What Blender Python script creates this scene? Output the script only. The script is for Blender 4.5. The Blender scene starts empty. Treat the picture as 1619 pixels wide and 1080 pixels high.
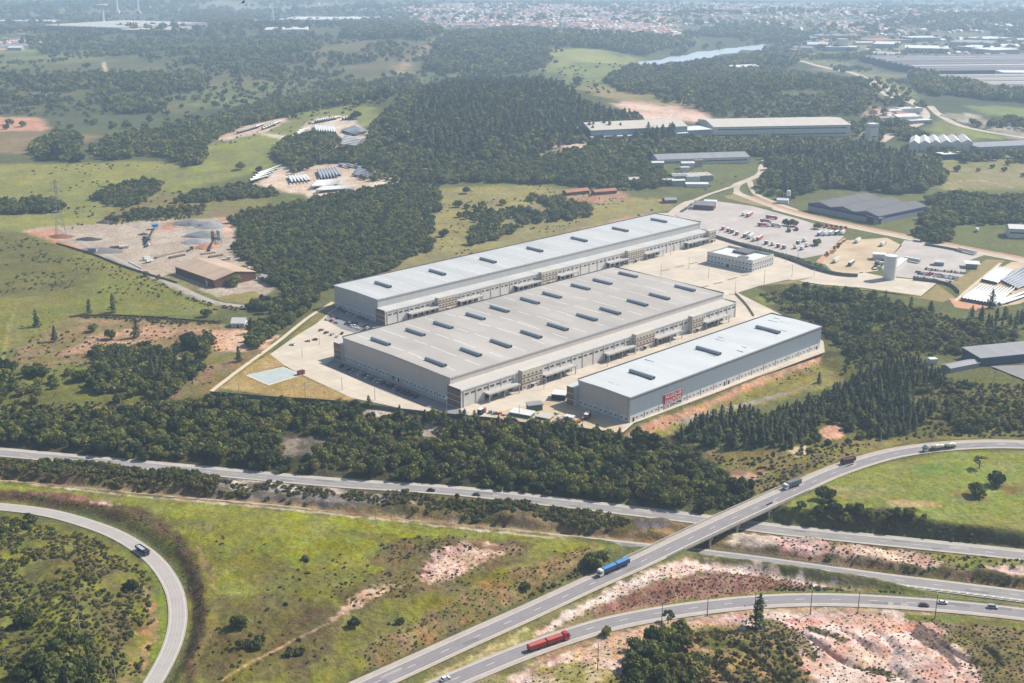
SUN_E, SKY_S, EXPO = 5.0, 0.085, 0.62
HAZE_D, HAZE_C, HAZE_G = 1.2e-4, (0.56, 0.75, 0.98, 1), 0.2
import bpy, math, random
import numpy as np
from mathutils import Matrix, Vector
random.seed(7)
RNG = np.random.default_rng(11)
SC = bpy.context.scene
COL = SC.collection

# ------------------------------------------------------------------ camera model
F, PITCH, ROLL, CAMH = 1852.7, 0.31469, 0.003357, 260.0
CP, SP, CR, SR = math.cos(PITCH), math.sin(PITCH), math.cos(ROLL), math.sin(ROLL)

def ray(px, py):
    a = np.asarray(px, float) - 809.5; b = 540.0 - np.asarray(py, float)
    a, b = a * CR + b * SR, -a * SR + b * CR
    return a / F, CP + b / F * SP, -SP + b / F * CP

def U(px, py, z=0.0):
    x, y, w = ray(px, py)
    t = (z - CAMH) / w
    return np.stack([x * t, y * t], -1)

def UP(pts, z=0.0):
    p = np.array(pts, float)
    return U(p[:, 0], p[:, 1], z)

def proj(X, Y, Z):
    Z = Z - CAMH
    d = Y * CP - Z * SP; v = Y * SP + Z * CP
    a = F * X / d; b = F * v / d
    return 809.5 + a * CR - b * SR, 540 - (a * SR + b * CR)

# ------------------------------------------------------------------ noise
def _hash(ix, iy, seed):
    h = (ix * 374761393 + iy * 668265263 + seed * 1442695041) & 0xFFFFFFFF
    h = ((h ^ (h >> 13)) * 1274126177) & 0xFFFFFFFF
    return ((h ^ (h >> 16)) & 0xFFFF) / 65535.0

def vnoise(x, y, seed=0):
    x = np.asarray(x, float); y = np.asarray(y, float)
    ix = np.floor(x).astype(np.int64); iy = np.floor(y).astype(np.int64)
    fx = x - ix; fy = y - iy
    fx = fx * fx * (3 - 2 * fx); fy = fy * fy * (3 - 2 * fy)
    a = _hash(ix, iy, seed); b = _hash(ix + 1, iy, seed); c = _hash(ix, iy + 1, seed); d = _hash(ix + 1, iy + 1, seed)
    return (a + (b - a) * fx) * (1 - fy) + (c + (d - c) * fx) * fy

def fbm(x, y, seed=0, octv=3):
    s = 0; a = 0.5; t = 0
    for k in range(octv):
        s = s + a * vnoise(x * 2 ** k, y * 2 ** k, seed + k * 17); t += a; a *= 0.5
    return s / t

def sstep(a, b, x):
    t = np.clip((x - a) / (b - a), 0, 1)
    return t * t * (3 - 2 * t)

def sdpoly(X, Y, poly):
    """signed distance, positive inside"""
    poly = np.asarray(poly, float)
    dmin = np.full(X.shape, 1e18); inside = np.zeros(X.shape, bool)
    n = len(poly)
    for i in range(n):
        ax, ay = poly[i]; bx, by = poly[(i + 1) % n]
        ex, ey = bx - ax, by - ay
        wx, wy = X - ax, Y - ay
        t = np.clip((wx * ex + wy * ey) / (ex * ex + ey * ey + 1e-12), 0, 1)
        dmin = np.minimum(dmin, (wx - ex * t) ** 2 + (wy - ey * t) ** 2)
        if ay != by:
            c = ((ay > Y) != (by > Y)) & (X < (bx - ax) * (Y - ay) / (by - ay) + ax)
            inside ^= c
    d = np.sqrt(dmin)
    return np.where(inside, d, -d)

def sd_masked(X, Y, poly, m):
    poly = np.asarray(poly, float)
    lo = poly.min(0) - m; hi = poly.max(0) + m
    k = (X > lo[0]) & (X < hi[0]) & (Y > lo[1]) & (Y < hi[1])
    out = np.full(X.shape, -1e9)
    if k.any(): out[k] = sdpoly(X[k], Y[k], poly)
    return out

def dist_line(X, Y, line, m):
    """distance to 3D polyline and its z at the nearest point"""
    line = np.asarray(line, float)
    lo = line[:, :2].min(0) - m; hi = line[:, :2].max(0) + m
    k = (X > lo[0]) & (X < hi[0]) & (Y > lo[1]) & (Y < hi[1])
    D = np.full(X.shape, 1e9); Z = np.zeros(X.shape)
    if not k.any(): return D, Z
    x, y = X[k], Y[k]
    d = np.full(x.shape, 1e18); z = np.zeros(x.shape)
    for i in range(len(line) - 1):
        ax, ay, az = line[i]; bx, by, bz = line[i + 1]
        ex, ey = bx - ax, by - ay
        t = np.clip(((x - ax) * ex + (y - ay) * ey) / (ex * ex + ey * ey + 1e-12), 0, 1)
        q = (x - ax - ex * t) ** 2 + (y - ay - ey * t) ** 2
        c = q < d
        d = np.where(c, q, d); z = np.where(c, az + (bz - az) * t, z)
    D[k] = np.sqrt(d); Z[k] = z
    return D, Z

def spline(pts, step=4.0):
    p = np.array(pts, float)
    p = np.vstack([2 * p[0] - p[1], p, 2 * p[-1] - p[-2]])
    out = []
    for i in range(1, len(p) - 2):
        a, b, c, d = p[i - 1:i + 3]
        n = max(2, int(np.linalg.norm(c - b) / step))
        for k in range(n):
            t = k / n
            out.append(0.5 * (2 * b + (c - a) * t + (2 * a - 5 * b + 4 * c - d) * t * t + (3 * b - a - 3 * c + d) * t ** 3))
    out.append(p[-2])
    out = np.array(out)
    for _ in range(3):
        out[1:-1] = (out[:-2] + 2 * out[1:-1] + out[2:]) / 4
    return out

def line3(pp):
    """list of (px,py,z) -> world 3D spline"""
    q = []
    for px, py, z in pp:
        w = U(px, py, z); q.append((w[0], w[1], z))
    q = np.array(q); d = q[-1] - q[-2]; d /= np.linalg.norm(d[:2])
    q = np.vstack([q, q[-1] + d * 90 * [1, 1, 0], q[-1] + d * 220 * [1, 1, 0]])
    return spline(q)

# ------------------------------------------------------------------ materials
def lin(c):
    c = np.asarray(c, float) / 255.0
    return np.where(c <= 0.04045, c / 12.92, ((c + 0.055) / 1.055) ** 2.4)

KALB = 0.68   # photo colour in full sun -> surface albedo
def alb(c, k=None):
    return tuple(float(v) for v in np.clip(lin(c) * (KALB if k is None else k), 0.002, 0.88))

MATS = {}
def mat(name, c, rough=0.8, var=0.12, scale=0.4, metal=0.0, spec=0.25, rnd=0.0, streak=None, k=None, detail=4.0):
    """procedural surface: base colour broken up by noise (and per-object variation)"""
    if name in MATS: return MATS[name]
    m = bpy.data.materials.new(name); m.use_nodes = True
    nt = m.node_tree; b = nt.nodes['Principled BSDF']
    b.inputs['Roughness'].default_value = rough; b.inputs['Metallic'].default_value = metal
    b.inputs['Specular IOR Level'].default_value = spec
    col = alb(c, k)
    tc = nt.nodes.new('ShaderNodeTexCoord')
    src = tc.outputs['Object']
    if streak:
        mp = nt.nodes.new('ShaderNodeMapping'); mp.inputs['Scale'].default_value = streak
        nt.links.new(src, mp.inputs['Vector']); src = mp.outputs['Vector']
    n = nt.nodes.new('ShaderNodeTexNoise'); n.inputs['Scale'].default_value = scale; n.inputs['Detail'].default_value = detail
    nt.links.new(src, n.inputs['Vector'])
    mr = nt.nodes.new('ShaderNodeMapRange'); mr.inputs['From Min'].default_value = 0.28; mr.inputs['From Max'].default_value = 0.72
    mr.inputs['To Min'].default_value = 1 - var; mr.inputs['To Max'].default_value = 1 + var
    nt.links.new(n.outputs['Fac'], mr.inputs['Value'])
    hv = nt.nodes.new('ShaderNodeHueSaturation'); hv.inputs['Color'].default_value = (*col, 1)
    out = mr.outputs['Result']
    if rnd:
        oi = nt.nodes.new('ShaderNodeObjectInfo')
        m2 = nt.nodes.new('ShaderNodeMapRange'); m2.inputs['To Min'].default_value = 1 - rnd; m2.inputs['To Max'].default_value = 1 + rnd
        nt.links.new(oi.outputs['Random'], m2.inputs['Value'])
        mu = nt.nodes.new('ShaderNodeMath'); mu.operation = 'MULTIPLY'
        nt.links.new(out, mu.inputs[0]); nt.links.new(m2.outputs['Result'], mu.inputs[1]); out = mu.outputs[0]
    nt.links.new(out, hv.inputs['Value'])
    nt.links.new(hv.outputs['Color'], b.inputs['Base Color'])
    MATS[name] = m
    return m

def foliage_mat(name, c1, c2, hue=0.5):
    """leaf colour varies per clump (tint attribute) and per plant (object random)"""
    if name in MATS: return MATS[name]
    m = bpy.data.materials.new(name); m.use_nodes = True
    nt = m.node_tree; b = nt.nodes['Principled BSDF']
    b.inputs['Roughness'].default_value = 0.65; b.inputs['Specular IOR Level'].default_value = 0.2
    oi = nt.nodes.new('ShaderNodeObjectInfo')
    mx = nt.nodes.new('ShaderNodeValToRGB'); cr = mx.color_ramp
    mid = tuple(a * .62 + b * .38 for a, b in zip(c1, c2))
    cr.elements[0].color = (*c1, 1); cr.elements[1].color = (c2[0] * 1.15, c2[1] * 1.12, c2[2] * .9, 1)
    for pos, col in ((.45, mid), (.74, c2), (.84, (c2[0] * .95, c2[1] * .78, c2[2] * 1.05))):
        e = cr.elements.new(pos); e.color = (*col, 1)
    nt.links.new(oi.outputs['Random'], mx.inputs['Fac'])
    at = nt.nodes.new('ShaderNodeAttribute'); at.attribute_name = 'tint'
    hv = nt.nodes.new('ShaderNodeHueSaturation')
    nt.links.new(mx.outputs['Color'], hv.inputs['Color'])
    nt.links.new(at.outputs['Fac'], hv.inputs['Value'])
    nt.links.new(hv.outputs['Color'], b.inputs['Base Color'])
    tr = nt.nodes.new('ShaderNodeBsdfTranslucent'); nt.links.new(hv.outputs['Color'], tr.inputs['Color'])
    ms = nt.nodes.new('ShaderNodeMixShader'); ms.inputs['Fac'].default_value = 0.32
    out = nt.nodes['Material Output']
    nt.links.new(b.outputs['BSDF'], ms.inputs[1]); nt.links.new(tr.outputs['BSDF'], ms.inputs[2])
    nt.links.new(ms.outputs['Shader'], out.inputs['Surface'])
    MATS[name] = m
    return m

# ------------------------------------------------------------------ mesh building
def np_mesh(name, V, Q, mats=None, mi=None, smooth=False):
    """mesh from arrays; Q is (n,4) or (n,3)"""
    V = np.asarray(V, np.float32); Q = np.asarray(Q, np.int32)
    me = bpy.data.meshes.new(name)
    me.vertices.add(len(V)); me.vertices.foreach_set('co', V.ravel())
    k = Q.shape[1]
    me.loops.add(Q.size); me.loops.foreach_set('vertex_index', Q.ravel())
    me.polygons.add(len(Q)); me.polygons.foreach_set('loop_start', np.arange(0, Q.size, k, dtype=np.int32))
    if mi is not None: me.polygons.foreach_set('material_index', np.asarray(mi, np.int32))
    if smooth: me.polygons.foreach_set('use_smooth', np.ones(len(Q), bool))
    for m in mats or []: me.materials.append(m)
    me.update(calc_edges=True); me.validate()
    return me

class MB:
    """collects boxes, tubes and faces into one mesh"""
    def __init__(s): s.v = []; s.f = []; s.m = []; s.mats = []
    def _mi(s, m):
        if m not in s.mats: s.mats.append(m)
        return s.mats.index(m)
    def face(s, pts, m):
        i = len(s.v); s.v += [tuple(map(float, p)) for p in pts]; s.f.append(list(range(i, i + len(pts)))); s.m.append(s._mi(m)); return s
    def box(s, x0, x1, y0, y1, z0, z1, m, top=None, skip=''):
        i = len(s.v)
        s.v += [(x0, y0, z0), (x1, y0, z0), (x1, y1, z0), (x0, y1, z0), (x0, y0, z1), (x1, y0, z1), (x1, y1, z1), (x0, y1, z1)]
        a = s._mi(m); t = a if top is None else s._mi(top)
        for k, f, mm in (('b', (3, 2, 1, 0), a), ('t', (4, 5, 6, 7), t), ('s', (0, 1, 5, 4), a), ('e', (1, 2, 6, 5), a), ('n', (2, 3, 7, 6), a), ('w', (3, 0, 4, 7), a)):
            if k in skip: continue
            s.f.append([i + q for q in f]); s.m.append(mm)
        return s
    def prism(s, prof, y0, y1, m, axis='y'):
        """profile in (x,z) extruded along y; or (y,z) along x"""
        i = len(s.v); n = len(prof); a = s._mi(m)
        for yy in (y0, y1):
            for (p, z) in prof: s.v.append((p, yy, z) if axis == 'y' else (yy, p, z))
        for k in range(n):
            l = (k + 1) % n
            s.f.append([i + k, i + l, i + n + l, i + n + k]); s.m.append(a)
        s.f.append([i + k for k in range(n)][::-1]); s.f.append([i + n + k for k in range(n)]); s.m += [a, a]
        return s
    def tube(s, p0, p1, r0, r1, m, n=8, cap=True):
        p0 = Vector(p0); p1 = Vector(p1); d = (p1 - p0).normalized()
        u = d.orthogonal().normalized(); w = d.cross(u)
        i = len(s.v); a = s._mi(m)
        for p, r in ((p0, r0), (p1, r1)):
            for k in range(n):
                t = 2 * math.pi * k / n
                s.v.append(tuple(p + u * (r * math.cos(t)) + w * (r * math.sin(t))))
        for k in range(n):
            l = (k + 1) % n
            s.f.append([i + k, i + l, i + n + l, i + n + k]); s.m.append(a)
        if cap:
            s.f.append([i + k for k in range(n)][::-1]); s.f.append([i + n + k for k in range(n)]); s.m += [a, a]
        return s
    def lathe(s, prof, m, cx=0, cy=0, n=16, sx=1, sy=1):
        i = len(s.v); a = s._mi(m); L = len(prof)
        for r, z in prof:
            for k in range(n):
                t = 2 * math.pi * k / n
                s.v.append((cx + r * sx * math.cos(t), cy + r * sy * math.sin(t), z))
        for j in range(L - 1):
            for k in range(n):
                l = (k + 1) % n
                s.f.append([i + j * n + k, i + j * n + l, i + (j + 1) * n + l, i + (j + 1) * n + k]); s.m.append(a)
        s.f.append([i + (L - 1) * n + k for k in range(n)]); s.m.append(a)
        return s
    def mesh(s, name):
        me = bpy.data.meshes.new(name)
        me.from_pydata(s.v, [], s.f)
        me.polygons.foreach_set('material_index', np.array(s.m, np.int32))
        for m in s.mats: me.materials.append(m)
        me.update()
        return me
    def obj(s, name, parent=None, **kw): return add(name, s.mesh(name), parent, **kw)

def add(name, data, parent=None, loc=None, rz=None, scale=None, label=None, cat=None, group=None, kind=None):
    o = bpy.data.objects.new(name, data); COL.objects.link(o)
    if parent is not None: o.parent = parent
    if loc is not None: o.location = loc
    if rz is not None: o.rotation_euler = (0, 0, rz)
    if scale is not None: o.scale = (scale,) * 3 if isinstance(scale, (int, float)) else scale
    if label: o['label'] = label
    if cat: o['category'] = cat
    if group: o['group'] = group
    if kind: o['kind'] = kind
    return o

def thing(name, label, cat, loc=(0, 0, 0), rz=0.0, group=None, scale=None):
    return add(name, None, None, tuple(float(v) for v in loc), rz, scale, label, cat, group)

KIDS = {}
def copy_thing(src, loc, rz, label=None, scale=None, group=None):
    kids = KIDS.get(src.name)
    if kids is None:
        kids = KIDS[src.name] = [(c, list(c.children)) for c in src.children]
    r = src.copy(); COL.objects.link(r); r.location = loc; r.rotation_euler = (0, 0, rz)
    if label: r['label'] = label
    if group: r['group'] = group
    if scale is not None: r.scale = (scale,) * 3
    for c, sub in kids:
        k = c.copy(); COL.objects.link(k); k.parent = r
        for g in sub:
            q = g.copy(); COL.objects.link(q); q.parent = k
    return r

def structure(name, data): return add(name, data, kind='structure')
_alb0 = alb
def warm_alb(c, k=None):
    r = _alb0(c, k)
    return (r[0] * 1.04, r[1] * .97, r[2] * .88) if c[1] > c[0] * .93 else (r[0] * .98, r[1] * 1.0, r[2] * 1.0)
# ------------------------------------------------------------------ the roads' centre lines (px, py, z)
R1 = line3([(470, 1136, 0), (592, 1080, 0), (640, 1058.3, 0), (743.3, 1011, 0), (840, 967.7, 0), (928.3, 926.5, 0), (1012, 889, 0), (1087.8, 852.8, 0), (1157.4, 820, 0),
            (1224.6, 789.6, 0), (1289, 760.3, 0), (1317.4, 747.8, 0), (1370, 729.5, 0), (1419, 716.7, 0), (1480, 708, 0), (1546, 703.5, 0), (1596, 703.2, 0), (1660, 706, 0), (1760, 716, 0)])
R2 = line3([(480, 1190, 0), (600, 1128, 0), (690, 1086, 0), (755, 1058.5, 0), (812, 1035, -.2), (870, 1014, -.5), (927, 995.3, -.9), (985, 980, -1.4), (1080, 963.5, -2.2), (1190, 951, -3.2), (1293, 947, -4.2),
            (1390, 950, -5.2), (1460, 954.5, -5.8), (1540, 961.5, -6.4), (1619, 970.3, -6.8), (1720, 984, -7), (1850, 1004, -7)])
R3 = line3([(-320, 742, -7), (-100, 757, -7), (20, 768.5, -7), (233, 788, -7), (433, 805, -7), (560, 821, -7), (685, 834, -7), (785, 842, -7), (900, 854, -7), (1015, 866, -7), (1117, 876.5, -7), (1191, 885.5, -7),
            (1265, 896, -7), (1389, 913.3, -7), (1451, 921, -7), (1513, 928.5, -7), (1619, 942, -7), (1720, 955, -7), (1850, 973, -7)])
R4 = line3([(-320, 690, -7), (-100, 708, -7), (0, 716, -7), (100, 725, -7), (200, 734, -7), (300, 743, -7), (383, 751, -7), (540, 765, -7), (707, 776, -7), (873, 794, -7), (1000, 809, -7), (1094, 820.5, -7),
            (1219, 837, -7), (1275, 843.5, -7), (1447, 861, -7), (1619, 879, -7), (1720, 891, -7), (1850, 908, -7)])
R5 = line3([(-160, 790, 0), (-60, 796, 0), (20, 803, 0), (78, 811, 0), (130, 825, 0), (180, 843, 0), (220, 866, 0), (248, 889, 0), (268, 917, 0), (278, 940, 0), (282, 967, 0), (280, 995, 0), (273, 1020, 0), (260, 1048, 0),
            (242, 1080, 0), (222, 1110, 0), (196, 1150, 0)])
def s_at(line, px, z=0):
    """index of the point of a line nearest a photo column"""
    x, y = proj(line[:, 0], line[:, 1], line[:, 2])
    return int(np.argmin(np.abs(x - px)))
BR0, BR1 = s_at(R1, 1072), s_at(R1, 1246)      # the bridge stands between these two points

# ------------------------------------------------------------------ terrain height
PLAT = UP([(318, 626), (440, 540), (520, 470), (540, 440), (800, 375), (1030, 322), (1090, 318), (1180, 305), (1300, 330), (1440, 375), (1640, 395), (1640, 470), (1540, 500), (1470, 486), (1330, 458), (1250, 447), (1180, 460),
           (1240, 490), (1312, 548), (1300, 562), (1100, 655), (1000, 690), (940, 690), (640, 652), (540, 636)])
BELT = UP([(-320, 640), (0, 668), (200, 668), (400, 665), (600, 690), (800, 700), (1000, 715), (1150, 745), (1200, 770), (1160, 815), (873, 800), (540, 760), (200, 734), (-320, 690)], -6)
CORR = UP([(-320, 684), (0, 710), (200, 728), (383, 745), (540, 759), (707, 770), (873, 788), (1094, 814), (1219, 829), (1447, 852), (1619, 869), (1850, 897),
           (1850, 982), (1619, 950), (1513, 938), (1389, 922), (1265, 904), (1191, 893), (1117, 884), (1015, 874), (900, 862), (785, 850), (560, 828), (233, 795), (20, 776), (-320, 750)], -7)
FIELD = np.vstack([UP([(-320, 734), (20, 762.5), (233, 784.5), (433, 802), (560, 816.5), (685, 829), (785, 838), (890, 850)], 3.2), UP([(962, 868), (900, 893), (800, 940), (700, 985), (600, 1032), (520, 1070), (400, 1130), (300, 1160), (225, 1160), (262, 1085), (296, 1010), (300, 950), (284, 890),
            (240, 845), (180, 822), (100, 800), (20, 790), (-320, 770)])])
KNOLL = UP([(-320, 815), (-60, 806), (60, 822), (140, 842), (200, 872), (235, 905), (256, 950), (258, 1000), (240, 1050), (205, 1100), (180, 1150), (-320, 1150)])
SE = UP([(520, 1170), (617, 1086), (780, 1010), (900, 952), (1010, 902), (1070, 880), (1120, 886), (1191, 895), (1265, 906), (1389, 925), (1513, 940), (1619, 952), (1900, 990), (1900, 1200), (500, 1200)], -2)
EROD = UP([(760, 1110), (900, 1032), (1000, 1000), (1090, 985), (1200, 972), (1330, 966), (1440, 972), (1560, 985), (1900, 1010), (1900, 1190), (700, 1190)], -2)
MOUND = UP([(900, 990), (960, 950), (1040, 900), (1090, 886), (1180, 900), (1300, 925), (1340, 935), (1200, 938), (1080, 950), (985, 966)], -2)
LAKE = UP([(985, 106), (1040, 94), (1090, 86), (1140, 77), (1215, 70), (1212, 79), (1150, 86), (1110, 96), (1040, 105)])
RPAST = UP([(1250, 800), (1300, 790), (1400, 800), (1480, 824), (1619, 850), (1800, 880), (1800, 720), (1619, 718), (1500, 718), (1400, 735), (1300, 775)])
CSLOPE = UP([(1010, 680), (1100, 644), (1200, 600), (1298, 556), (1330, 575), (1360, 600), (1280, 640), (1150, 690), (1060, 705)])
HILLS = [((755, 205), 330, 420, 46), ((1240, 165), 420, 480, 34), ((770, 85), 600, 700, 40), ((420, 235), 250, 260, 10), ((120, 130), 500, 500, 16), ((1560, 40), 1500, 1200, 40), ((300, 60), 900, 600, 26), ((1230, 520), 60, 60, -5)]
HW = [(U(p[0], p[1]), a, b, h) for p, a, b, h in HILLS]

def height(X, Y):
    D = np.hypot(X, Y)
    far = sstep(1150, 2600, D)
    h = (fbm(X / 420, Y / 420, 3, 3) - 0.5) * (3.0 + 26 * far) + (fbm(X / 60, Y / 60, 9, 2) - 0.5) * 1.6
    h = h + sstep(5000, 12000, D) * (fbm(X / 1600, Y / 1600, 5, 2) - 0.35) * 150
    for c, a, b, hh in HW:
        h = h + hh * np.exp(-((X - c[0]) / a) ** 2 - ((Y - c[1]) / b) ** 2)
    # steeply sloping west pasture and the blade yard stay gentle; the industrial terrace is flat
    sd = sd_masked(X, Y, PLAT, 80); w = sstep(-26, 0, sd); h = h * (1 - w)
    sd = sd_masked(X, Y, BELT, 80); w = sstep(-40, 4, sd); h = h * (1 - w) + (-5.5 + (fbm(X / 14, Y / 14, 21, 2) - .5) * 2) * w
    sd = sd_masked(X, Y, CSLOPE, 60); w = sstep(-6, 8, sd); h = h * (1 - w) - 5.0 * w
    sd = sd_masked(X, Y, CORR, 30); w = sstep(-9, 0, sd); med = (fbm(X / 18, Y / 18, 33, 3) - .35) * 7
    h = h * (1 - w) + (-5.2 + med) * w
    sd = sd_masked(X, Y, RPAST, 30); w = sstep(-8, 0, sd); h = h * (1 - w) + ((fbm(X / 50, Y / 50, 41, 2) - .5) * 1.5) * w
    sd = sd_masked(X, Y, FIELD, 40); w = sstep(-8, -1.5, sd); w2 = sstep(0, 26, sd)
    h = h * (1 - w) + (3.2 + w2 * 1.6 + (fbm(X / 22, Y / 22, 51, 3) - .5) * 2.2 * w2) * w
    sd = sd_masked(X, Y, KNOLL, 40); w = sstep(-4, 2, sd); w2 = sstep(0, 34, sd)
    h = h * (1 - w) + (0.2 + w2 * 8.0 + (fbm(X / 20, Y / 20, 61, 3) - .5) * 3.0 * w2) * w
    se = -6.2 * sstep(10, 165, X)
    sd = sd_masked(X, Y, SE, 40); w = sstep(-5, 2, sd); h = h * (1 - w) + se * w
    sd = sd_masked(X, Y, MOUND, 40); w2 = sstep(0, 11, sd); h = h + w2 * (3.4 + (fbm(X / 12, Y / 12, 71, 2) - .5) * 2)
    sd = sd_masked(X, Y, EROD, 40); w2 = sstep(0, 26, sd)
    gul = np.abs(vnoise(X / 17 + Y / 40, Y / 34 - X / 60, 81) - 0.5) * 2
    h = h + w2 * (4.5 + (fbm(X / 25, Y / 25, 83, 3) - .5) * 4 - 2.6 * np.exp(-(gul / .16) ** 2))
    sd = sd_masked(X, Y, LAKE, 300); w = sstep(-150, -20, sd); h = h * (1 - w) + (-3.0) * w
    # rough ground: tussocks and scrub
    rough = (1 - sstep(700, 1300, D)) * (1 - sstep(-3, 3, sd_masked(X, Y, PLAT, 10)))
    h = h + rough * ((fbm(X / 3.1, Y / 3.1, 91, 2) - .5) * 0.9)
    # cuttings and embankments of the roads
    for ln, hw, mg in ((R1[:BR0 + 1], 8.0, 7.5), (R1[BR1:], 8.0, 7.5), (R2, 7.0, 7.0), (R5, 5.0, 7.0), (R3, 7.0, 4.5), (R4, 7.6, 6.0)):
        d, z = dist_line(X, Y, ln, hw + mg + 2)
        w = 1 - sstep(hw, hw + mg, d)
        h = h * (1 - w) + (z - 0.22) * w
    return h

# polar grid, denser near the camera
NA, NR = 1050, 660
A0, A1 = math.radians(-34), math.radians(34)
I0, I1 = 1 / 318.0, 1 / 17000.0
ang = np.linspace(A0, A1, NA); inv = np.linspace(I0, I1, NR)
AA, II = np.meshgrid(ang, inv)
GX = np.sin(AA) / II; GY = np.cos(AA) / II
GZ = height(GX.ravel(), GY.ravel()).reshape(GX.shape)

def hz(x, y):
    """terrain height looked up on the grid"""
    x = np.asarray(x, float); y = np.asarray(y, float)
    a = (np.arctan2(x, y) - A0) / (A1 - A0) * (NA - 1); i = (1 / np.maximum(np.hypot(x, y), 1) - I0) / (I1 - I0) * (NR - 1)
    a = np.clip(a, 0, NA - 1.001); i = np.clip(i, 0, NR - 1.001)
    a0 = a.astype(int); i0 = i.astype(int); fa = a - a0; fi = i - i0
    return (GZ[i0, a0] * (1 - fa) + GZ[i0, a0 + 1] * fa) * (1 - fi) + (GZ[i0 + 1, a0] * (1 - fa) + GZ[i0 + 1, a0 + 1] * fa) * fi

TS = 1.0 / np.linspace(1 / 330.0, 1 / 16500.0, 700)
def G(px, py):
    """where the line of sight through a photo point meets the ground (x,y,z)"""
    px = np.atleast_1d(np.asarray(px, float)); py = np.atleast_1d(np.asarray(py, float))
    dx, dy, dz = ray(px, np.maximum(py, -50))
    hl = np.hypot(dx, dy); dx, dy, dz = dx / hl, dy / hl, dz / hl
    z = CAMH + dz[:, None] * TS[None]
    g = hz(dx[:, None] * TS[None], dy[:, None] * TS[None])
    below = z <= g; below[:, -1] = True
    k = np.maximum(below.argmax(1), 1)
    r = np.arange(len(px))
    t0, t1 = TS[k - 1], TS[k]
    f0 = z[r, k - 1] - g[r, k - 1]; f1 = z[r, k] - g[r, k]
    q = np.clip(f0 / np.maximum(f0 - f1, 1e-9), 0, 1)
    t = t0 + (t1 - t0) * q
    x, y = dx * t, dy * t
    return np.stack([x, y, hz(x, y)], -1)
def GP(pts):
    p = np.array(pts, float); return G(p[:, 0], p[:, 1])
def G1(px, py): return G(px, py)[0]

# ------------------------------------------------------------------ ground cover
GROUND = []
def cover(pts, a, b=None, soft=2.0, jit=3.0, ns=14.0, bias=0.0, wob=None):
    GROUND.append((GP(pts)[:, :2], warm_alb(a), warm_alb(b if b is not None else a), soft, jit, ns, bias))
def band(pts, width, a, b=None, soft=1.0, jit=1.0, ns=8.0):
    """a strip of given width in metres along photo points"""
    p = spline(np.c_[GP(pts)[:, :2], np.zeros(len(pts))], 8.0)
    t = np.gradient(p[:, :2], axis=0); t /= np.linalg.norm(t, axis=1)[:, None] + 1e-9
    n = np.c_[-t[:, 1], t[:, 0]]
    w = np.linspace(width if np.isscalar(width) else width[0], width if np.isscalar(width) else width[1], len(p))[:, None] / 2
    GROUND.append((np.vstack([p[:, :2] + n * w, (p[:, :2] - n * w)[::-1]]), alb(a), alb(b if b is not None else a), soft, jit, ns, 0.0))
LUSH, GRN, DRY, BRN, SCRB = (128, 136, 52), (108, 112, 52), (152, 138, 84), (108, 92, 60), (78, 84, 44)
SPALE, SRED, SDARK, SAND = (226, 194, 172), (196, 130, 100), (146, 92, 74), (205, 160, 118)
PAST, PAST2 = (134, 140, 74), (150, 146, 88)
FARG, FARD = (104, 112, 66), (78, 88, 56)
# ---- far country
cover([(-300, -45), (1900, -45), (1900, 250), (-300, 250)], (92, 100, 66), (70, 80, 56), 20, 0, 220)
cover([(-200, 60), (60, 62), (230, 75), (120, 110), (-200, 120)], (128, 136, 82), (100, 110, 66), 20, 30, 120)
cover([(30, 110), (160, 95), (480, 120), (560, 130), (420, 160), (230, 180), (20, 175)], (112, 112, 74), (92, 98, 62), 20, 30, 120)
cover([(250, 150), (470, 125), (690, 118), (860, 118), (700, 128), (500, 142), (350, 170), (270, 168)], (124, 138, 80), (104, 112, 70), 12, 20, 90)
cover([(300, 100), (560, 60), (690, 95), (640, 118), (400, 128)], (116, 112, 80), (98, 100, 70), 12, 20, 90)
cover([(860, 82), (930, 76), (1005, 92), (985, 106), (880, 110)], (146, 152, 92), (128, 136, 84), 10, 14, 90)
cover([(850, 112), (1080, 98), (1060, 122), (940, 150), (880, 130)], (128, 140, 84), (112, 122, 74), 10, 14, 90)
cover([(900, 135), (990, 140), (1080, 155), (1140, 172), (1050, 170), (960, 160)], (150, 140, 98), (128, 124, 82), 6, 8, 60)
cover([(965, 163), (1000, 160), (1110, 178), (1130, 192), (1030, 190), (990, 185)], (224, 194, 172), (204, 164, 142), 4, 6, 40)
cover([(700, 55), (722, 52), (655, 95), (640, 118), (618, 117), (655, 85)], (190, 152, 124), (140, 130, 92), 6, 6, 60)
cover([(280, 0), (470, 0), (560, 12), (300, 20), (230, 16)], (156, 152, 116), (128, 130, 98), 15, 15, 150)
cover([(0, 0), (200, 0), (330, 8), (150, 24), (0, 28)], (150, 140, 116), (120, 124, 94), 15, 15, 150)
cover([(640, 4), (1060, 6), (1080, 40), (1040, 60), (960, 55), (870, 46), (680, 44)], (176, 150, 132), (122, 122, 98), 15, 30, 90)
cover([(950, 40), (1010, 36), (1080, 50), (1060, 62), (990, 56)], (214, 160, 130), (196, 150, 130), 6, 8, 60)
cover([(1060, 6), (1619, 4), (1619, 50), (1400, 60), (1200, 60), (1080, 40)], (138, 134, 112), (100, 112, 86), 20, 30, 140)
cover([(1290, 40), (1330, 35), (1440, 45), (1420, 58), (1340, 52)], (200, 164, 142), (170, 148, 126), 6, 8, 60)
cover([(1250, 62), (1450, 60), (1619, 66), (1619, 95), (1440, 92), (1300, 85)], (146, 140, 112), (106, 116, 80), 10, 20, 90)
cover([(1270, 92), (1330, 98), (1440, 122), (1400, 128), (1300, 112)], (138, 132, 110), (110, 116, 84), 6, 10, 60)
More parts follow.
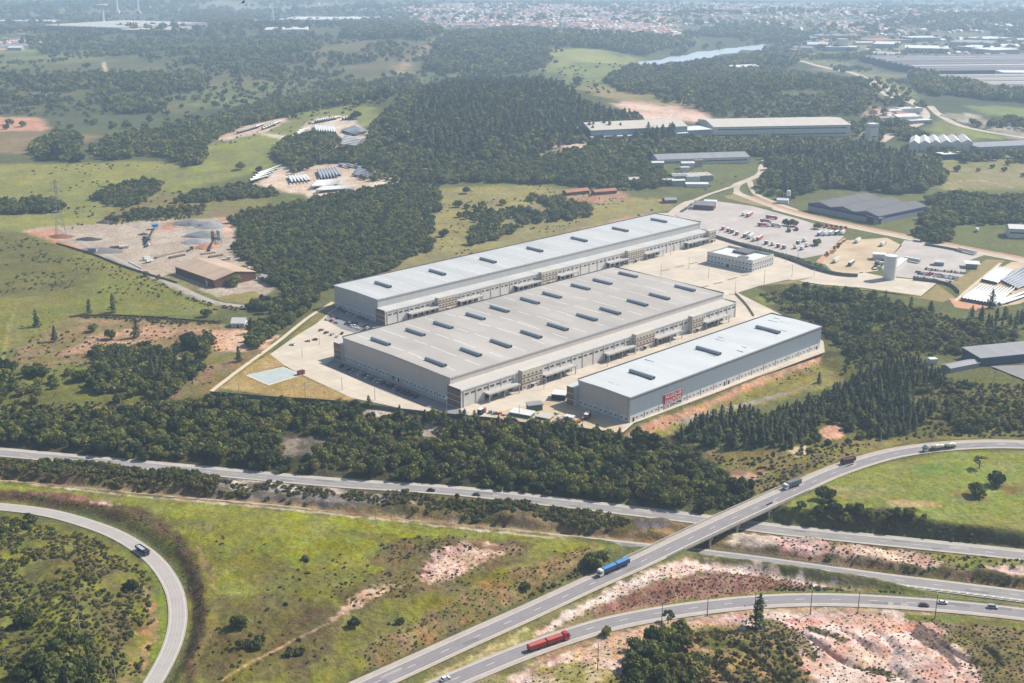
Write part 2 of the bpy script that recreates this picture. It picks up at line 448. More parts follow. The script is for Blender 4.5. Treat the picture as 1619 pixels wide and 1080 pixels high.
cover([(1350, 125), (1400, 122), (1450, 150), (1440, 160), (1380, 150)], (126, 138, 78), (112, 122, 74), 5, 6, 50)
cover([(1380, 170), (1445, 170), (1450, 190), (1370, 215), (1340, 205)], (206, 180, 158), (180, 150, 126), 4, 6, 40)
cover([(1465, 215), (1480, 190), (1510, 182), (1570, 200), (1600, 218), (1530, 222)], (132, 146, 74), (120, 118, 78), 4, 6, 50)
cover([(1480, 180), (1530, 180), (1619, 200), (1700, 215), (1700, 225), (1600, 218), (1540, 198)], (190, 184, 172), (150, 146, 130), 3, 6, 40)
cover([(1530, 168), (1700, 172), (1700, 190), (1560, 182)], (124, 144, 78), (116, 132, 78), 4, 4, 50)
cover([(1455, 255), (1619, 238), (1700, 242), (1700, 308), (1600, 300), (1500, 300), (1470, 280)], (134, 136, 80), (152, 140, 96), 5, 6, 40)
# ---- middle distance, west
cover([(-120, 190), (60, 185), (80, 205), (70, 208), (-120, 208)], (214, 158, 122), (200, 150, 118), 3, 2, 40)
cover([(-120, 208), (75, 208), (140, 212), (160, 222), (60, 240), (-120, 250)], (150, 126, 88), (128, 116, 76), 4, 5, 40)
cover([(320, 225), (345, 210), (470, 180), (560, 165), (600, 175), (620, 215), (560, 190), (480, 215), (430, 235), (420, 270), (300, 300), (290, 275)], (142, 152, 76), (130, 136, 78), 4, 5, 50)
cover([(-120, 262), (110, 258), (245, 254), (285, 262), (280, 290), (330, 305), (440, 300), (380, 345), (150, 358), (60, 366), (-120, 372)], (146, 148, 78), (132, 138, 74), 4, 5, 60)
cover([(240, 300), (420, 310), (420, 330), (372, 345), (300, 345), (180, 352), (150, 345)], (138, 122, 80), (126, 128, 72), 4, 5, 40)
cover([(335, 222), (385, 196), (455, 186), (455, 192), (420, 208), (360, 222)], (224, 196, 168), (206, 176, 146), 2, 2, 25)
cover([(415, 210), (470, 218), (480, 222), (460, 224), (415, 214)], (220, 204, 180), None, 1.5, 1, 25)
cover([(458, 222), (500, 186), (545, 182), (580, 205), (585, 230), (540, 232), (500, 245), (485, 258), (470, 270), (455, 280), (430, 292), (400, 290), (440, 268), (488, 245)], (230, 212, 190), (214, 190, 164), 3, 3, 25)
cover([(400, 292), (440, 272), (485, 262), (530, 258), (620, 262), (690, 268), (690, 276), (620, 290), (560, 310), (490, 312), (440, 300)], (228, 206, 180), (210, 182, 152), 3, 4, 25)
cover([(690, 298), (830, 293), (895, 300), (930, 325), (1000, 312), (1060, 314), (1075, 326), (1040, 336), (900, 368), (700, 432), (560, 448), (600, 420), (680, 392)], (152, 148, 86), (142, 132, 84), 3, 4, 30)
cover([(895, 306), (980, 302), (1000, 312), (960, 322), (900, 318)], (190, 140, 112), (160, 136, 96), 3, 3, 16)
cover([(560, 446), (700, 432), (900, 366), (1030, 334), (1030, 338), (900, 372), (700, 440), (560, 452)], (190, 150, 118), (150, 128, 90), 2, 2, 16)
cover([(720, 262), (800, 240), (900, 225), (930, 228), (860, 250), (760, 275)], (138, 136, 92), (124, 124, 80), 5, 8, 40)
cover([(860, 228), (930, 218), (935, 238), (880, 238)], (224, 198, 172), (190, 160, 130), 3, 3, 20)
# concrete plant yard
cover([(32, 366), (60, 360), (160, 354), (260, 348), (372, 342), (372, 400), (400, 430), (432, 455), (415, 472), (345, 470), (280, 446), (210, 425), (150, 402), (90, 385)], (190, 180, 166), (178, 166, 150), 2, 2, 20)
cover([(32, 366), (100, 360), (112, 366), (80, 374), (130, 392), (120, 396), (70, 382)], (206, 152, 118), (190, 140, 110), 2, 2, 14)
cover([(258, 352), (282, 348), (278, 364), (252, 366)], (192, 140, 112), None, 2, 2, 14)
cover([(345, 345), (368, 344), (364, 375), (355, 370)], (222, 188, 160), (206, 150, 118), 2, 2, 14)
cover([(285, 352), (350, 348), (345, 390), (300, 380)], (168, 166, 162), (180, 174, 166), 2, 3, 14)
cover([(250, 440), (270, 432), (320, 455), (300, 462)], (130, 130, 78), (140, 126, 84), 1, 1, 10)
cover([(340, 470), (400, 460), (415, 468), (400, 480), (350, 476)], (140, 138, 80), (150, 140, 90), 1, 1, 10)
# west pastures
cover([(-120, 380), (30, 368), (90, 386), (150, 404), (230, 436), (300, 462), (350, 480), (345, 498), (130, 500), (40, 545), (0, 556), (-120, 560)], (120, 128, 58), (134, 134, 68), 3, 4, 26)
cover([(-120, 372), (30, 368), (90, 388), (150, 430), (120, 470), (40, 470), (-120, 480)], (116, 116, 62), (104, 106, 56), 8, 10, 20)
cover([(40, 548), (110, 502), (260, 506), (330, 510), (432, 528), (424, 556), (350, 562), (280, 572), (130, 578), (60, 582), (20, 570)], (160, 134, 90), (132, 118, 72), 3, 4, 16)
cover([(90, 560), (160, 528), (270, 512), (330, 520), (270, 530), (170, 560)], (200, 158, 124), (166, 134, 96), 3, 5, 14)
cover([(318, 522), (420, 524), (438, 532), (420, 552), (345, 556)], (210, 158, 116), (222, 184, 150), 2, 3, 14)
cover([(-120, 572), (60, 584), (130, 580), (350, 564), (424, 552), (345, 620), (330, 628), (200, 650), (0, 660), (-120, 660)], (118, 126, 54), (104, 106, 50), 3, 5, 18)
cover([(240, 600), (330, 570), (420, 552), (340, 622), (300, 632), (250, 630)], (150, 122, 84), (124, 116, 66), 3, 4, 12)
cover([(-120, 648), (60, 652), (150, 645), (300, 632), (300, 638), (120, 655), (-120, 660)], (206, 164, 122), (150, 130, 80), 2, 2, 12)
cover([(345, 614), (428, 556), (450, 578), (395, 593), (425, 607), (472, 593), (565, 630), (540, 636), (440, 628)], (178, 150, 88), (164, 142, 80), 1, 1, 14)
cover([(440, 555), (482, 512), (524, 474), (530, 492), (500, 520), (455, 550)], (124, 126, 62), (140, 130, 72), 1, 1, 14)
# forest floor of the belt
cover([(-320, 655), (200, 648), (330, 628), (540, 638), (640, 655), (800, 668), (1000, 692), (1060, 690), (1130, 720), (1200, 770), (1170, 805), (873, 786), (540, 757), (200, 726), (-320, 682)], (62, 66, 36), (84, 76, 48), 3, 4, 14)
cover([(440, 690), (520, 690), (510, 720), (450, 725)], (150, 140, 128), (100, 90, 74), 2, 4, 8)
cover([(560, 642), (620, 650), (615, 660), (570, 655)], (216, 200, 180), (160, 140, 112), 1, 3, 8)
cover([(665, 670), (700, 672), (700, 700), (672, 698)], (206, 198, 188), (150, 140, 124), 1, 3, 8)
cover([(1010, 692), (1060, 676), (1060, 686), (1020, 700)], (210, 164, 122), None, 2, 2, 10)
# slope in front of the smallest warehouse
cover([(985, 690), (1100, 644), (1200, 600), (1298, 556), (1310, 566), (1330, 572), (1350, 590), (1260, 625), (1180, 645), (1090, 670), (1040, 692)], (140, 138, 62), (128, 118, 64), 2, 3, 12)
cover([(985, 688), (1100, 642), (1200, 598), (1298, 555), (1306, 562), (1200, 610), (1110, 652), (1010, 694)], (206, 158, 120), (184, 140, 106), 1.5, 2, 10)
cover([(1195, 470), (1215, 462), (1250, 452), (1275, 452), (1300, 460), (1240, 485), (1205, 492)], (124, 136, 58), (140, 136, 70), 2, 2, 12)
cover([(1195, 450), (1290, 448), (1420, 475), (1530, 510), (1600, 520), (1640, 560), (1560, 570), (1440, 560), (1350, 600), (1330, 570), (1300, 540), (1225, 490)], (96, 104, 46), (80, 80, 44), 4, 5, 16)
cover([(1180, 700), (1260, 640), (1360, 600), (1450, 580), (1500, 596), (1700, 610), (1700, 692), (1500, 694), (1380, 704), (1260, 742), (1190, 780), (1120, 745)], (98, 106, 48), (110, 106, 54), 3, 5, 14)
cover([(1470, 620), (1700, 620), (1700, 690), (1490, 690)], (108, 112, 52), (94, 92, 48), 4, 6, 14)
cover([(1110, 712), (1240, 712), (1330, 700), (1420, 692), (1330, 722), (1240, 752), (1190, 770)], (132, 132, 56), (140, 122, 70), 3, 4, 12)
cover([(1290, 680), (1330, 668), (1335, 690), (1310, 700)], (214, 166, 134), (190, 140, 110), 1, 3, 8)
cover([(1245, 712), (1275, 704), (1278, 715), (1258, 722)], (224, 196, 150), (206, 180, 140), 1, 2, 8)
cover([(1150, 742), (1200, 750), (1215, 745), (1190, 760), (1160, 758)], (206, 170, 130), (150, 116, 86), 1, 3, 8)
cover([(1180, 770), (1300, 718), (1420, 692), (1560, 686), (1700, 688), (1700, 693), (1560, 692), (1440, 698), (1320, 730), (1210, 782)], (116, 104, 66), (134, 128, 66), 1, 2, 10)
# east pasture
cover([(1245, 800), (1275, 782), (1330, 752), (1420, 728), (1500, 716), (1619, 714), (1800, 720), (1800, 880), (1619, 852), (1480, 824), (1400, 802), (1290, 806)], (126, 142, 58), (140, 142, 68), 2, 2, 24)
cover([(1300, 775), (1360, 770), (1430, 778), (1400, 790), (1330, 785)], (166, 152, 88), (132, 142, 64), 3, 5, 8)
cover([(1390, 792), (1440, 790), (1500, 798), (1470, 806), (1410, 802)], (192, 166, 112), (150, 140, 76), 2, 4, 8)
cover([(1500, 775), (1550, 776), (1560, 790), (1520, 788)], (132, 108, 62), (140, 126, 66), 2, 4, 8)
cover([(1580, 768), (1619, 766), (1640, 780), (1590, 784)], (128, 108, 60), (140, 134, 66), 2, 4, 8)
cover([(1440, 735), (1520, 735), (1510, 752), (1450, 752)], (110, 138, 60), (122, 142, 60), 2, 4, 10)
cover([(1400, 804), (1480, 826), (1619, 854), (1800, 884), (1800, 892), (1619, 866), (1460, 842), (1260, 815), (1250, 805)], (96, 78, 54), (84, 84, 44), 1, 2, 8)
# corridor of the motorway
cover([(-320, 690), (0, 712), (540, 764), (873, 794), (1094, 820), (1219, 838), (1447, 862), (1619, 880), (1850, 908), (1850, 962), (1619, 936), (1389, 908), (1191, 880), (1015, 862), (785, 838), (560, 817), (233, 784), (20, 764), (-320, 738)], (98, 92, 52), (132, 114, 76), 2, 3, 12)
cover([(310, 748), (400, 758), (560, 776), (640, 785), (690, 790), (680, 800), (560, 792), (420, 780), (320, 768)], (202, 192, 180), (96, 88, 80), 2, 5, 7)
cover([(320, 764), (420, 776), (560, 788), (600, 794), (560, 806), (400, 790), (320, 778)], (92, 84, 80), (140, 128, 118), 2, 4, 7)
cover([(-100, 752), (20, 762), (233, 782), (433, 800), (685, 828), (900, 850), (1015, 862), (1070, 862), (1020, 845), (880, 840), (685, 820), (433, 792), (233, 774), (20, 754), (-100, 744)], (172, 150, 108), (150, 124, 82), 1.5, 2.5, 9)
cover([(985, 845), (1060, 838), (1085, 845), (1060, 862), (990, 860)], (160, 128, 80), (176, 150, 100), 1, 2, 8)
cover([(1005, 822), (1050, 820), (1060, 832), (1010, 838)], (120, 112, 112), None, 1, 1, 8)
cover([(1160, 842), (1250, 846), (1300, 862), (1290, 872), (1200, 868), (1150, 858)], (214, 202, 188), (180, 164, 148), 1.5, 3, 7)
cover([(1222, 850), (1310, 858), (1330, 872), (1290, 884), (1225, 872)], (200, 146, 134), (218, 182, 166), 1.5, 3, 6)
cover([(1300, 862), (1440, 872), (1500, 884), (1480, 896), (1400, 890), (1320, 880)], (226, 196, 174), (190, 150, 124), 1.5, 3, 6)
cover([(1440, 872), (1619, 886), (1850, 910), (1850, 925), (1619, 908), (1520, 898)], (124, 132, 56), (150, 140, 76), 2, 3, 9)
cover([(1560, 895), (1640, 900), (1640, 912), (1580, 906)], (222, 190, 168), None, 1, 3, 8)
cover([(1200, 872), (1330, 886), (1500, 906), (1619, 922), (1619, 930), (1500, 912), (1389, 899), (1260, 885)], (136, 112, 72), (150, 120, 84), 1, 2, 8)
# south-west field
cover([(-320, 750), (20, 768), (433, 805), (785, 842), (970, 864), (945, 890), (800, 950), (640, 1034), (540, 1080), (440, 1160), (225, 1160), (285, 1060), (300, 990), (300, 930), (270, 865), (190, 818), (100, 795), (-320, 775)], (134, 138, 50), (112, 112, 54), 2, 3, 26)
cover([(20, 770), (433, 806), (785, 843), (975, 865), (955, 874), (780, 862), (560, 840), (330, 822), (200, 805), (60, 785)], (138, 146, 48), (126, 132, 48), 2, 4, 14)
cover([(430, 830), (560, 845), (600, 860), (590, 900), (500, 900), (430, 880), (400, 850)], (142, 150, 48), (126, 132, 50), 4, 8, 16)
cover([(600, 868), (640, 850), (760, 848), (840, 858), (830, 880), (740, 930), (640, 945), (560, 960), (520, 940), (590, 910)], (122, 104, 66), (108, 104, 56), 3, 7, 12)
cover([(320, 960), (420, 930), (520, 950), (560, 980), (480, 1080), (330, 1090), (300, 1050)], (106, 92, 56), (112, 110, 52), 4, 9, 16)
cover([(560, 1030), (690, 965), (800, 905), (940, 862), (950, 872), (850, 935), (720, 1000), (600, 1062)], (152, 124, 82), (124, 114, 60), 2, 4, 4)
cover([(560, 1062), (720, 1002), (850, 935), (925, 892), (930, 905), (740, 995), (560, 1082)], (96, 96, 50), (120, 110, 62), 2, 3, 8)
cover([(664, 900), (694, 868), (735, 856), (778, 872), (758, 892), (704, 918), (666, 918)], (226, 190, 168), (196, 156, 130), 1.5, 4, 5)
cover([(740, 856), (800, 860), (830, 866), (780, 880)], (222, 190, 160), (150, 116, 80), 1.5, 4, 5)
cover([(540, 960), (590, 925), (640, 922), (560, 962), (520, 985)], (214, 178, 146), (160, 130, 92), 1, 3, 5)
cover([(-320, 766), (20, 774), (140, 790), (235, 806), (290, 846), (318, 905), (330, 960), (326, 1020), (300, 1080), (288, 1076), (300, 1020), (304, 960), (292, 900), (268, 860), (225, 830), (140, 806), (20, 792), (-320, 780)], (112, 88, 60), (86, 82, 46), 1.5, 2, 8)
cover([(20, 772), (110, 780), (150, 790), (80, 792)], (172, 128, 104), (120, 92, 70), 1, 2, 8)
cover([(130, 790), (180, 794), (190, 800), (150, 800)], (212, 178, 154), (160, 124, 100), 1, 3, 6)
cover([(318, 860), (338, 900), (346, 960), (338, 1000), (312, 1050), (305, 1046), (328, 1000), (334, 960), (326, 905), (305, 868)], (146, 128, 74), (130, 126, 60), 1, 1.5, 10)
# knoll inside the loop
cover([(-320, 808), (-60, 806), (60, 822), (140, 842), (200, 872), (238, 905), (258, 950), (260, 1000), (242, 1050), (205, 1100), (180, 1160), (-320, 1160)], (124, 130, 50), (98, 102, 50), 2, 4, 9)
cover([(60, 830), (150, 850), (200, 880), (225, 930), (222, 1000), (200, 1050), (120, 960), (60, 900)], (104, 98, 54), (118, 122, 50), 4, 7, 12)
cover([(222, 925), (240, 935), (250, 965), (248, 1005), (232, 1050), (205, 1090), (190, 1085), (215, 1040), (230, 1000), (232, 960)], (176, 140, 100), (140, 126, 76), 1.5, 4, 5)
cover([(232, 885), (262, 930), (266, 985), (256, 1035), (228, 1090), (220, 1090), (246, 1035), (254, 985), (248, 935), (226, 890)], (122, 142, 50), (110, 126, 48), 1, 1, 9)
# south-east of the flyover
cover([(520, 1170), (617, 1090), (850, 978), (1020, 902), (1090, 878), (1191, 893), (1389, 924), (1619, 952), (1850, 985), (1900, 1250), (520, 1250)], (110, 112, 56), (150, 136, 88), 2, 3, 10)
cover([(820, 1020), (900, 965), (1030, 898), (1100, 884), (1200, 896), (1320, 924), (1290, 930), (1100, 905), (1000, 935), (930, 965), (860, 1000)], (234, 212, 198), (220, 188, 166), 1.5, 3, 6)
cover([(925, 970), (985, 942), (1060, 915), (1110, 908), (1200, 908), (1290, 925), (1240, 934), (1090, 948), (960, 976)], (142, 102, 82), (170, 130, 106), 1.5, 3, 4)
cover([(640, 1090), (760, 1030), (830, 995), (850, 1000), (770, 1045), (680, 1090)], (150, 146, 70), (196, 182, 130), 1, 2, 5)
cover([(780, 1050), (880, 1000), (960, 975), (1090, 948), (1250, 933), (1400, 932), (1500, 940), (1560, 950), (1500, 952), (1390, 942), (1290, 940), (1190, 944), (1080, 956), (985, 972), (900, 998), (820, 1025)], (100, 116, 48), (120, 124, 60), 1, 2, 8)
cover([(740, 1120), (800, 1075), (900, 1032), (1000, 996), (1090, 980), (1190, 968), (1293, 965), (1420, 968), (1490, 974), (1540, 1010), (1580, 1100), (1600, 1250), (600, 1250)], (234, 206, 190), (216, 172, 150), 2, 4, 7)
cover([(960, 1012), (1010, 990), (1100, 980), (1160, 985), (1120, 1010), (1000, 1040), (930, 1050), (900, 1060), (880, 1050)], (216, 178, 142), (190, 156, 112), 2, 4, 8)
cover([(850, 1060), (900, 1045), (960, 1050), (1000, 1090), (880, 1110), (830, 1090)], (150, 146, 74), (206, 180, 140), 2, 5, 6)
cover([(990, 1040), (1060, 1000), (1160, 985), (1230, 1000), (1270, 1040), (1280, 1090), (1240, 1160), (980, 1160)], (96, 100, 48), (160, 132, 86), 3, 6, 8)
cover([(1190, 975), (1240, 985), (1300, 1030), (1290, 1045), (1230, 1015), (1190, 990)], (100, 100, 58), (150, 126, 96), 1, 3, 5)
cover([(1270, 985), (1340, 1010), (1335, 1016), (1280, 998)], (110, 100, 64), None, 1, 2, 5)
cover([(1350, 1048), (1420, 1068), (1410, 1078), (1355, 1058)], (96, 96, 56), None, 1, 2, 5)
cover([(1425, 985), (1460, 980), (1500, 1010), (1515, 1060), (1490, 1040), (1450, 1010)], (128, 104, 92), (104, 84, 76), 1, 3, 5)
cover([(1405, 985), (1450, 985), (1440, 1000), (1415, 1000)], (206, 132, 106), (222, 170, 140), 1, 3, 6)
cover([(1370, 1020), (1410, 1025), (1400, 1045), (1375, 1040)], (206, 150, 122), (226, 186, 160), 1, 3, 6)
cover([(1240, 980), (1330, 972), (1330, 985), (1260, 995)], (206, 142, 118), (226, 180, 156), 1, 3, 6)
cover([(1480, 985), (1560, 980), (1700, 996), (1800, 1010), (1800, 1200), (1590, 1200), (1545, 1060), (1505, 1015)], (140, 122, 76), (112, 102, 58), 2, 4, 7)
cover([(1430, 970), (1540, 977), (1619, 986), (1800, 1008), (1800, 1016), (1619, 994), (1540, 985), (1440, 980)], (124, 132, 50), (110, 116, 50), 1, 2, 8)
cover([(850, 1040), (985, 994), (1190, 962), (1390, 962), (1390, 967), (1190, 968), (985, 1000), (850, 1050)], (176, 142, 104), (200, 170, 136), 1, 2, 6)
# tracks and dirt lines
band([(40, 765), (233, 786), (433, 803.5), (685, 831), (900, 853)], 1.2, (206, 190, 160))
band([(520, 985), (470, 1010), (420, 1035), (350, 1075)], (1.2, 1.2), (206, 172, 128), (150, 130, 84), .4, .6, 4)
band([(30, 475), (20, 500), (8, 550), (4, 580)], 2.5, (160, 150, 92), (140, 138, 72))
band([(900, 62 + 130), (905, 190)], 2, (160, 150, 92))
band([(1240, 660), (1140, 655), (1230, 628), (1300, 600)], 2, (160, 140, 100))
band([(1080, 668), (1140, 650), (1240, 622)], 4.5, (170, 160, 146), (150, 142, 126), .5, .5, 10)
band([(1490, 292), (1540, 284), (1600, 296)], 5, (190, 168, 128), (160, 150, 100))
band([(166, 98), (164, 104), (170, 116)], 10, (206, 180, 150))
band([(95, 362), (160, 400), (232, 432), (300, 465), (345, 482), (400, 484)], 7, (178, 166, 150), (160, 150, 130), 1, 1, 12)
band([(180, 500), (260, 505), (350, 510)], 5, (104, 92, 60), (84, 76, 50))
band([(2, 612), (30, 580), (100, 505), (108, 500)], 2, (140, 128, 84))
# ------------------------------------------------------------------ paint the terrain and build it
def build_ground():
    X, Y = GX.ravel(), GY.ravel()
    D = np.hypot(X, Y)
    n = fbm(X / 90, Y / 90, 101, 3)[:, None]
    C = np.array(alb((112, 118, 62))) * (1 - n) + np.array(alb((96, 96, 58))) * n
    jn = {}
    for poly, a, b, soft, jit, ns, bias in GROUND:
        sc = max(1.0, np.median(np.hypot(poly[:, 0], poly[:, 1])) / 700.0)
        sd = sd_masked(X, Y, poly, 4 * soft * sc + jit * sc)
        k = np.nonzero(sd > -1e8)[0]
        if not len(k): continue
        x, y = X[k], Y[k]
        s = sd[k] + (fbm(x / (ns * .6), y / (ns * .6), 7, 3) - .5) * 2.6 * jit * sc
        w = sstep(-soft * sc, soft * sc, s)
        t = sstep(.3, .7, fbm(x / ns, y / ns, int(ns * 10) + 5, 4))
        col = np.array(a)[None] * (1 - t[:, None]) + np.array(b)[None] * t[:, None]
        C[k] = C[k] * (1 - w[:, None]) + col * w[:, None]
    V = np.stack([X, Y, GZ.ravel()], 1)
    r, c = np.meshgrid(np.arange(NR - 1), np.arange(NA - 1), indexing='ij')
    i = (r * NA + c).ravel()
    Q = np.stack([i, i + NA, i + NA + 1, i + 1], 1)   # inverse distance grows with row: far -> near
    Q = Q[:, ::-1]
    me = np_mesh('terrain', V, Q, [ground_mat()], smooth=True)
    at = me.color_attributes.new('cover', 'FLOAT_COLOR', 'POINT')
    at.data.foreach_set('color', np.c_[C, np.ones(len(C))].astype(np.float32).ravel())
    if me.polygons[0].normal.z < 0:
        me.flip_normals()
    return structure('terrain', me)

def ground_mat():
    m = bpy.data.materials.new('ground'); m.use_nodes = True
    nt = m.node_tree; b = nt.nodes['Principled BSDF']; L = nt.links.new
    b.inputs['Roughness'].default_value = 0.95; b.inputs['Specular IOR Level'].default_value = 0.1
    at = nt.nodes.new('ShaderNodeAttribute'); at.attribute_name = 'cover'
    tc = nt.nodes.new('ShaderNodeTexCoord')
    def noise(scale, lo, hi, det=5, rough=.65):
        n = nt.nodes.new('ShaderNodeTexNoise'); n.inputs['Scale'].default_value = scale; n.inputs['Detail'].default_value = det; n.inputs['Roughness'].default_value = rough
        L(tc.outputs['Object'], n.inputs['Vector'])
        r = nt.nodes.new('ShaderNodeMapRange'); r.inputs['From Min'].default_value = .3; r.inputs['From Max'].default_value = .7
        r.inputs['To Min'].default_value = lo; r.inputs['To Max'].default_value = hi
        L(n.outputs['Fac'], r.inputs['Value']); return r.outputs['Result']
    def mul(a, c):
        q = nt.nodes.new('ShaderNodeMath'); q.operation = 'MULTIPLY'; L(a, q.inputs[0]); L(c, q.inputs[1]); return q.outputs[0]
    v = mul(mul(noise(0.45, .66, 1.34), noise(0.03, .84, 1.16)), noise(.16, .8, 1.2))
    hv = nt.nodes.new('ShaderNodeHueSaturation'); L(at.outputs['Color'], hv.inputs['Color']); L(v, hv.inputs['Value'])
    L(noise(0.11, .465, .52), hv.inputs['Hue']); L(noise(0.07, .8, 1.15), hv.inputs['Saturation'])
    L(hv.outputs['Color'], b.inputs['Base Color'])
    bp = nt.nodes.new('ShaderNodeBump'); bp.inputs['Strength'].default_value = .55; bp.inputs['Distance'].default_value = .8
    L(noise(0.7, 0, 1), bp.inputs['Height']); L(bp.outputs['Normal'], b.inputs['Normal'])
    return m

# ------------------------------------------------------------------ roads
def frame(line):
    t = np.gradient(line[:, :2], axis=0); t /= np.linalg.norm(t, axis=1)[:, None]
    return np.c_[-t[:, 1], t[:, 0]]       # to the left of travel
def strip(mb, line, o0, o1, dz, m, i0=0, i1=None):
    ln = line[i0:i1]; nn = frame(line)[i0:i1]
    for k in range(len(ln) - 1):
        a0 = ln[k, :2] + nn[k] * o0; a1 = ln[k, :2] + nn[k] * o1; b0 = ln[k + 1, :2] + nn[k + 1] * o0; b1 = ln[k + 1, :2] + nn[k + 1] * o1
        mb.face([(*a1, ln[k, 2] + dz), (*a0, ln[k, 2] + dz), (*b0, ln[k + 1, 2] + dz), (*b1, ln[k + 1, 2] + dz)], m)
def offset_at(line, s, o):
    """world point at arc length s and lateral offset o, with heading"""
    d = np.r_[0, np.cumsum(np.linalg.norm(np.diff(line[:, :2], axis=0), axis=1))]
    x = np.interp(s, d, line[:, 0]); y = np.interp(s, d, line[:, 1]); z = np.interp(s, d, line[:, 2])
    nn = frame(line); nx = np.interp(s, d, nn[:, 0]); ny = np.interp(s, d, nn[:, 1])
    return np.array([x + nx * o, y + ny * o, z]), math.atan2(-nx, ny)
def arclen(line): return np.r_[0, np.cumsum(np.linalg.norm(np.diff(line[:, :2], axis=0), axis=1))]
def dashes(mb, line, o, m, dz=.075, on=4.0, every=16.2, ph=0.0, w=.11):
    L = arclen(line)[-1]; s = ph
    while s + on < L:
        pts = [offset_at(line, s + on * k / 2, 0) for k in range(3)]
        for (p, h), (q, h2) in zip(pts[:-1], pts[1:]):
            n0 = np.array([-math.sin(h), math.cos(h)]); n1 = np.array([-math.sin(h2), math.cos(h2)])
            mb.face([(*(p[:2] + n0 * (o + w)), p[2] + dz), (*(p[:2] + n0 * (o - w)), p[2] + dz), (*(q[:2] + n1 * (o - w)), q[2] + dz), (*(q[:2] + n1 * (o + w)), q[2] + dz)], m)
        s += every

M_LANE = mat('asphalt lane', (150, 144, 144), .9, .10, .12, streak=(1, 1, 1))
M_TRACK = mat('asphalt worn', (144, 139, 139), .85, .12, .25)
M_SHOULD = mat('asphalt shoulder', (186, 174, 164), .92, .10, .2)
M_PAINT = mat('road paint', (236, 230, 222), .7, .10, .8)
M_CONC = mat('concrete', (205, 196, 182), .85, .10, .25)
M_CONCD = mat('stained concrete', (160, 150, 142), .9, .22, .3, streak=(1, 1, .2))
M_KERB = mat('kerb', (196, 180, 150), .9, .15, .4)

def two_lane(name, line, left, right, i0=0, i1=None, old=False):
    mb = MB(); M_LANE, M_SHOULD, M_TRACK = (mat('old asphalt', (158, 153, 150), .9, .12, .12), mat('old shoulder', (188, 180, 169), .92, .12, .2), mat('old asphalt worn', (150, 145, 143), .9, .12, .25)) if old else (globals()['M_LANE'], globals()['M_SHOULD'], globals()['M_TRACK'])
    strip(mb, line, 3.65, 3.65 + left, .05, M_SHOULD, i0, i1)
    strip(mb, line, -3.65, 3.65, .055, M_LANE, i0, i1)
    strip(mb, line, -3.65 - right, -3.65, .05, M_SHOULD, i0, i1)
    for o in (-2.7, -1.0, 1.0, 2.7): strip(mb, line, o - .32, o + .32, .062, M_TRACK, i0, i1)
    structure(name, mb.mesh(name))
    mk = MB()
    strip(mk, line, 3.52, 3.74, .07, M_PAINT, i0, i1); strip(mk, line, -3.74, -3.52, .07, M_PAINT, i0, i1)
    dashes(mk, line if i1 is None else line[i0:i1], 0, M_PAINT)
    return mk

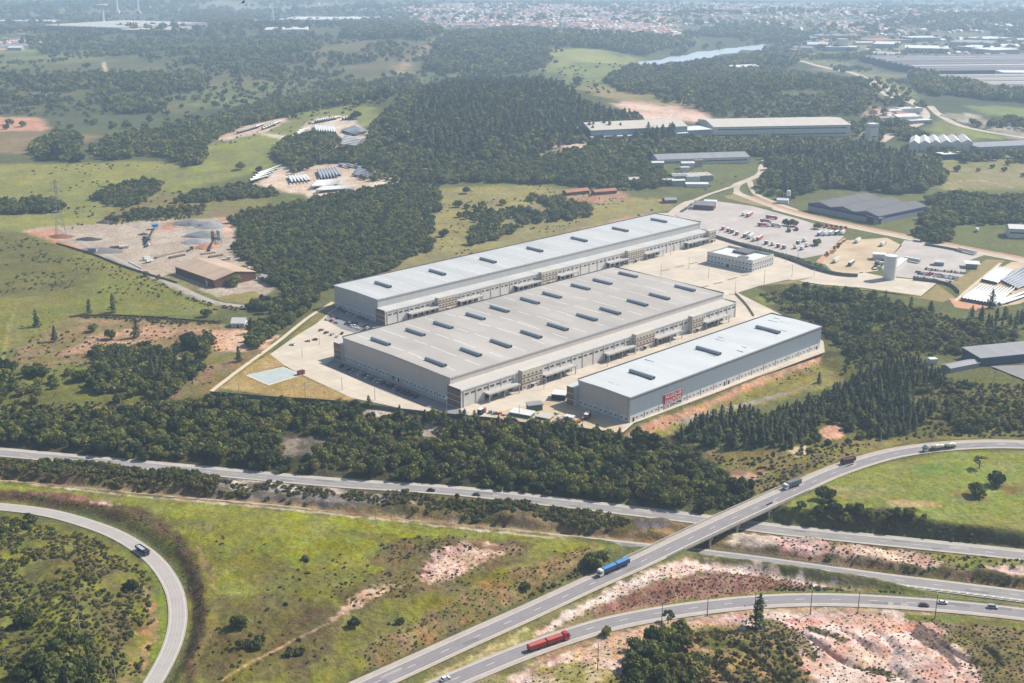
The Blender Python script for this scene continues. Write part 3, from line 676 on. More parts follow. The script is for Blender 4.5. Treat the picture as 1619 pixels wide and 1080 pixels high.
def build_roads():
    mk = two_lane('flyover_road', R1, 3.0, 1.0); structure('flyover_road_marking', mk.mesh('flyover_road_marking'))
    mk = two_lane('ramp_road', R2, 1.4, 2.4); structure('ramp_road_marking', mk.mesh('ramp_road_marking'))
    mk = two_lane('motorway_near_road', R3, 1.3, 2.6, old=True)
    a = arclen(R3); s = a[s_at(R3, 1425)]
    while s < a[-1] - 4:                                   # painted chevron strip beside the barrier
        p, h = offset_at(R3, s, -4.0); q, h2 = offset_at(R3, s - 1.6, -6.0); d = np.array([math.cos(h), math.sin(h)]) * .45
        mk.face([(*(p[:2] - d), p[2] + .07), (*(q[:2] - d), q[2] + .07), (*(q[:2] + d), q[2] + .07), (*(p[:2] + d), p[2] + .07)], M_PAINT)
        s += 3.6
    structure('motorway_near_road_marking', mk.mesh('motorway_near_road_marking'))
    mk = two_lane('motorway_far_road', R4, 3.2, 1.2, old=True); structure('motorway_far_road_marking', mk.mesh('motorway_far_road_marking'))
    mb = MB()
    strip(mb, R5, -3.9, 3.9, .05, M_SHOULD); strip(mb, R5, -3.0, 3.0, .055, mat('worn grey asphalt', (186, 178, 172), .9, .08, .15))
    for o in (-1.9, -.7, .7, 1.9): strip(mb, R5, o - .3, o + .3, .06, mat('loop tracks', (178, 171, 166), .9, .1, .2))
    structure('loop_road', mb.mesh('loop_road'))
    mk = MB(); strip(mk, R5, 2.95, 3.1, .07, M_PAINT); strip(mk, R5, -3.1, -2.95, .07, M_PAINT)
    structure('loop_road_marking', mk.mesh('loop_road_marking'))
    rp = random.Random(12); mb = MB(); pm = mat('asphalt repair', (132, 127, 127), .9, .1, .3); pm2 = mat('dusty asphalt', (176, 167, 158), .95, .1, .3)
    for ln, n in ((R1, 16), (R2, 12), (R4, 16), (R3, 8)):
        L = arclen(ln)[-1]
        for _ in range(n):
            s_ = rp.uniform(20, L - 30); o = rp.choice((-1.8, 1.8)) + rp.uniform(-.5, .5); w = rp.uniform(.5, 1.3); q = rp.uniform(3, 14); m = rp.choice((pm, pm, pm2))
            for k in range(3):
                p, h = offset_at(ln, s_ + q * k / 3, o); e, h2 = offset_at(ln, s_ + q * (k + 1) / 3, o)
                a, b = np.array([-math.sin(h), math.cos(h)]) * w, np.array([-math.sin(h2), math.cos(h2)]) * w
                mb.face([(*(p[:2] + a), p[2] + .066), (*(p[:2] - a), p[2] + .066), (*(e[:2] - b), e[2] + .066), (*(e[:2] + b), e[2] + .066)], m)
    structure('road_repair', mb.mesh('road_repair'))
    # kerb gutters
    mb = MB()
    for ln, o, i0, i1 in ((R1, -5.1, 0, BR0 - 2), (R1, 7.0, BR1 + 3, None), (R1, -5.1, BR1 + 2, None)):
        strip(mb, ln, o - .35, o + .35, .12, M_KERB, i0, i1)
    structure('road_gutter', mb.mesh('road_gutter'))

build_ground(); build_roads()
# ------------------------------------------------------------------ the three warehouses
YAW = 0.75541164
DV = np.array([math.cos(YAW), math.sin(YAW)]); NV = np.array([-math.sin(YAW), math.cos(YAW)])
M_CLAD = mat('grey beige cladding', (222, 209, 199), .6, .05, .5, spec=.3, streak=(1, 1, .05))
M_CLADL = mat('light grey cladding', (206, 203, 200), .55, .05, .5, spec=.3, streak=(1, 1, .05))
M_CLADREFL = mat('reflection tinted cladding', (158, 169, 180), .42, .05, .5, spec=.5, streak=(1, 1, .05))  # bluish reflection of the surroundings is put into this front's base colour
M_WHITE = mat('white wall', (232, 228, 224), .8, .06, .3)
M_CREAM = mat('cream wall', (214, 204, 188), .85, .07, .3)
M_BRICK = mat('brown render', (150, 122, 108), .9, .12, .5)
M_ROOFA = mat('pale metal roof', (204, 204, 201), .5, .1, .06, spec=.35, streak=(1, .08, 1))
M_ROOFB = mat('weathered grey roof', (190, 182, 173), .6, .14, .035, spec=.3, streak=(1, .3, 1))
M_ROOFC = mat('white metal roof', (212, 215, 214), .5, .07, .1, spec=.35, streak=(1, .08, 1))
M_SKYL = mat('skylight sheet', (242, 242, 238), .35, .04, .5)
M_MON = mat('monitor metal', (168, 176, 184), .4, .12, 1.2, metal=.3, spec=.5)
M_MOND = mat('monitor louvre', (62, 66, 72), .6, .2, 2)
M_GLASS = mat('dark window glass', (52, 58, 66), .12, .25, .4, spec=.6)
M_DARK = mat('dark opening', (40, 38, 38), .9, .2, .5)
M_STEEL = mat('galvanised steel', (176, 178, 180), .45, .08, 1, metal=.4)
M_FLASH = mat('dark flashing', (92, 96, 102), .5, .08, .5)
M_SLAB = mat('concrete canopy', (192, 187, 181), .8, .12, .3)
M_PANEL = mat('precast panel', (232, 227, 221), .85, .07, .3)

WIN = {}
def panelise(m, w, h, amt=.05, rot=0.0):
    nt = m.node_tree; b = nt.nodes['Principled BSDF']; src = b.inputs['Base Color'].links[0].from_socket
    tc = nt.nodes.new('ShaderNodeTexCoord'); mp = nt.nodes.new('ShaderNodeMapping'); mp.inputs['Rotation'].default_value = (0, 0, rot); nt.links.new(tc.outputs['Object'], mp.inputs['Vector'])
    bk = nt.nodes.new('ShaderNodeTexBrick'); bk.offset = .37; bk.inputs['Scale'].default_value = 1; bk.inputs['Mortar Size'].default_value = .07; bk.inputs['Brick Width'].default_value = w; bk.inputs['Row Height'].default_value = h
    bk.inputs['Color1'].default_value = (1, 1, 1, 1); bk.inputs['Color2'].default_value = (1 - amt * 2, 1 - amt * 2, 1 - amt * 2.1, 1); bk.inputs['Mortar'].default_value = (.82, .82, .83, 1)
    nt.links.new(mp.outputs['Vector'], bk.inputs['Vector'])
    mu = nt.nodes.new('ShaderNodeMix'); mu.data_type = 'RGBA'; mu.blend_type = 'MULTIPLY'; mu.inputs['Factor'].default_value = 1
    nt.links.new(src, mu.inputs['A']); nt.links.new(bk.outputs['Color'], mu.inputs['B']); nt.links.new(mu.outputs['Result'], b.inputs['Base Color'])
panelise(M_ROOFA, 6.2, 28, .04); panelise(M_ROOFB, 9.5, 28, .06); panelise(M_ROOFC, 12, 21, .03)
def window_mesh(w, h, frame=.09):
    k = (round(w, 2), round(h, 2))
    if k not in WIN:
        mb = MB(); mb.box(-w / 2, w / 2, -.06, .02, 0, h, M_WHITE)
        n = 2 if w < 2.4 else 3
        for i in range(n):
            a = -w / 2 + frame + i * (w - frame) / n
            mb.box(a, a + (w - frame) / n - frame, -.075, -.03, frame, h - frame, M_GLASS)
        WIN[k] = mb.mesh('window')
    return WIN[k]
def put_window(root, x, y, z, w=1.7, h=1.1, rz=0.0, name='window'):
    o = add(name, window_mesh(w, h), root, (x, y, z), rz); return o
def put_door(root, x, y, rz=0.0, w=1.4, h=2.6, m=None):
    mb = MB(); mb.box(-w / 2, w / 2, -.05, .03, 0, h, m or M_DARK); mb.box(-w / 2 - .12, w / 2 + .12, -.03, .02, 0, h + .12, M_STEEL)
    return mb.obj('door', root, loc=(x, y, 0), rz=rz)

def monitor(root, x, y, z, ln=19.0, w=3.3, h=2.0):
    """long ridge ventilator: half-round hood with louvred sides and end caps"""
    mb = MB()
    mb.box(x - w / 2 + .3, x + w / 2 - .3, y - ln / 2 + .2, y + ln / 2 - .2, z - .6, z + .55, M_MOND)
    prof = [(x + math.cos(t) * w / 2, z + .5 + math.sin(t) * (h - .5)) for t in np.linspace(0, math.pi, 8)]
    mb.prism(prof, y - ln / 2, y + ln / 2, M_MON)
    o = mb.obj('roof_monitor', root)
    c = MB()
    for e in (-1, 1):
        yy = y + e * (ln / 2 + .03)
        c.prism([(x + math.cos(t) * (w / 2 - .25), z + .5 + math.sin(t) * (h - .75)) for t in np.linspace(0, math.pi, 8)], yy - .02, yy + .02, M_MOND)
        c.obj('end_louvre', o); c = MB()
    for k in range(5):
        yy = y - ln / 2 + ln * (k + .5) / 5
        c = MB(); c.prism([(x + math.cos(t) * (w / 2 + .05), z + .5 + math.sin(t) * (h - .44)) for t in np.linspace(0, math.pi, 8)], yy - .09, yy + .09, M_STEEL); c.obj('hood_band', o)
    return o

def gable_roof(L, W, h, rise, m, skl, nx=1, over=.25, strip_at=()):
    """low ridge parallel to x, rooflight strips running down the slope"""
    mb = MB(); a = over
    def zz(y): return h + rise * (1 - abs(y - W / 2) / (W / 2))
    for y0, y1 in ((-a, W / 2), (W / 2, W + a)):
        mb.face([(-a, y0, zz(max(y0, 0))), (L + a, y0, zz(max(y0, 0))), (L + a, y1, zz(min(y1, W))), (-a, y1, zz(min(y1, W)))], m)
    mb.face([(-a, -a, h), (-a, W / 2, h + rise), (-a, W + a, h), (-a, W + a, h - .5), (-a, -a, h - .5)], m)
    mb.face([(L + a, -a, h - .5), (L + a, W + a, h - .5), (L + a, W + a, h), (L + a, W / 2, h + rise), (L + a, -a, h)], m)
    mb.face([(-a, -a, h - .5), (L + a, -a, h - .5), (L + a, -a, h), (-a, -a, h)], m)
    mb.face([(L + a, W + a, h - .5), (-a, W + a, h - .5), (-a, W + a, h), (L + a, W + a, h)], m)
    for (x, y0, y1, w) in strip_at:
        y0 = max(.6, y0); y1 = min(W - .6, y1)
        if y0 < W / 2 < y1: y1 = W / 2 - .3
        if y1 - y0 < 1: continue
        mb.face([(x - w, y0, zz(y0) + .04), (x + w, y0, zz(y0) + .04), (x + w, y1, zz(y1) + .04), (x - w, y1, zz(y1) + .04)], skl)
    return mb, zz

def parapet(root, L, W, h, m, sides='news', t=.3, ht=.75):
    mb = MB()
    if 's' in sides: mb.box(-.3, L + .3, -.45, -.3, h - .6, h + ht * .3, m)
    if 'n' in sides: mb.box(-.3, L + .3, W + .3, W + .45, h - .6, h + ht, m)
    if 'e' in sides: mb.box(L + .3, L + .45, -.45, W + .45, h - .6, h + ht, m)
    if 'w' in sides: mb.box(-.45, -.3, -.45, W + .45, h - .6, h + ht * .3, m)
    mb.obj('parapet', root)

def base_band(root, side, length, m, h=4.2, group=4, ln=None, doors=()):
    """white plinth wall with windows in groups between posts; side 'w' (x=0) or 's' (y=0)"""
    mb = MB(); pr = MB()
    if side == 's': mb.box(.3, length - .3, -.16, -.02, 0, h, m)
    else: mb.box(-.16, -.02, .3, length - .3, 0, h, m)
    mb.obj('plinth_wall', root)
    n = int(round(length / ln)); step = length / n
    for i in range(1, n):
        p = MB()
        if side == 's': p.box(i * step - .2, i * step + .2, -.34, -.17, 0, h + .05, M_STEEL)
        else: p.box(-.34, -.17, i * step - .2, i * step + .2, 0, h + .05, M_STEEL)
        p.obj('post', root)
    for i in range(n):
        for j in range(group):
            u = (i + (j + .5 + .12) / (group + .24)) * step
            if any(abs(u - d) < 1.6 for d in doors): continue
            if side == 's': put_window(root, u, -.17, 1.6, 1.7, 1.0)
            else: put_window(root, -.17, u, 1.6, 1.7, 1.0, -math.pi / 2)
    for d in doors:
        if side == 's': put_door(root, d, -.2)
        else: put_door(root, -.2, d, -math.pi / 2)

def facade_x(base, yoff, px):
    """distance along a warehouse front whose foot shows at photo column px"""
    s = np.linspace(-5, 460, 4000)
    P = base[None] + s[:, None] * DV + yoff * NV
    x, _ = proj(P[:, 0], P[:, 1], 0.0)
    return float(np.interp(px, x, s))
def local(base, px, py, z):
    v = U(px, py, z) - base
    return float(v @ DV), float(v @ NV)

def dock_front(root, base, L, yo, h, spec, low):
    """annex along the front with loading canopies and rendered entrance blocks; spec = [(kind, px0, px1)]"""
    mb = MB(); mb.box(-2.0, L, -yo, -.3, 0, h - .6, M_PANEL, skip='t'); mb.obj('annex_wall', root)
    mb = MB(); mb.face([(-2.1, -yo - .2, h - .55), (L + .1, -yo - .2, h - .55), (L + .1, -.02, h), (-2.1, -.02, h)], M_ROOFA if low is None else low)
    mb.box(-2.3, -2.1, -yo - .2, 0, h - 1.1, h + .3, M_FLASH); mb.box(L + .1, L + .3, -yo - .2, 0, h - 1.1, h + .3, M_FLASH); mb.box(-2.3, L + .3, -yo - .4, -yo - .2, h - 1.0, h - .1, M_PANEL)
    mb.obj('annex_roof', root)
    # banded end wall
    mb = MB()
    for k, (z0, z1, m) in enumerate(((0, 3.4, M_BRICK), (3.4, 4.0, M_CREAM), (4.0, 7.0, M_BRICK), (7.0, 7.5, M_CREAM), (7.5, h - .65, M_BRICK))): mb.box(-2.25, -2.02, -yo + .1, .0, z0, z1, m)
    mb.obj('end_wall_cladding', root)
    occupied = []
    for kind, p0, p1 in spec:
        a, b = facade_x(base, -yo, p0), facade_x(base, -yo, p1)
        occupied.append((a, b, kind))
        if kind == 'canopy':
            c = MB(); c.box(a, b, -yo - 5.8, -yo - .02, 5.3, 6.0, M_SLAB); c.box(a - .15, b + .15, -yo - 6.0, -yo - 5.8, 5.2, 6.2, M_SLAB); c.obj('dock_canopy', root)
            n = max(2, int((b - a) / 5.5))
            for i in range(n):
                u = a + (i + .5) * (b - a) / n
                d = MB(); d.box(u - 2.0, u + 2.0, -yo - .12, -yo - .02, .4, 4.9, M_DARK); d.box(u - 2.2, u + 2.2, -yo - .3, -yo - .13, 0, .9, M_STEEL); d.obj('dock_door', root)
            for u in (a + .6, (a + b) / 2, b - .6):
                d = MB(); d.box(u - .25, u + .25, -yo - 5.5, -yo - 5.0, 0, 5.3, M_SLAB); d.obj('canopy_column', root)
        elif kind == 'block':
            c = MB(); c.box(a, b, -yo - 3.4, -yo + .5, 0, h + 1.0, M_CREAM); blk = c.obj('entrance_block', root)
            for z0, z1 in ((3.6, 4.7), (7.4, 8.3)):
                d = MB(); d.box(a - .04, b + .04, -yo - 3.46, -yo - 3.0, z0, z1, M_BRICK); d.obj('brown_band', blk)
            for z in (1.2, 5.3, 8.9):
                n = max(3, int((b - a) / 3.2))
                for i in range(n):
                    u = a + (i + .5) * (b - a) / n
                    if z == 1.2 and i == n // 2: continue
                    put_window(blk, u, -yo - 3.42, z, 1.9, 1.3)
            d = MB(); d.box((a + b) / 2 - 1.2, (a + b) / 2 + 1.2, -yo - 3.5, -yo - 3.4, 0, 2.8, M_DARK); d.box((a + b) / 2 - 2.2, (a + b) / 2 + 2.2, -yo - 5.2, -yo - 3.4, 2.9, 3.2, M_SLAB); d.obj('entrance', blk)
    # window band high on the annex and panel joints
    n = int(L / 5.2)
    for i in range(n):
        u = (i + .5) * L / n
        if any(a - 2.4 < u < b + 2.4 and k == 'block' for a, b, k in occupied): continue
        put_window(root, u, -yo - .03, h - 4.3, 3.6, 1.5)
    n = int(L / 10.4)
    for i in range(n + 1):
        u = min(max(i * L / n, .3), L - .3)
        if any(a - .6 < u < b + .6 and k == 'block' for a, b, k in occupied): continue
        d = MB(); d.box(u - .3, u + .3, -yo - .35, -yo - .02, 0, h - 1.0, M_PANEL); d.obj('pilaster', root)

def warehouse(key, label, L, W, h, clad, front, roofm, rise, mons, strips):
    base = WB[key]
    r = thing('warehouse', label, 'warehouse', (base[0], base[1], 0), YAW, 'warehouses of the industrial park')
    mb = MB(); mb.box(0, L, .06, W, 0, h - .3, clad, skip='t'); mb.obj('wall', r)
    mb = MB(); mb.box(0, L, 0, .05, 0, h - .3, front); mb.obj('front_cladding', r)
    mb, zz = gable_roof(L, W, h, rise, roofm, M_SKYL, strip_at=strips); mb.obj('roof', r)
    parapet(r, L, W, h, M_FLASH, 'ne'); 
    mb = MB(); mb.box(-.4, L + .3, -.42, -.27, h - .75, h + .12, M_CLADL); mb.box(-.42, -.27, -.42, W + .3, h - .75, h + .12, M_CLADL); mb.obj('eaves_flashing', r)
    for px, py in mons:
        x, y = local(base, px, py, h + rise * .6)
        monitor(r, x, y, zz(y) + .1)
    return r
WB = {'A': np.array([-116.581, 978.233]) * .866667, 'B': np.array([-44.072, 781.793]) * .866667, 'C': np.array([79.589, 741.295]) * .866667}

def strips_for(L, W, rows, n, ln, seed, w=.32):
    rr = random.Random(seed); out = []
    for y in rows:
        for i in range(n):
            x = (i + .5) * L / n + rr.uniform(-1, 1)
            out.append((x, y - ln / 2 + rr.uniform(-2, 2), y + ln / 2, w))
    return out
A = warehouse('A', 'longest pale grey warehouse with a single row of roof vents, beside the grove', 390.0, 56.3, 17.7, M_CLADL, M_CLADL, M_ROOFA, .5,
              [(605.7, 451.7), (691.7, 432.3), (771.7, 413.3), (845.7, 396), (915.7, 380), (980.7, 364.3), (1041.7, 350)], strips_for(390, 56.3, (10, 24, 38), 24, 11, 1))
dock_front(A, WB['A'], 390, 11.1, 11.2, [('canopy', 643, 688), ('block', 689, 719), ('canopy', 721, 757), ('canopy', 812, 850), ('block', 852, 877), ('canopy', 879, 908), ('canopy', 957, 987), ('block', 988, 1014), ('canopy', 1015, 1042),
                                       ('canopy', 1081, 1115), ('block', 1116, 1127)], None)
base_band(A, 'w', 56.0, M_WHITE, 4.4, 3, 11.2)
B = warehouse('B', 'broad warehouse with a weathered grey roof and two rows of vents', 275.2, 112.2, 16.3, M_CLAD, M_CLAD, M_ROOFB, .7,
              [(602, 541.5), (657, 526.7), (701, 515.5), (752, 501.7), (790, 490), (838, 477), (873, 468), (918, 455), (952.7, 446.7), (993, 435.7),
               (689, 574), (744.5, 558), (792, 544.5), (840, 530), (882, 518), (928, 503), (965, 493), (1008, 480), (1042.7, 470), (1083, 457)], strips_for(275, 112, (12, 36, 48, 66, 88, 102), 14, 13, 2))
dock_front(B, WB['B'], 275.2, 12.3, 11.9, [('canopy', 764, 813), ('block', 820, 852), ('canopy', 853, 902), ('canopy', 953, 996), ('block', 999, 1029), ('canopy', 1030, 1070), ('block', 1088, 1106), ('canopy', 1107, 1144)], mat('annex roof', (204, 198, 190), .6, .06, .3))
base_band(B, 'w', 110.0, M_WHITE, 4.2, 3, 12.4, doors=(51.5, 57.0))
mb = MB(); mb.box(-2.2, 275, 112.3, 120.2, 0, 11.6, M_PANEL, top=M_ROOFA); mb.obj('rear_annex_wall', B)
mb = MB()
for z0, z1, m in ((0, 3.4, M_BRICK), (3.4, 4.0, M_CREAM), (4.0, 7.0, M_BRICK), (7.0, 7.5, M_CREAM), (7.5, 11.7, M_BRICK)): mb.box(-2.45, -2.22, 112.3, 120.1, z0, z1, m)
mb.obj('end_wall_cladding', B)
C = warehouse('C', 'smallest warehouse with a bright white roof and blue grey long side', 202.1, 41.6, 16.3, M_CLAD, M_CLADREFL, M_ROOFC, .4,
              [(1015, 594), (1120, 556.4), (1214, 523)], [])
base_band(C, 's', 202.1, M_WHITE, 4.1, 3, 13.5, doors=(3.5, 92.0, 96.5, 198.0))
base_band(C, 'w', 41.6, M_WHITE, 4.1, 2, 8.3)
mb = MB(); mb.box(-3.5, 202, 41.7, 47.9, 0, 11.8, M_WHITE, top=M_ROOFC); mb.obj('rear_annex_wall', C)
mb = MB()
for z0, z1, m in ((0, 3.4, M_BRICK), (3.4, 4.0, M_CREAM), (4.0, 7.4, M_BRICK), (7.4, 7.9, M_CREAM), (7.9, 11.8, M_BRICK)): mb.box(-3.7, -3.52, 41.9, 47.8, z0, z1, m)
mb.obj('end_wall_cladding', C)
mb = MB(); mb.tube((-.5, 1.2, 0), (-.5, 1.2, 15.8), .14, .14, M_STEEL)
mb.obj('downpipe', C)
# roof seams of the white roof: staggered lap joints
mb = MB(); rr = random.Random(5)
for i in range(12):
    x = rr.uniform(4, 198); y = rr.uniform(3, 33); mb.box(x - .07, x + .07, y, y + rr.uniform(4, 9), 16.2, 16.72, M_STEEL)
mb.obj('roof_seams', C)

# banner: red panel and white panel with lettering, fixed to the long side
SX0 = facade_x(WB['C'], 0, 1049.0); SX1 = facade_x(WB['C'], 0, 1077.0)
def lettering(body, size, x, z, m, parent, width, name):
    cu = bpy.data.curves.new(name, 'FONT'); cu.body = body; cu.size = size; cu.extrude = .03; cu.align_x = 'CENTER'; cu.offset = size * .012
    t = bpy.data.objects.new(name, cu); COL.objects.link(t)
    dg = bpy.context.evaluated_depsgraph_get(); me = bpy.data.meshes.new_from_object(t.evaluated_get(dg)); bpy.data.objects.remove(t)
    xs = [v.co.x for v in me.vertices]; wd = max(xs) - min(xs)
    me.materials.clear(); me.materials.append(m)
    o = add(name, me, parent); o.rotation_euler = (math.pi / 2, 0, 0); o.location = (x, -.12, z); o.scale = (width / wd, 1, 1)
    return o
sw = SX1 - SX0
sp = WB['C'] + SX0 * DV - .35 * NV
bn = thing('rental_banner', 'red and white banner reading ALUGA-SE GALPÕES with a phone number', 'banner', (sp[0], sp[1], 0), YAW)
mb = MB(); mb.box(0, sw, -.06, .06, 3.2, 9.8, mat('banner red', (206, 22, 50), .5, .05, .5)); mb.obj('red_panel', bn)
mb = MB(); mb.box(0, sw, -.06, .06, .4, 3.18, M_WHITE); mb.obj('white_panel', bn)
for u in (.15, sw - .15): mb = MB(); mb.box(u - .15, u + .15, .08, .2, 0, 10.0, M_STEEL); mb.obj('support', bn)
mb = MB(); mb.box(-.1, sw + .1, -.1, -.065, 9.5, 9.8, M_WHITE); mb.obj('top_edging', bn)
ML = mat('banner white', (245, 240, 240), .5, .02, 1); MK = mat('banner black', (18, 18, 22), .5, .02, 1)
lettering('ALUGA-SE', 3.3, sw / 2, 6.75, ML, bn, sw * .9, 'rental_text'); lettering('GALPÕES', 3.1, sw / 2, 3.65, ML, bn, sw * .9, 'hall_text')
lettering('(11) 2344-2998', 2.5, sw / 2, .9, MK, bn, sw * .94, 'phone_text')

# ------------------------------------------------------------------ ordinary buildings
def hall(name, label, fl, fr, depth, h, wall, roof, kind='gable', rise=.12, cat='building', group=None, bands=0, nbay=1, win=None, over=.5, glass=None, trim=None, base_z=None):
    """building from the photo points of its near wall's foot; depth in metres away from them"""
    a, b = G1(*fl), G1(*fr)
    z = min(a[2], b[2]) if base_z is None else base_z
    d = b[:2] - a[:2]; L = float(np.linalg.norm(d)); yaw = math.atan2(d[1], d[0])
    r = thing(name, label, cat, (a[0], a[1], z - .3), yaw, group)
    W = depth; h0 = h + .3
    mb = MB(); mb.box(0, L, 0, W, 0, h0, wall, skip='t'); mb.obj('wall', r)
    o = over; rb = MB()
    if kind == 'flat':
        rb.box(-o, L + o, -o, W + o, h0, h0 + .5, roof)
    elif kind == 'gable':          # ridge along x
        rz_ = W * rise
        rb.prism([(-o, h0), (W / 2, h0 + rz_), (W + o, h0), (W + o, h0 + .3), (W / 2, h0 + rz_ + .35), (-o, h0 + .3)], -o, L + o, roof, axis='x')
        for u in (.05, L - .25):
            g = MB(); g.prism([(0, h0), (W, h0), (W / 2, h0 + rz_)], u, u + .2, wall, axis='x'); g.obj('gable', r)
    elif kind == 'bays':           # several ridges running away from the near wall
        w = L / nbay
        for i in range(nbay):
            rb.prism([(i * w + .02, h0), ((i + .5) * w, h0 + w * rise), ((i + 1) * w - .02, h0)], -o, W + o, roof)
    elif kind == 'saw':
        w = W / nbay
        for i in range(nbay):
            rb.prism([(i * w + .02, h0), (i * w + w * .25, h0 + w * rise), ((i + 1) * w - .02, h0 + .1)], -o, L + o, roof, axis='x')
    elif kind == 'mono':
        rb.prism([(-o, h0 + .02), (W + o, h0 + W * rise), (W + o, h0 + W * rise + .4), (-o, h0 + .4)], -o, L + o, roof, axis='x')
        for u in (.05, L - .25):
            g = MB(); g.prism([(0, h0), (W, h0), (W, h0 + W * rise)], u, u + .2, wall, axis='x'); g.obj('gable', r)
    rb.obj('roof', r)
    for k in range(bands):
        q = MB(); zb = h0 * (k + .55) / (bands + .1); q.box(L * .03, L * .97, -.08, -.02, zb, zb + min(1.6, h0 * .18), glass or M_GLASS); q.obj('window_band', r)
    if win:
        n, zs, w_, h_ = win
        for zz in zs:
            for i in range(n): put_window(r, (i + .5) * L / n, -.05, zz + .3, w_, h_)
    if trim is not None:
        q = MB(); q.box(-.1, L + .1, -.12, -.02, h0 * .62, h0 * .98, trim); q.box(L + .02, L + .12, -.1, W, h0 * .62, h0 * .98, trim); q.box(-.12, -.02, -.1, W, h0 * .62, h0 * .98, trim); q.obj('fascia', r)
    return r, L

R_GREY = mat('grey sheet roof', (150, 150, 152), .6, .1, .1, streak=(1, .1, 1)); R_DARK = mat('dark fibre roof', (110, 108, 110), .8, .12, .1, streak=(.1, 1, 1)); R_WHITE = mat('white sheet roof', (225, 224, 220), .6, .06, .1)
R_BEIGE = mat('beige roof', (206, 197, 184), .7, .08, .1); R_TILE = mat('clay tile roof', (178, 124, 100), .8, .14, .3); W_BLUE = mat('blue wall', (44, 74, 128), .6, .1, .3); W_GREY = mat('grey wall', (160, 164, 168), .8, .08, .2)
W_PALE = mat('pale wall', (228, 226, 220), .8, .08, .2); W_GREEN = mat('green sheet wall', (88, 120, 100), .7, .1, .4); R_SHED = mat('rusty beige roof', (196, 170, 146), .8, .12, .12, streak=(1, .2, 1)); W_BRN = mat('brick wall', (120, 80, 64), .9, .15, .4)
W_BLUEP = mat('pale blue wall', (150, 172, 190), .8, .06, .2)

# office block: two storeys, parapet round a white roof with a light well
a, b, c = U(1117.5, 415.5), U(1189.0, 430.5), U(1219.6, 418.5)
oyaw = math.atan2(*(b - a)[::-1]); OL = float(np.linalg.norm(b - a)); OW = 33.0
of = thing('office_block', 'two storey white office block standing alone on the concrete yard', 'office', (a[0], a[1], 0), oyaw)
mb = MB(); mb.box(0, OL, 0, OW, 0, 9.6, M_WHITE, skip='t'); mb.obj('wall', of)
mb = MB(); mb.box(.35, OL - .35, .35, OW - .35, 8.7, 8.8, R_WHITE); mb.obj('roof', of)
mb = MB()
for q in ((-.05, OL + .05, -.05, .3), (-.05, OL + .05, OW - .3, OW + .05), (-.05, .3, .3, OW - .3), (OL - .3, OL + .05, .3, OW - .3)): mb.box(q[0], q[1], q[2], q[3], 9.6, 10.6, W_PALE)
mb.obj('parapet', of)
mb = MB(); mb.box(OL * .3, OL * .62, OW * .55, OW - .4, 8.85, 10.9, R_DARK); mb.obj('plant_screen', of)
mb = MB(); mb.box(OL * .62, OL * .78, OW * .1, OW * .3, 8.85, 10.4, R_DARK); mb.obj('roof_hatch', of)
mb = MB(); mb.box(-.06, OL + .06, -.1, -.05, 4.4, 4.9, W_GREY); mb.box(OL + .05, OL + .1, -.06, OW, 4.4, 4.9, W_GREY); mb.obj('string_course', of)
for z in (1.5, 5.9):
    for i in range(13):
        if i in (5, 6) and z < 2: continue
        put_window(of, (i + .5) * OL / 13, -.06, z, 2.0, 1.5)
    for i in range(9): put_window(of, OL + .06, (i + .5) * OW / 9, z, 1.7, 1.5, math.pi / 2)
put_door(of, OL * 6 / 13, -.08, 0, 3.2, 2.9, M_GLASS)

# water tower: plain white drum with a rim, ladder and hatch
w = U(1405.5, 441)
wt = thing('water_tower', 'tall white cylindrical water tower in the concrete yard', 'water tower', (w[0], w[1], 0))
mb = MB(); mb.lathe([(5.2, 0), (5.15, 20.0), (5.3, 20.05), (5.3, 20.5), (5.0, 20.6), (0.01, 21.0)], mat('tower white', (226, 228, 228), .6, .05, .12), n=40); mb.obj('tank', wt)
mb = MB()
for s in (-.25, .25): mb.box(5.35, 5.45, s - .04, s + .04, 0, 20.4, M_STEEL)
for k in range(50): mb.box(5.35, 5.43, -.25, .25, .4 * k + .2, .4 * k + .26, M_STEEL)
mb.obj('ladder', wt)
mb = MB(); mb.lathe([(5.5, 0), (5.5, .35), (5.2, .4)], M_CONC, n=32); mb.obj('plinth', wt)

hall('blue_warehouse', 'warehouse with three dark ridged roofs and a deep blue fascia', (1277, 333), (1388, 355), 85, 8.5, W_GREY, R_DARK, 'bays', .11, nbay=3, trim=W_BLUE, over=.2)
r_, L_ = hall('loading_shed', 'pale roofed loading canopy on the end of the blue fascia warehouse', (1389, 355), (1440, 341), 14, 6.2, M_DARK, R_WHITE, 'mono', .05)
hall('beige_factory', 'long factory with beige roof and a pale blue lean-to behind tall conifers', (934, 220), (1086, 219), 60, 17, W_BLUEP, R_BEIGE, 'gable', .12)
hall('lean_to_hall', 'low white roofed hall in front of the beige roofed factory', (935, 222), (1088, 221), 14, 9, W_BLUEP, R_WHITE, 'mono', .05)
hall('link_building', 'low white roofed link between two long factories', (1082, 216), (1125, 216), 40, 10, W_GREY, R_WHITE, 'flat')
hall('long_factory', 'very long pale factory with rows of dark windows below the wooded hill', (1128, 214), (1344, 216), 90, 17, W_PALE, R_BEIGE, 'gable', .05, bands=2)
hall('low_workshop', 'low grey workshop with a dark roof behind the row of trees', (1040, 259), (1185, 258), 40, 8, W_PALE, R_GREY, 'gable', .1, bands=1)
hall('roadside_shed', 'small shed with bright corrugated roof beside the avenue', (1069, 287), (1128, 286), 22, 6.5, W_GREY, R_BEIGE, 'bays', .12, nbay=7)
hall('flat_shop', 'flat roofed white shop at the bend of the avenue', (1085, 296), (1120, 297), 12, 4, W_PALE, R_WHITE, 'flat')
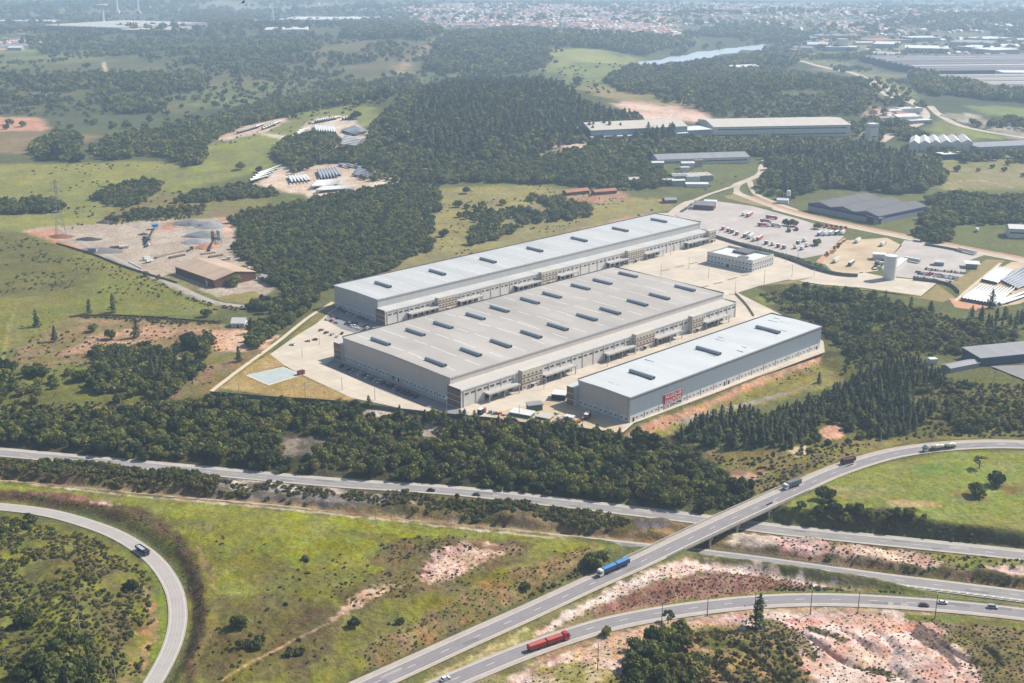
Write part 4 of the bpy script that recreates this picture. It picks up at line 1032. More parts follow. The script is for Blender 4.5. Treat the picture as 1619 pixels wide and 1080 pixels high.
hall('green_roof_house', 'old house with a brown tiled roof beside the truck yard', (1096, 331), (1128, 333), 16, 5, W_BRN, R_GREY, 'gable', .2)
hall('white_annex', 'white flat annex beside the old house of the truck yard', (1112, 327), (1131, 328), 12, 5.5, M_WHITE, R_WHITE, 'flat')
for i in range(6):
    hall('saw_tooth_bay', ['first', 'second', 'third', 'fourth', 'fifth', 'last'][i] + ' bay of the white sawtooth factory, counted from the forest', (1436 + i * 17, 240 - i * .4), (1452 + i * 17, 241 - i * .4), 60, 12, W_PALE, R_WHITE, 'bays', .3, group='bays of the sawtooth factory', over=.1)
hall('blue_office', 'bright blue flat office in front of the sawtooth factory', (1491, 253), (1530, 251), 18, 7, W_BLUE, R_WHITE, 'flat')
hall('columned_hall', 'grey hall with pale vertical panels beside the sawtooth factory', (1547, 243), (1700, 240), 40, 12, W_GREY, R_GREY, 'flat', win=(18, (3.0,), 3.2, 6))
PL = [None] * 3
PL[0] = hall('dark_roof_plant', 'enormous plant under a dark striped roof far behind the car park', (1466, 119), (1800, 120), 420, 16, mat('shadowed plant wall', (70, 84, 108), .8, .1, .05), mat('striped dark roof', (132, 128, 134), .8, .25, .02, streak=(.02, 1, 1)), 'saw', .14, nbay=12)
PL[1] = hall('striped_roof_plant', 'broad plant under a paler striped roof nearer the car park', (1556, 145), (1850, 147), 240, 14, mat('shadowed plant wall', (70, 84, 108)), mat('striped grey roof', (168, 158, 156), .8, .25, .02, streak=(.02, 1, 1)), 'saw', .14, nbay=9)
hall('white_roof_hall', 'white roofed hall between the two striped roof plants', (1585, 125), (1700, 126), 60, 14, W_PALE, R_WHITE, 'flat')
hall('white_hill_hall', 'long low white hall among the hilltop trees', (1145, 111), (1200, 111), 40, 9, W_GREY, R_WHITE, 'gable', .08)
hall('river_hall', 'white hall on the near bank beyond the lake', (1305, 81), (1355, 81), 50, 12, W_GREY, R_WHITE, 'flat')
hall('cream_tower_block', 'cream block rising behind the riverside hall', (1325, 79), (1340, 79), 30, 30, M_CREAM, R_BEIGE, 'flat')
FARH = [((1380, 76), (1420, 76), 120, 12, R_WHITE), ((1385, 70), (1440, 68), 100, 10, R_TILE), ((1430, 84), (1500, 85), 120, 14, R_WHITE), ((1440, 66), (1490, 65), 80, 12, R_WHITE), ((1500, 74), (1565, 76), 120, 14, R_GREY),
        ((1510, 80), (1560, 83), 90, 12, R_WHITE), ((1570, 88), (1612, 86), 90, 14, R_WHITE), ((1560, 68), (1600, 66), 90, 12, R_WHITE), ((1240, 64), (1300, 62), 100, 10, R_WHITE), ((1300, 62), (1345, 61), 90, 10, R_GREY),
        ((1360, 14), (1410, 13), 120, 12, R_WHITE), ((1590, 48), (1640, 46), 150, 14, R_WHITE), ((1460, 30), (1500, 28), 150, 12, R_TILE)]
hall('flat_white_plant', 'large white flat plant with a boxed upper floor, second from the pale chimney', (418, 55), (486, 54), 160, 16, W_PALE, R_WHITE, 'flat')
hall('boxed_plant', 'white plant with stepped roofs beside the slim pale tower', (375, 40), (425, 38), 180, 14, W_PALE, R_WHITE, 'flat')
hall('pale_roof_plant', 'long pale roofed plant behind the slim pale tower', (436, 36), (560, 36), 260, 14, W_PALE, R_WHITE, 'flat')
hall('low_long_hall', 'long low hall with bright roof at the near edge of the town', (540, 31), (606, 31), 120, 10, W_GREY, R_WHITE, 'flat')
PL[2] = hall('striped_roof_factory', 'wide factory under a dark roof with bright stripes near the tall chimneys', (60, 48), (192, 52), 420, 16, W_GREY, mat('ribbed factory roof', (126, 118, 116), .8, .35, .03, streak=(1, .02, 1)), 'bays', .06, nbay=18)
for (r_, L_), n_, dp_, h_, axis_ in ((PL[0], 7, 420, 18.5, 'y'), (PL[1], 6, 240, 16.5, 'y'), (PL[2], 16, 420, 17.6, 'x')):
    for i in range(n_):
        q = MB(); u = (i + .6) / n_
        if axis_ == 'y': q.box(4, L_ - 4, dp_ * u, dp_ * (u + .24 / n_), h_, h_ + 1.2, R_WHITE if i % 2 else R_BEIGE)
        else: q.box(L_ * u - L_ * .004, L_ * u + L_ * .004, 20, dp_ - 20, h_, h_ + 1.5, R_WHITE)
        q.obj('rooflight', r_)
hall('low_roof_factory', 'pale low end of the factory with the striped roof', (192, 53), (282, 52), 200, 12, W_GREY, R_BEIGE, 'flat')
hall('west_shed', 'grey shed with a curved pale roof at the western edge', (-20, 80), (46, 78), 60, 10, W_PALE, R_GREY, 'gable', .1)
hall('white_store', 'pair of long white stores at the western edge of the valley', (-30, 37), (75, 36), 120, 10, W_PALE, R_WHITE, 'flat')
for n_, (fl, fr, dp, h_, rm) in enumerate(FARH):
    side = ['beside the river', 'under the tiled roofs', 'west of the striped plant', 'behind the river hall', 'behind the dark striped plant', 'nearest the dark striped plant', 'at the eastern edge beyond the striped plant', 'beyond the plant roofs', 'by the reservoir trees', 'next to the cream block', 'on the far ridge', 'at the far eastern ridge', 'among the far houses'][n_]
    hall('far_hall', ('terracotta' if rm is R_TILE else 'grey' if rm is R_GREY else 'white') + ' roofed industrial hall ' + side, fl, fr, dp, h_, W_GREY, rm, 'flat', group='far industrial halls')
rv = random.Random(21)
for area, n_, lab, sz in (((1375, 178, 1440, 202), 9, 'small pale workshop in the cluster by the valley road', (22, 40)), ((1440, 112, 1500, 130), 7, 'small low building between the car park and the dark striped plant', (26, 50)), ((1000, 262, 1125, 296), 8, 'small building among the trees before the avenue', (9, 18)), ((1240, 62, 1430, 94), 12, 'distant small hall across the lake valley', (40, 90)),
                          ((1500, 60, 1619, 96), 8, 'distant small hall beyond the striped plants', (50, 110)), ((0, 44, 60, 80), 5, 'distant small building by the western shed', (30, 60))):
    for i in range(n_):
        x, y = rv.uniform(area[0], area[2]), rv.uniform(area[1], area[3]); wd = rv.uniform(*sz); D_ = float(np.hypot(*U(x, y))); px_ = wd * F / D_
        hall('small_hall', lab, (x, y), (x + px_, y + rv.uniform(-.4, .4)), wd * rv.uniform(.4, .7), rv.uniform(4, 9), rv.choice((W_PALE, W_GREY, M_CREAM)), rv.choice((R_WHITE, R_GREY, R_BEIGE, R_TILE)), rv.choice(('gable', 'flat')), .14, group='halls: ' + lab)
# yard at the eastern edge
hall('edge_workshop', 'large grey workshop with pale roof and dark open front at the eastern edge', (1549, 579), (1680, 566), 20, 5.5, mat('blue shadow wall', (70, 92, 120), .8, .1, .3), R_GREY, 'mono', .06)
hall('edge_shed', 'low shed with a weathered roof beside the eastern workshop', (1502, 590), (1548, 580), 8, 3, W_GREY, R_GREY, 'gable', .15)
hall('edge_hut', 'small white hut on the slope by the eastern shed', (1470, 577), (1482, 576), 4, 3.5, M_WHITE, R_WHITE, 'flat', over=.1)
hall('white_lodge', 'white gabled building near the eastern end of the avenue', (1594, 376), (1650, 378), 20, 9, W_PALE, R_WHITE, 'gable', .12, bands=1)
hall('tank_kiosk', 'white kiosk with an overhanging roof at the edge of the trailer yard', (1528, 424), (1545, 425), 9, 4, W_GREY, R_WHITE, 'flat', over=2.2)
hall('gate_hut', 'little grey hut with pale roof behind the rows of parked cars', (1477, 420), (1492, 421), 8, 3.2, W_GREY, R_WHITE, 'gable', .2)
hall('tank_annex', 'flat white annex in front of the trailers behind the water tower', (1380, 411), (1400, 412), 8, 5, W_PALE, R_WHITE, 'flat')
hall('drum_shed', 'long pale shed beside the base of the water tower', (1412, 433), (1434, 415), 6, 3.4, W_PALE, R_WHITE, 'flat')
# concrete plant sheds and cottage
hall('open_workshop', 'open workshop with a broad rusty beige roof in the gravel yard', (278, 433), (340, 456), 40, 6.8, W_BRN, R_SHED, 'gable', .1)
hall('white_porch', 'small white tent roof in front of the open workshop', (326, 452), (352, 451), 7, 3.2, M_WHITE, R_WHITE, 'gable', .3)
hall('wood_office', 'small beige hut beside the woodland behind the gravel yard', (408, 443), (424, 446), 7, 3, W_PALE, R_BEIGE, 'gable', .25)
hall('yard_screen', 'small grey loading bay by the hedge of the gravel yard', (140, 400), (152, 400), 6, 4, W_GREY, R_GREY, 'flat')
ct, _ = hall('cottage', 'tiny white gabled cottage on the orange clearing', (366, 518), (387, 518), 9, 3.2, M_WHITE, R_WHITE, 'gable', .35, win=(2, (1.0,), 1.2, 1.2))
put_door(ct, 5.0, -.1)
hall('stable_row', 'long low red tiled stable at the edge of the meadow', (896, 310), (932, 306), 10, 3.5, W_BRN, R_TILE, 'gable', .25)
hall('brick_yard_shed', 'second red tiled shed beside the low stable', (940, 309), (975, 306), 9, 3.5, W_BRN, R_TILE, 'gable', .25)
hall('meadow_shed', 'small dark shed at the end of the meadow strip', (1052, 322), (1070, 321), 10, 3.5, W_BRN, R_GREY, 'gable', .2)
hall('farm_house', 'white house with a tiled roof behind the meadow trees', (996, 291), (1020, 290), 12, 4, M_WHITE, R_BEIGE, 'gable', .25)
# site compound between the two nearer warehouses
hall('site_hut', 'long green walled site hut with white roof, nearest the fence', (806, 659), (838, 666), 6.5, 3.4, W_GREEN, R_WHITE, 'mono', .06, group='site huts')
hall('site_hut', 'shorter green site hut with pale roof, second along the fence', (848, 665), (868, 670), 6, 3, W_GREEN, R_BEIGE, 'mono', .06, group='site huts')
hall('site_hut', 'green container hut with grey roof behind the white one', (836, 652), (858, 649), 5, 4, W_GREEN, R_GREY, 'mono', .06, group='site huts')
hall('site_hut', 'small grey container hut beside the smallest warehouse', (891, 666), (905, 669), 4, 3, W_GREY, R_WHITE, 'flat', group='site huts', over=.1)
hall('dock_platform', 'open white roofed platform stacked with plants by the smallest warehouse', (872, 632), (893, 634), 8, 3.4, M_DARK, R_WHITE, 'flat', over=.3)
# ------------------------------------------------------------------ paved yards (flat sheets on the levelled terrace)
def yard_mat(name, c, c2, joint=True, scale=9.0):
    m = mat(name, c, .9, .08, .05)
    nt = m.node_tree; b = nt.nodes['Principled BSDF']
    src = b.inputs['Base Color'].links[0].from_socket
    tc = nt.nodes.new('ShaderNodeTexCoord'); n = nt.nodes.new('ShaderNodeTexNoise'); n.inputs['Scale'].default_value = .035; n.inputs['Detail'].default_value = 6; n.inputs['Roughness'].default_value = .65
    nt.links.new(tc.outputs['Object'], n.inputs['Vector'])
    r = nt.nodes.new('ShaderNodeMapRange'); r.inputs['From Min'].default_value = .42; r.inputs['From Max'].default_value = .68; nt.links.new(n.outputs['Fac'], r.inputs['Value'])
    mx = nt.nodes.new('ShaderNodeMix'); mx.data_type = 'RGBA'; mx.inputs['B'].default_value = (*alb(c2), 1)
    nt.links.new(r.outputs['Result'], mx.inputs['Factor']); nt.links.new(src, mx.inputs['A'])
    out = mx.outputs['Result']
    if joint:
        mp = nt.nodes.new('ShaderNodeMapping'); mp.inputs['Rotation'].default_value = (0, 0, -YAW); nt.links.new(tc.outputs['Object'], mp.inputs['Vector'])
        bk = nt.nodes.new('ShaderNodeTexBrick'); bk.offset = 0; bk.inputs['Scale'].default_value = 1 / scale; bk.inputs['Mortar Size'].default_value = .012; bk.inputs['Brick Width'].default_value = 1; bk.inputs['Row Height'].default_value = 1
        bk.inputs['Color1'].default_value = (1, 1, 1, 1); bk.inputs['Color2'].default_value = (.93, .93, .93, 1); bk.inputs['Mortar'].default_value = (.72, .7, .68, 1)
        nt.links.new(mp.outputs['Vector'], bk.inputs['Vector'])
        mu = nt.nodes.new('ShaderNodeMix'); mu.data_type = 'RGBA'; mu.blend_type = 'MULTIPLY'; mu.inputs['Factor'].default_value = 1
        nt.links.new(out, mu.inputs['A']); nt.links.new(bk.outputs['Color'], mu.inputs['B']); out = mu.outputs['Result']
    nt.links.new(out, b.inputs['Base Color'])
    return m
Y_MAIN = yard_mat('yard concrete', (220, 205, 184), (200, 188, 170)); Y_GREY = yard_mat('grey yard', (196, 186, 178), (178, 168, 160), False); Y_SOIL = yard_mat('bare soil yard', (208, 186, 154), (184, 160, 130), False)
Y_ASPH = yard_mat('yard asphalt', (150, 146, 146), (128, 126, 128), False); Y_RED = mat('red earth', (206, 154, 118), .95, .14, .15); Y_AVE = yard_mat('pale avenue', (206, 192, 174), (188, 172, 152), False)

def sheet(name, pts, m, z=.06, world=False):
    p = np.array(pts, float) if world else UP(pts)
    me = bpy.data.meshes.new(name); me.from_pydata([(x, y, z) for x, y in p], [], [list(range(len(p)))]); me.materials.append(m); me.update()
    if me.polygons[0].normal.z < 0: me.flip_normals()
    return structure(name, me)
sheet('concrete_yard', [(526, 489), (500, 512), (470, 530), (427, 560), (450, 578), (472, 590), (556, 629), (640, 647), (740, 658), (800, 663), (905, 672), (985, 684), (1002, 669), (1304, 557), (1302, 540), (1236, 498), (1166, 463), (1200, 452), (1246, 442),
                        (1300, 450), (1365, 455), (1456, 468), (1482, 447), (1445, 442), (1400, 438), (1362, 430), (1352, 434), (1308, 430), (1285, 422), (1240, 405), (1186, 390), (1128, 374), (1060, 337), (1036, 337)], Y_MAIN)
sheet('yard_asphalt', [(528, 489), (600, 512), (660, 530), (620, 545), (540, 520), (512, 505)], Y_ASPH, .1)
sheet('parking_asphalt', [(512, 577), (528, 568), (728, 648), (740, 656), (700, 653), (652, 636), (600, 616)], Y_ASPH, .1)
sheet('helipad_slab', [(395, 593), (447, 582), (472, 593), (425, 607)], mat('bluish slab', (182, 192, 188), .8, .10, .12), .1)
sheet('slab_border', [(388, 593.5), (448, 580), (479, 593), (425, 609.5)], mat('pale slab border', (208, 203, 190), .85, .08, .3), .08)
sheet('bank_lawn', [(1126, 374), (1180, 391), (1240, 408), (1290, 428), (1322, 434), (1304, 418), (1240, 401), (1180, 385)], mat('green bank', (96, 112, 62), .95, .25, .3), .14)
sheet('truck_yard', [(1128, 372), (1086, 337), (1096, 323), (1132, 318), (1190, 326), (1262, 346), (1312, 362), (1334, 374), (1304, 402), (1262, 410), (1216, 398), (1180, 386)], Y_GREY)
sheet('gravel_drive', [(1064, 338), (1090, 322), (1120, 318), (1090, 340), (1126, 371), (1118, 370)], Y_GREY, .09)
sheet('trailer_park_soil', [(1296, 416), (1338, 380), (1402, 376), (1426, 388), (1388, 428), (1352, 433), (1316, 430)], Y_SOIL)
sheet('lorry_park', [(1412, 402), (1430, 380), (1500, 386), (1560, 402), (1532, 412), (1524, 436), (1502, 447), (1440, 440), (1404, 436), (1392, 420)], Y_GREY)
sheet('red_earth_strip', [(1296, 418), (1318, 398), (1338, 378), (1334, 376), (1300, 404), (1284, 420)], Y_RED, .1)
sheet('lot_lawn', [(1503, 447), (1530, 432), (1560, 410), (1590, 412), (1520, 468), (1508, 456)], mat('dry lawn', (150, 132, 84), .95, .2, .12), .08)
sheet('terrace_lawn', [(1200, 452), (1245, 444), (1300, 452), (1365, 457), (1456, 470), (1482, 450), (1510, 470), (1490, 478), (1400, 462), (1330, 456), (1250, 447)], mat('dry lawn', (150, 132, 84)), .09)
sheet('corner_lawn', [(1222, 448), (1286, 438), (1244, 450)], mat('dry lawn', (150, 132, 84)), .1)
sheet('bare_earth_pad', [(1500, 472), (1530, 470), (1570, 488), (1550, 492), (1510, 486)], Y_RED, .1)
sheet('blade_yard_ground', [(1512, 474), (1548, 442), (1600, 414), (1760, 414), (1760, 470), (1640, 476), (1570, 487)], Y_SOIL, .08)
sheet('edge_yard', [(1566, 582), (1800, 574), (1800, 612), (1640, 612)], Y_ASPH, -4.5 if False else float(G1(1590, 590)[2]) + .6)
sheet('site_compound', [(770, 655), (880, 630), (990, 676), (975, 684), (905, 674), (800, 665)], Y_SOIL, .1)
for i, (a, b) in enumerate([((1044, 429), (1058, 426)), ((1068, 423), (1081, 420)), ((1090, 417.5), (1103, 415)), ((1128, 449.5), (1142, 446)), ((1150, 443), (1165, 439)), ((1172, 436.5), (1183, 434)), ((1110, 454.5), (1120, 452))]):
    p, q = U(*a), U(*b); d = (q - p) / np.linalg.norm(q - p); n = np.array([-d[1], d[0]]) * 1.1
    sheet('planting_strip', [p + n, p - n, q - n, q + n], mat('planted verge', (150, 128, 84), .95, .3, .6), .12, True)

def ribbon(name, pts, width, m, dz=.1, flat=False, off=0.0):
    p = UP(pts) if flat else GP(pts)[:, :2]
    p = spline(np.c_[p, np.zeros(len(p))], 8.0)
    p[:, 2] = np.maximum(hz(p[:, 0], p[:, 1]), -50)
    mb = MB(); strip(mb, p, off - width / 2, off + width / 2, dz, m)
    return structure(name, mb.mesh(name)), p
AVE = [(1760, 440), (1619, 411), (1540, 396), (1440, 376), (1360, 360), (1290, 345), (1230, 329), (1180, 311), (1160, 300), (1168, 290), (1195, 279), (1206, 266), (1208, 252)]
ribbon('avenue', AVE, 11, Y_AVE, .14)
ribbon('avenue_verge', AVE[:8], 3.2, Y_RED, .17, off=-8.0); ribbon('avenue_median', AVE[:8], 2.4, Y_RED, .2, off=-2.2); ribbon('avenue_shoulder', AVE[:7], 4.0, mat('dusty shoulder', (222, 204, 180), .95, .12, .1), .16, off=8)
ribbon('avenue_slip_road', [(1060, 340), (1080, 324), (1110, 310), (1140, 300), (1165, 292), (1190, 281)], 10, Y_AVE, .12)
ribbon('avenue_loop_road', [(1185, 286), (1188, 298), (1200, 310), (1230, 322), (1260, 333)], 7, Y_AVE, .15)
sheet('triangle_lawn', [(1146, 300), (1180, 290), (1186, 284), (1184, 300)], mat('dry lawn', (150, 132, 84)), .1)
sheet('triangle_lawn', [(1140, 306), (1160, 305), (1196, 318), (1226, 330), (1190, 324), (1150, 314)], mat('dry lawn', (150, 132, 84)), .1)
N_RD = [(1390, 225), (1415, 210), (1452, 196), (1462, 180), (1440, 160), (1405, 142), (1370, 125), (1330, 112), (1285, 102), (1262, 96)]
ribbon('valley_road', N_RD, 16, Y_AVE, .5)
ribbon('valley_side_road', [(1352, 129), (1400, 150), (1445, 165), (1460, 180)], 10, Y_AVE, .5)
ribbon('car_park_road', [(1470, 168), (1490, 185), (1540, 205), (1640, 222)], 12, Y_AVE, .5)
ribbon('perimeter_path', [(334, 619), (385, 580), (440, 540), (490, 500), (527, 478)], 3.2, mat('pale path', (216, 200, 172), .9, .1, .2), .12)
ribbon('gravel_yard_road', [(95, 362), (150, 394), (232, 430), (300, 462), (345, 480), (400, 486)], 6, mat('grey gravel road', (178, 168, 156), .95, .14, .15), .12)
ribbon('blade_yard_track', [(1510, 476), (1540, 450), (1582, 416)], 2.4, mat('pale path', (216, 200, 172)), .12)
# reservoir
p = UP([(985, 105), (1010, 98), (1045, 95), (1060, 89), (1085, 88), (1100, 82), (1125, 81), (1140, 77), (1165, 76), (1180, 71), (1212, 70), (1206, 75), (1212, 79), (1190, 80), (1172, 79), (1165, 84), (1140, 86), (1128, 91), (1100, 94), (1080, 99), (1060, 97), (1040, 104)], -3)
lm = bpy.data.materials.new('lake water'); lm.use_nodes = True; b = lm.node_tree.nodes['Principled BSDF']; b.inputs['Base Color'].default_value = (.36, .42, .46, 1); b.inputs['Roughness'].default_value = .35; b.inputs['Specular IOR Level'].default_value = .8  # pale base colour stands in for bright haze reflected on the water
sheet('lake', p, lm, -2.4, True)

# ------------------------------------------------------------------ flyover bridge
def build_bridge():
    ln = R1; i0, i1 = BR0, BR1
    mid = ln[(i0 + i1) // 2]
    br = thing('flyover_bridge', 'concrete bridge with slotted parapets carrying the curving road over the motorway', 'bridge', (mid[0], mid[1], 0))
    def loc(mb): 
        mb.v = [(x - mid[0], y - mid[1], z) for x, y, z in mb.v]; return mb
    nn = frame(ln)
    def wall(mb, o, za, zb, a, b, m, flip=False):
        for k in range(a, b):
            p = ln[k, :2] + nn[k] * o; q = ln[k + 1, :2] + nn[k + 1] * o
            f = [(*p, za), (*q, za), (*q, zb), (*p, zb)]; mb.face(f[::-1] if flip else f, m)
    mb = MB()
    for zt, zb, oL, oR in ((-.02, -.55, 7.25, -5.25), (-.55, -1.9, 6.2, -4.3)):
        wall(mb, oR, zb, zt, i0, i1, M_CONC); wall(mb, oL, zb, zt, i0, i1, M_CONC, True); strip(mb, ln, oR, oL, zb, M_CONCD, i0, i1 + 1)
    strip(mb, ln, -5.25, 7.25, -.02, M_CONC, i0, i1 + 1)
    loc(mb).obj('deck', br)
    def par(o, a, b):
        mb = MB(); w_ = .14
        for za, zb in ((0, .28), (.78, 1.0)):
            wall(mb, o - w_, za, zb, a, b, M_CONC); wall(mb, o + w_, za, zb, a, b, M_CONC, True); strip(mb, ln, o - w_, o + w_, zb, M_CONC, a, b + 1)
        d = arclen(ln); s = d[a] + 1
        while s < d[b] - .5:
            p, h = offset_at(ln, s, o); c, s_ = math.cos(h), math.sin(h)
            q = [(p[0] + c * u - s_ * v, p[1] + s_ * u + c * v) for u, v in ((-.35, -.12), (.35, -.12), (.35, .12), (-.35, .12))]
            for k in range(4):
                e, f = q[k], q[(k + 1) % 4]; mb.face([(*e, .28), (*f, .28), (*f, .78), (*e, .78)], M_CONC)
            s += 1.6
        loc(mb).obj('parapet', br)
    par(-5.1, s_at(R1, 1046), s_at(R1, 1268)); par(7.05, s_at(R1, 1000), s_at(R1, 1272))
    for px in (1112, 1160, 1204):
        k = s_at(R1, px); c = ln[k]; t = math.atan2(nn[k][1], nn[k][0])
        mb = MB()
        cap = [(-4.6, -2.7), (6.4, -2.7), (6.4, -1.95), (-4.6, -1.95)]
        u = np.array([math.cos(t), math.sin(t)]); v = np.array([-u[1], u[0]])
        def P(a, b, z): return (*(c[:2] + u * a + v * b), z)
        for s_ in (-.6, .6): mb.face([P(o, s_, z) for o, z in (cap if s_ > 0 else cap[::-1])], M_CONC)
        for a in range(4):
            e, f = cap[a], cap[(a + 1) % 4]; mb.face([P(e[0], -.6, e[1]), P(f[0], -.6, f[1]), P(f[0], .6, f[1]), P(e[0], .6, e[1])], M_CONC)
        pr = loc(mb).obj('pier_cap', br)
        for o in (-3.4, 1.0, 5.4):
            q = MB(); a = P(o, 0, -9); b_ = P(o, 0, -2.7); q.tube(a, b_, .62, .62, M_CONC, 14); loc(q).obj('pier_column', pr)
    for k, dirn in ((i0, 1), (i1, -1)):
        mb = MB(); c = ln[k]; t = math.atan2(nn[k][1], nn[k][0]); u = np.array([math.cos(t), math.sin(t)]); v = np.array([-u[1], u[0]])
        def P(a, b, z): return (*(c[:2] + u * a + v * b), z)
        pts = [(-5.3, -.6), (7.3, -.6), (7.3, 1.4), (-5.3, 1.4)]
        for a in range(4):
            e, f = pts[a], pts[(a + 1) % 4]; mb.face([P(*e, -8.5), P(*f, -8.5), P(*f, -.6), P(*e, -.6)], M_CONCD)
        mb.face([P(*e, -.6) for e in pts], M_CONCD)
        loc(mb).obj('abutment', br)
build_bridge()

# ------------------------------------------------------------------ walls, fences, rails
def wall_thing(name, label, cat, pts, h, m, t=.3, post=None, world=False, group=None, dz=-.4):
    p = GP(pts); c = p.mean(0); c[2] = 0
    r = thing(name, label, cat, c, 0, group)
    mb = MB(); q = spline(p, 6.0); q[:, 2] = hz(q[:, 0], q[:, 1]); nn = frame(q)
    for k in range(len(q) - 1):
        a, b = q[k], q[k + 1]; na, nb = nn[k] * t / 2, nn[k + 1] * t / 2
        A_, B_, C_, D_ = a[:2] + na, a[:2] - na, b[:2] - nb, b[:2] + nb
        A_, B_, C_, D_ = A_ - c[:2], B_ - c[:2], C_ - c[:2], D_ - c[:2]
        za, zb = a[2], b[2]
        mb.face([(*B_, za + dz), (*C_, zb + dz), (*C_, zb + h), (*B_, za + h)], m); mb.face([(*D_, zb + dz), (*A_, za + dz), (*A_, za + h), (*D_, zb + h)], m)
        mb.face([(*B_, za + h), (*C_, zb + h), (*D_, zb + h), (*A_, za + h)], m)
    mb.obj('wall_panel', r)
    d = arclen(q); s = 0; every = post or 6.0
    pm = None
    while s <= d[-1]:
        x, y = np.interp(s, d, q[:, 0]) - c[0], np.interp(s, d, q[:, 1]) - c[1]; z = np.interp(s, d, q[:, 2])
        if pm is None:
            k = MB(); k.box(-t / 2 - .08, t / 2 + .08, -t / 2 - .08, t / 2 + .08, -.3, h + .15, m); pm = k.mesh('post')
        if len(r.children) < 60: add('post', pm, r, (x, y, z))
        s += every
    return r
W_FENCE = mat('dark perimeter wall', (128, 120, 112), .9, .15, .3); W_YARD = mat('grey yard wall', (120, 120, 122), .9, .12, .3)
wall_thing('perimeter_wall', 'long low grey wall along the front edge of the warehouse terrace above the trees', 'wall', [(333, 624), (420, 631), (540, 639), (640, 652), (740, 662), (800, 668), (900, 678)], 2.3, W_FENCE, post=12)
wall_thing('yard_wall', 'dark wall separating the truck yard from the concrete yard', 'wall', [(1128, 375), (1180, 391), (1240, 408), (1290, 427), (1330, 437), (1356, 438)], 3.0, W_YARD, post=12)
wall_thing('lot_wall', 'grey retaining wall below the rows of parked cars', 'wall', [(1444, 443), (1475, 446), (1500, 450), (1510, 457), (1516, 464)], 2.6, W_YARD, post=10)
wall_thing('side_wall', 'thin concrete wall climbing the grass bank beside the broad warehouse yard', 'wall', [(1163, 465), (1180, 482), (1192, 500)], 1.6, M_KERB, post=10)
wall_thing('retaining_wall', 'brown retaining wall under the blue grey side of the smallest warehouse', 'wall', [(1090, 640), (1160, 612), (1230, 585), (1296, 558)], 1.0, M_BRICK, post=14, dz=-5)
wall_thing('lorry_hedge_wall', 'low dark wall beside the avenue at the lorry park', 'wall', [(1462, 388), (1490, 392), (1514, 397)], 2.0, W_YARD, post=10)
wall_thing('gravel_yard_fence', 'brown board fence along the meadow side of the gravel yard', 'fence', [(90, 386), (150, 404), (210, 427), (280, 448)], 1.6, mat('weathered boards', (112, 96, 78), .95, .2, .4), post=12)
wall_thing('tree_line_fence', 'low dark fence round the cleared plot with the cottage', 'fence', [(110, 502), (180, 499), (260, 504), (330, 509), (350, 511)], 1.2, mat('weathered boards', (112, 96, 78)), post=12)

def guard_rail(line, o, p0, p1, label):
    a, b = s_at(line, p0), s_at(line, p1); mb = MB(); ln = line; nn = frame(ln); mid = ln[(a + b) // 2]
    r = thing('guard_rail', label, 'guard rail', (mid[0], mid[1], mid[2]), 0)
    for k in range(a, b):
        p = ln[k, :2] + nn[k] * o - mid[:2]; q = ln[k + 1, :2] + nn[k + 1] * o - mid[:2]; z0, z1 = ln[k, 2] - mid[2], ln[k + 1, 2] - mid[2]
        mb.face([(*p, z0 + .45), (*q, z1 + .45), (*q, z1 + .8), (*p, z0 + .8)], M_STEEL); mb.face([(*p, z0 + .8), (*q, z1 + .8), (*q + nn[k] * .1, z1 + .8), (*p + nn[k] * .1, z0 + .8)], M_STEEL)
    mb.obj('rail', r)
    k = MB(); k.box(-.08, .08, -.08, .08, -.2, .75, M_STEEL); pm = k.mesh('post'); d = arclen(ln); s = d[a]
    while s < d[b] and len(r.children) < 90:
        p, h = offset_at(ln, s, o); add('post', pm, r, tuple(p - mid)); s += 4
guard_rail(R3, -6.35, 1385, 1700, 'galvanised guard rail beside the painted chevrons of the motorway')
guard_rail(R2, 5.35, 1380, 1700, 'galvanised guard rail along the grass verge of the ramp')
guard_rail(R3, 5.2, 1130, 1330, 'short guard rail on the far edge of the near carriageway by the bridge')
# ------------------------------------------------------------------ vehicles
M_TYRE = mat('tyre rubber', (34, 33, 33), .9, .1, 2); M_RIM = mat('wheel rim', (170, 172, 176), .4, .1, 2, metal=.5); M_CHAS = mat('chassis black', (48, 46, 46), .8, .1, 1)
M_CGLASS = mat('vehicle glass', (30, 36, 44), .08, .1, 1, spec=.7)
def paint(name, c): return mat('paint ' + name, c, .3, .03, 1, spec=.6)
PAINTS = {n: paint(n, c) for n, c in {'white': (238, 238, 236), 'silver': (186, 190, 194), 'black': (36, 36, 40), 'red': (176, 30, 34), 'dark red': (96, 22, 28), 'grey': (110, 114, 120), 'blue': (40, 72, 130), 'sky blue': (84, 146, 200),
          'crimson': (190, 36, 54), 'brown': (110, 76, 58), 'green': (60, 120, 96), 'yellow': (214, 176, 40), 'cream': (222, 214, 196), 'orange': (206, 104, 50), 'faded red': (196, 96, 84), 'dark blue': (44, 56, 84)}.items()}
def wheel_mesh(r, w):
    mb = MB(); mb.tube((0, -w / 2, 0), (0, w / 2, 0), r, r, M_TYRE, 14); return mb.mesh('wheel')
def rim_mesh(r, w):
    mb = MB(); mb.tube((0, -w / 2 - .012, 0), (0, w / 2 + .012, 0), r * .55, r * .55, M_RIM, 10); return mb.mesh('rim')
WHEEL, RIM = wheel_mesh(.52, .36), rim_mesh(.52, .36); CWHEEL, CRIM = wheel_mesh(.32, .22), rim_mesh(.32, .22)

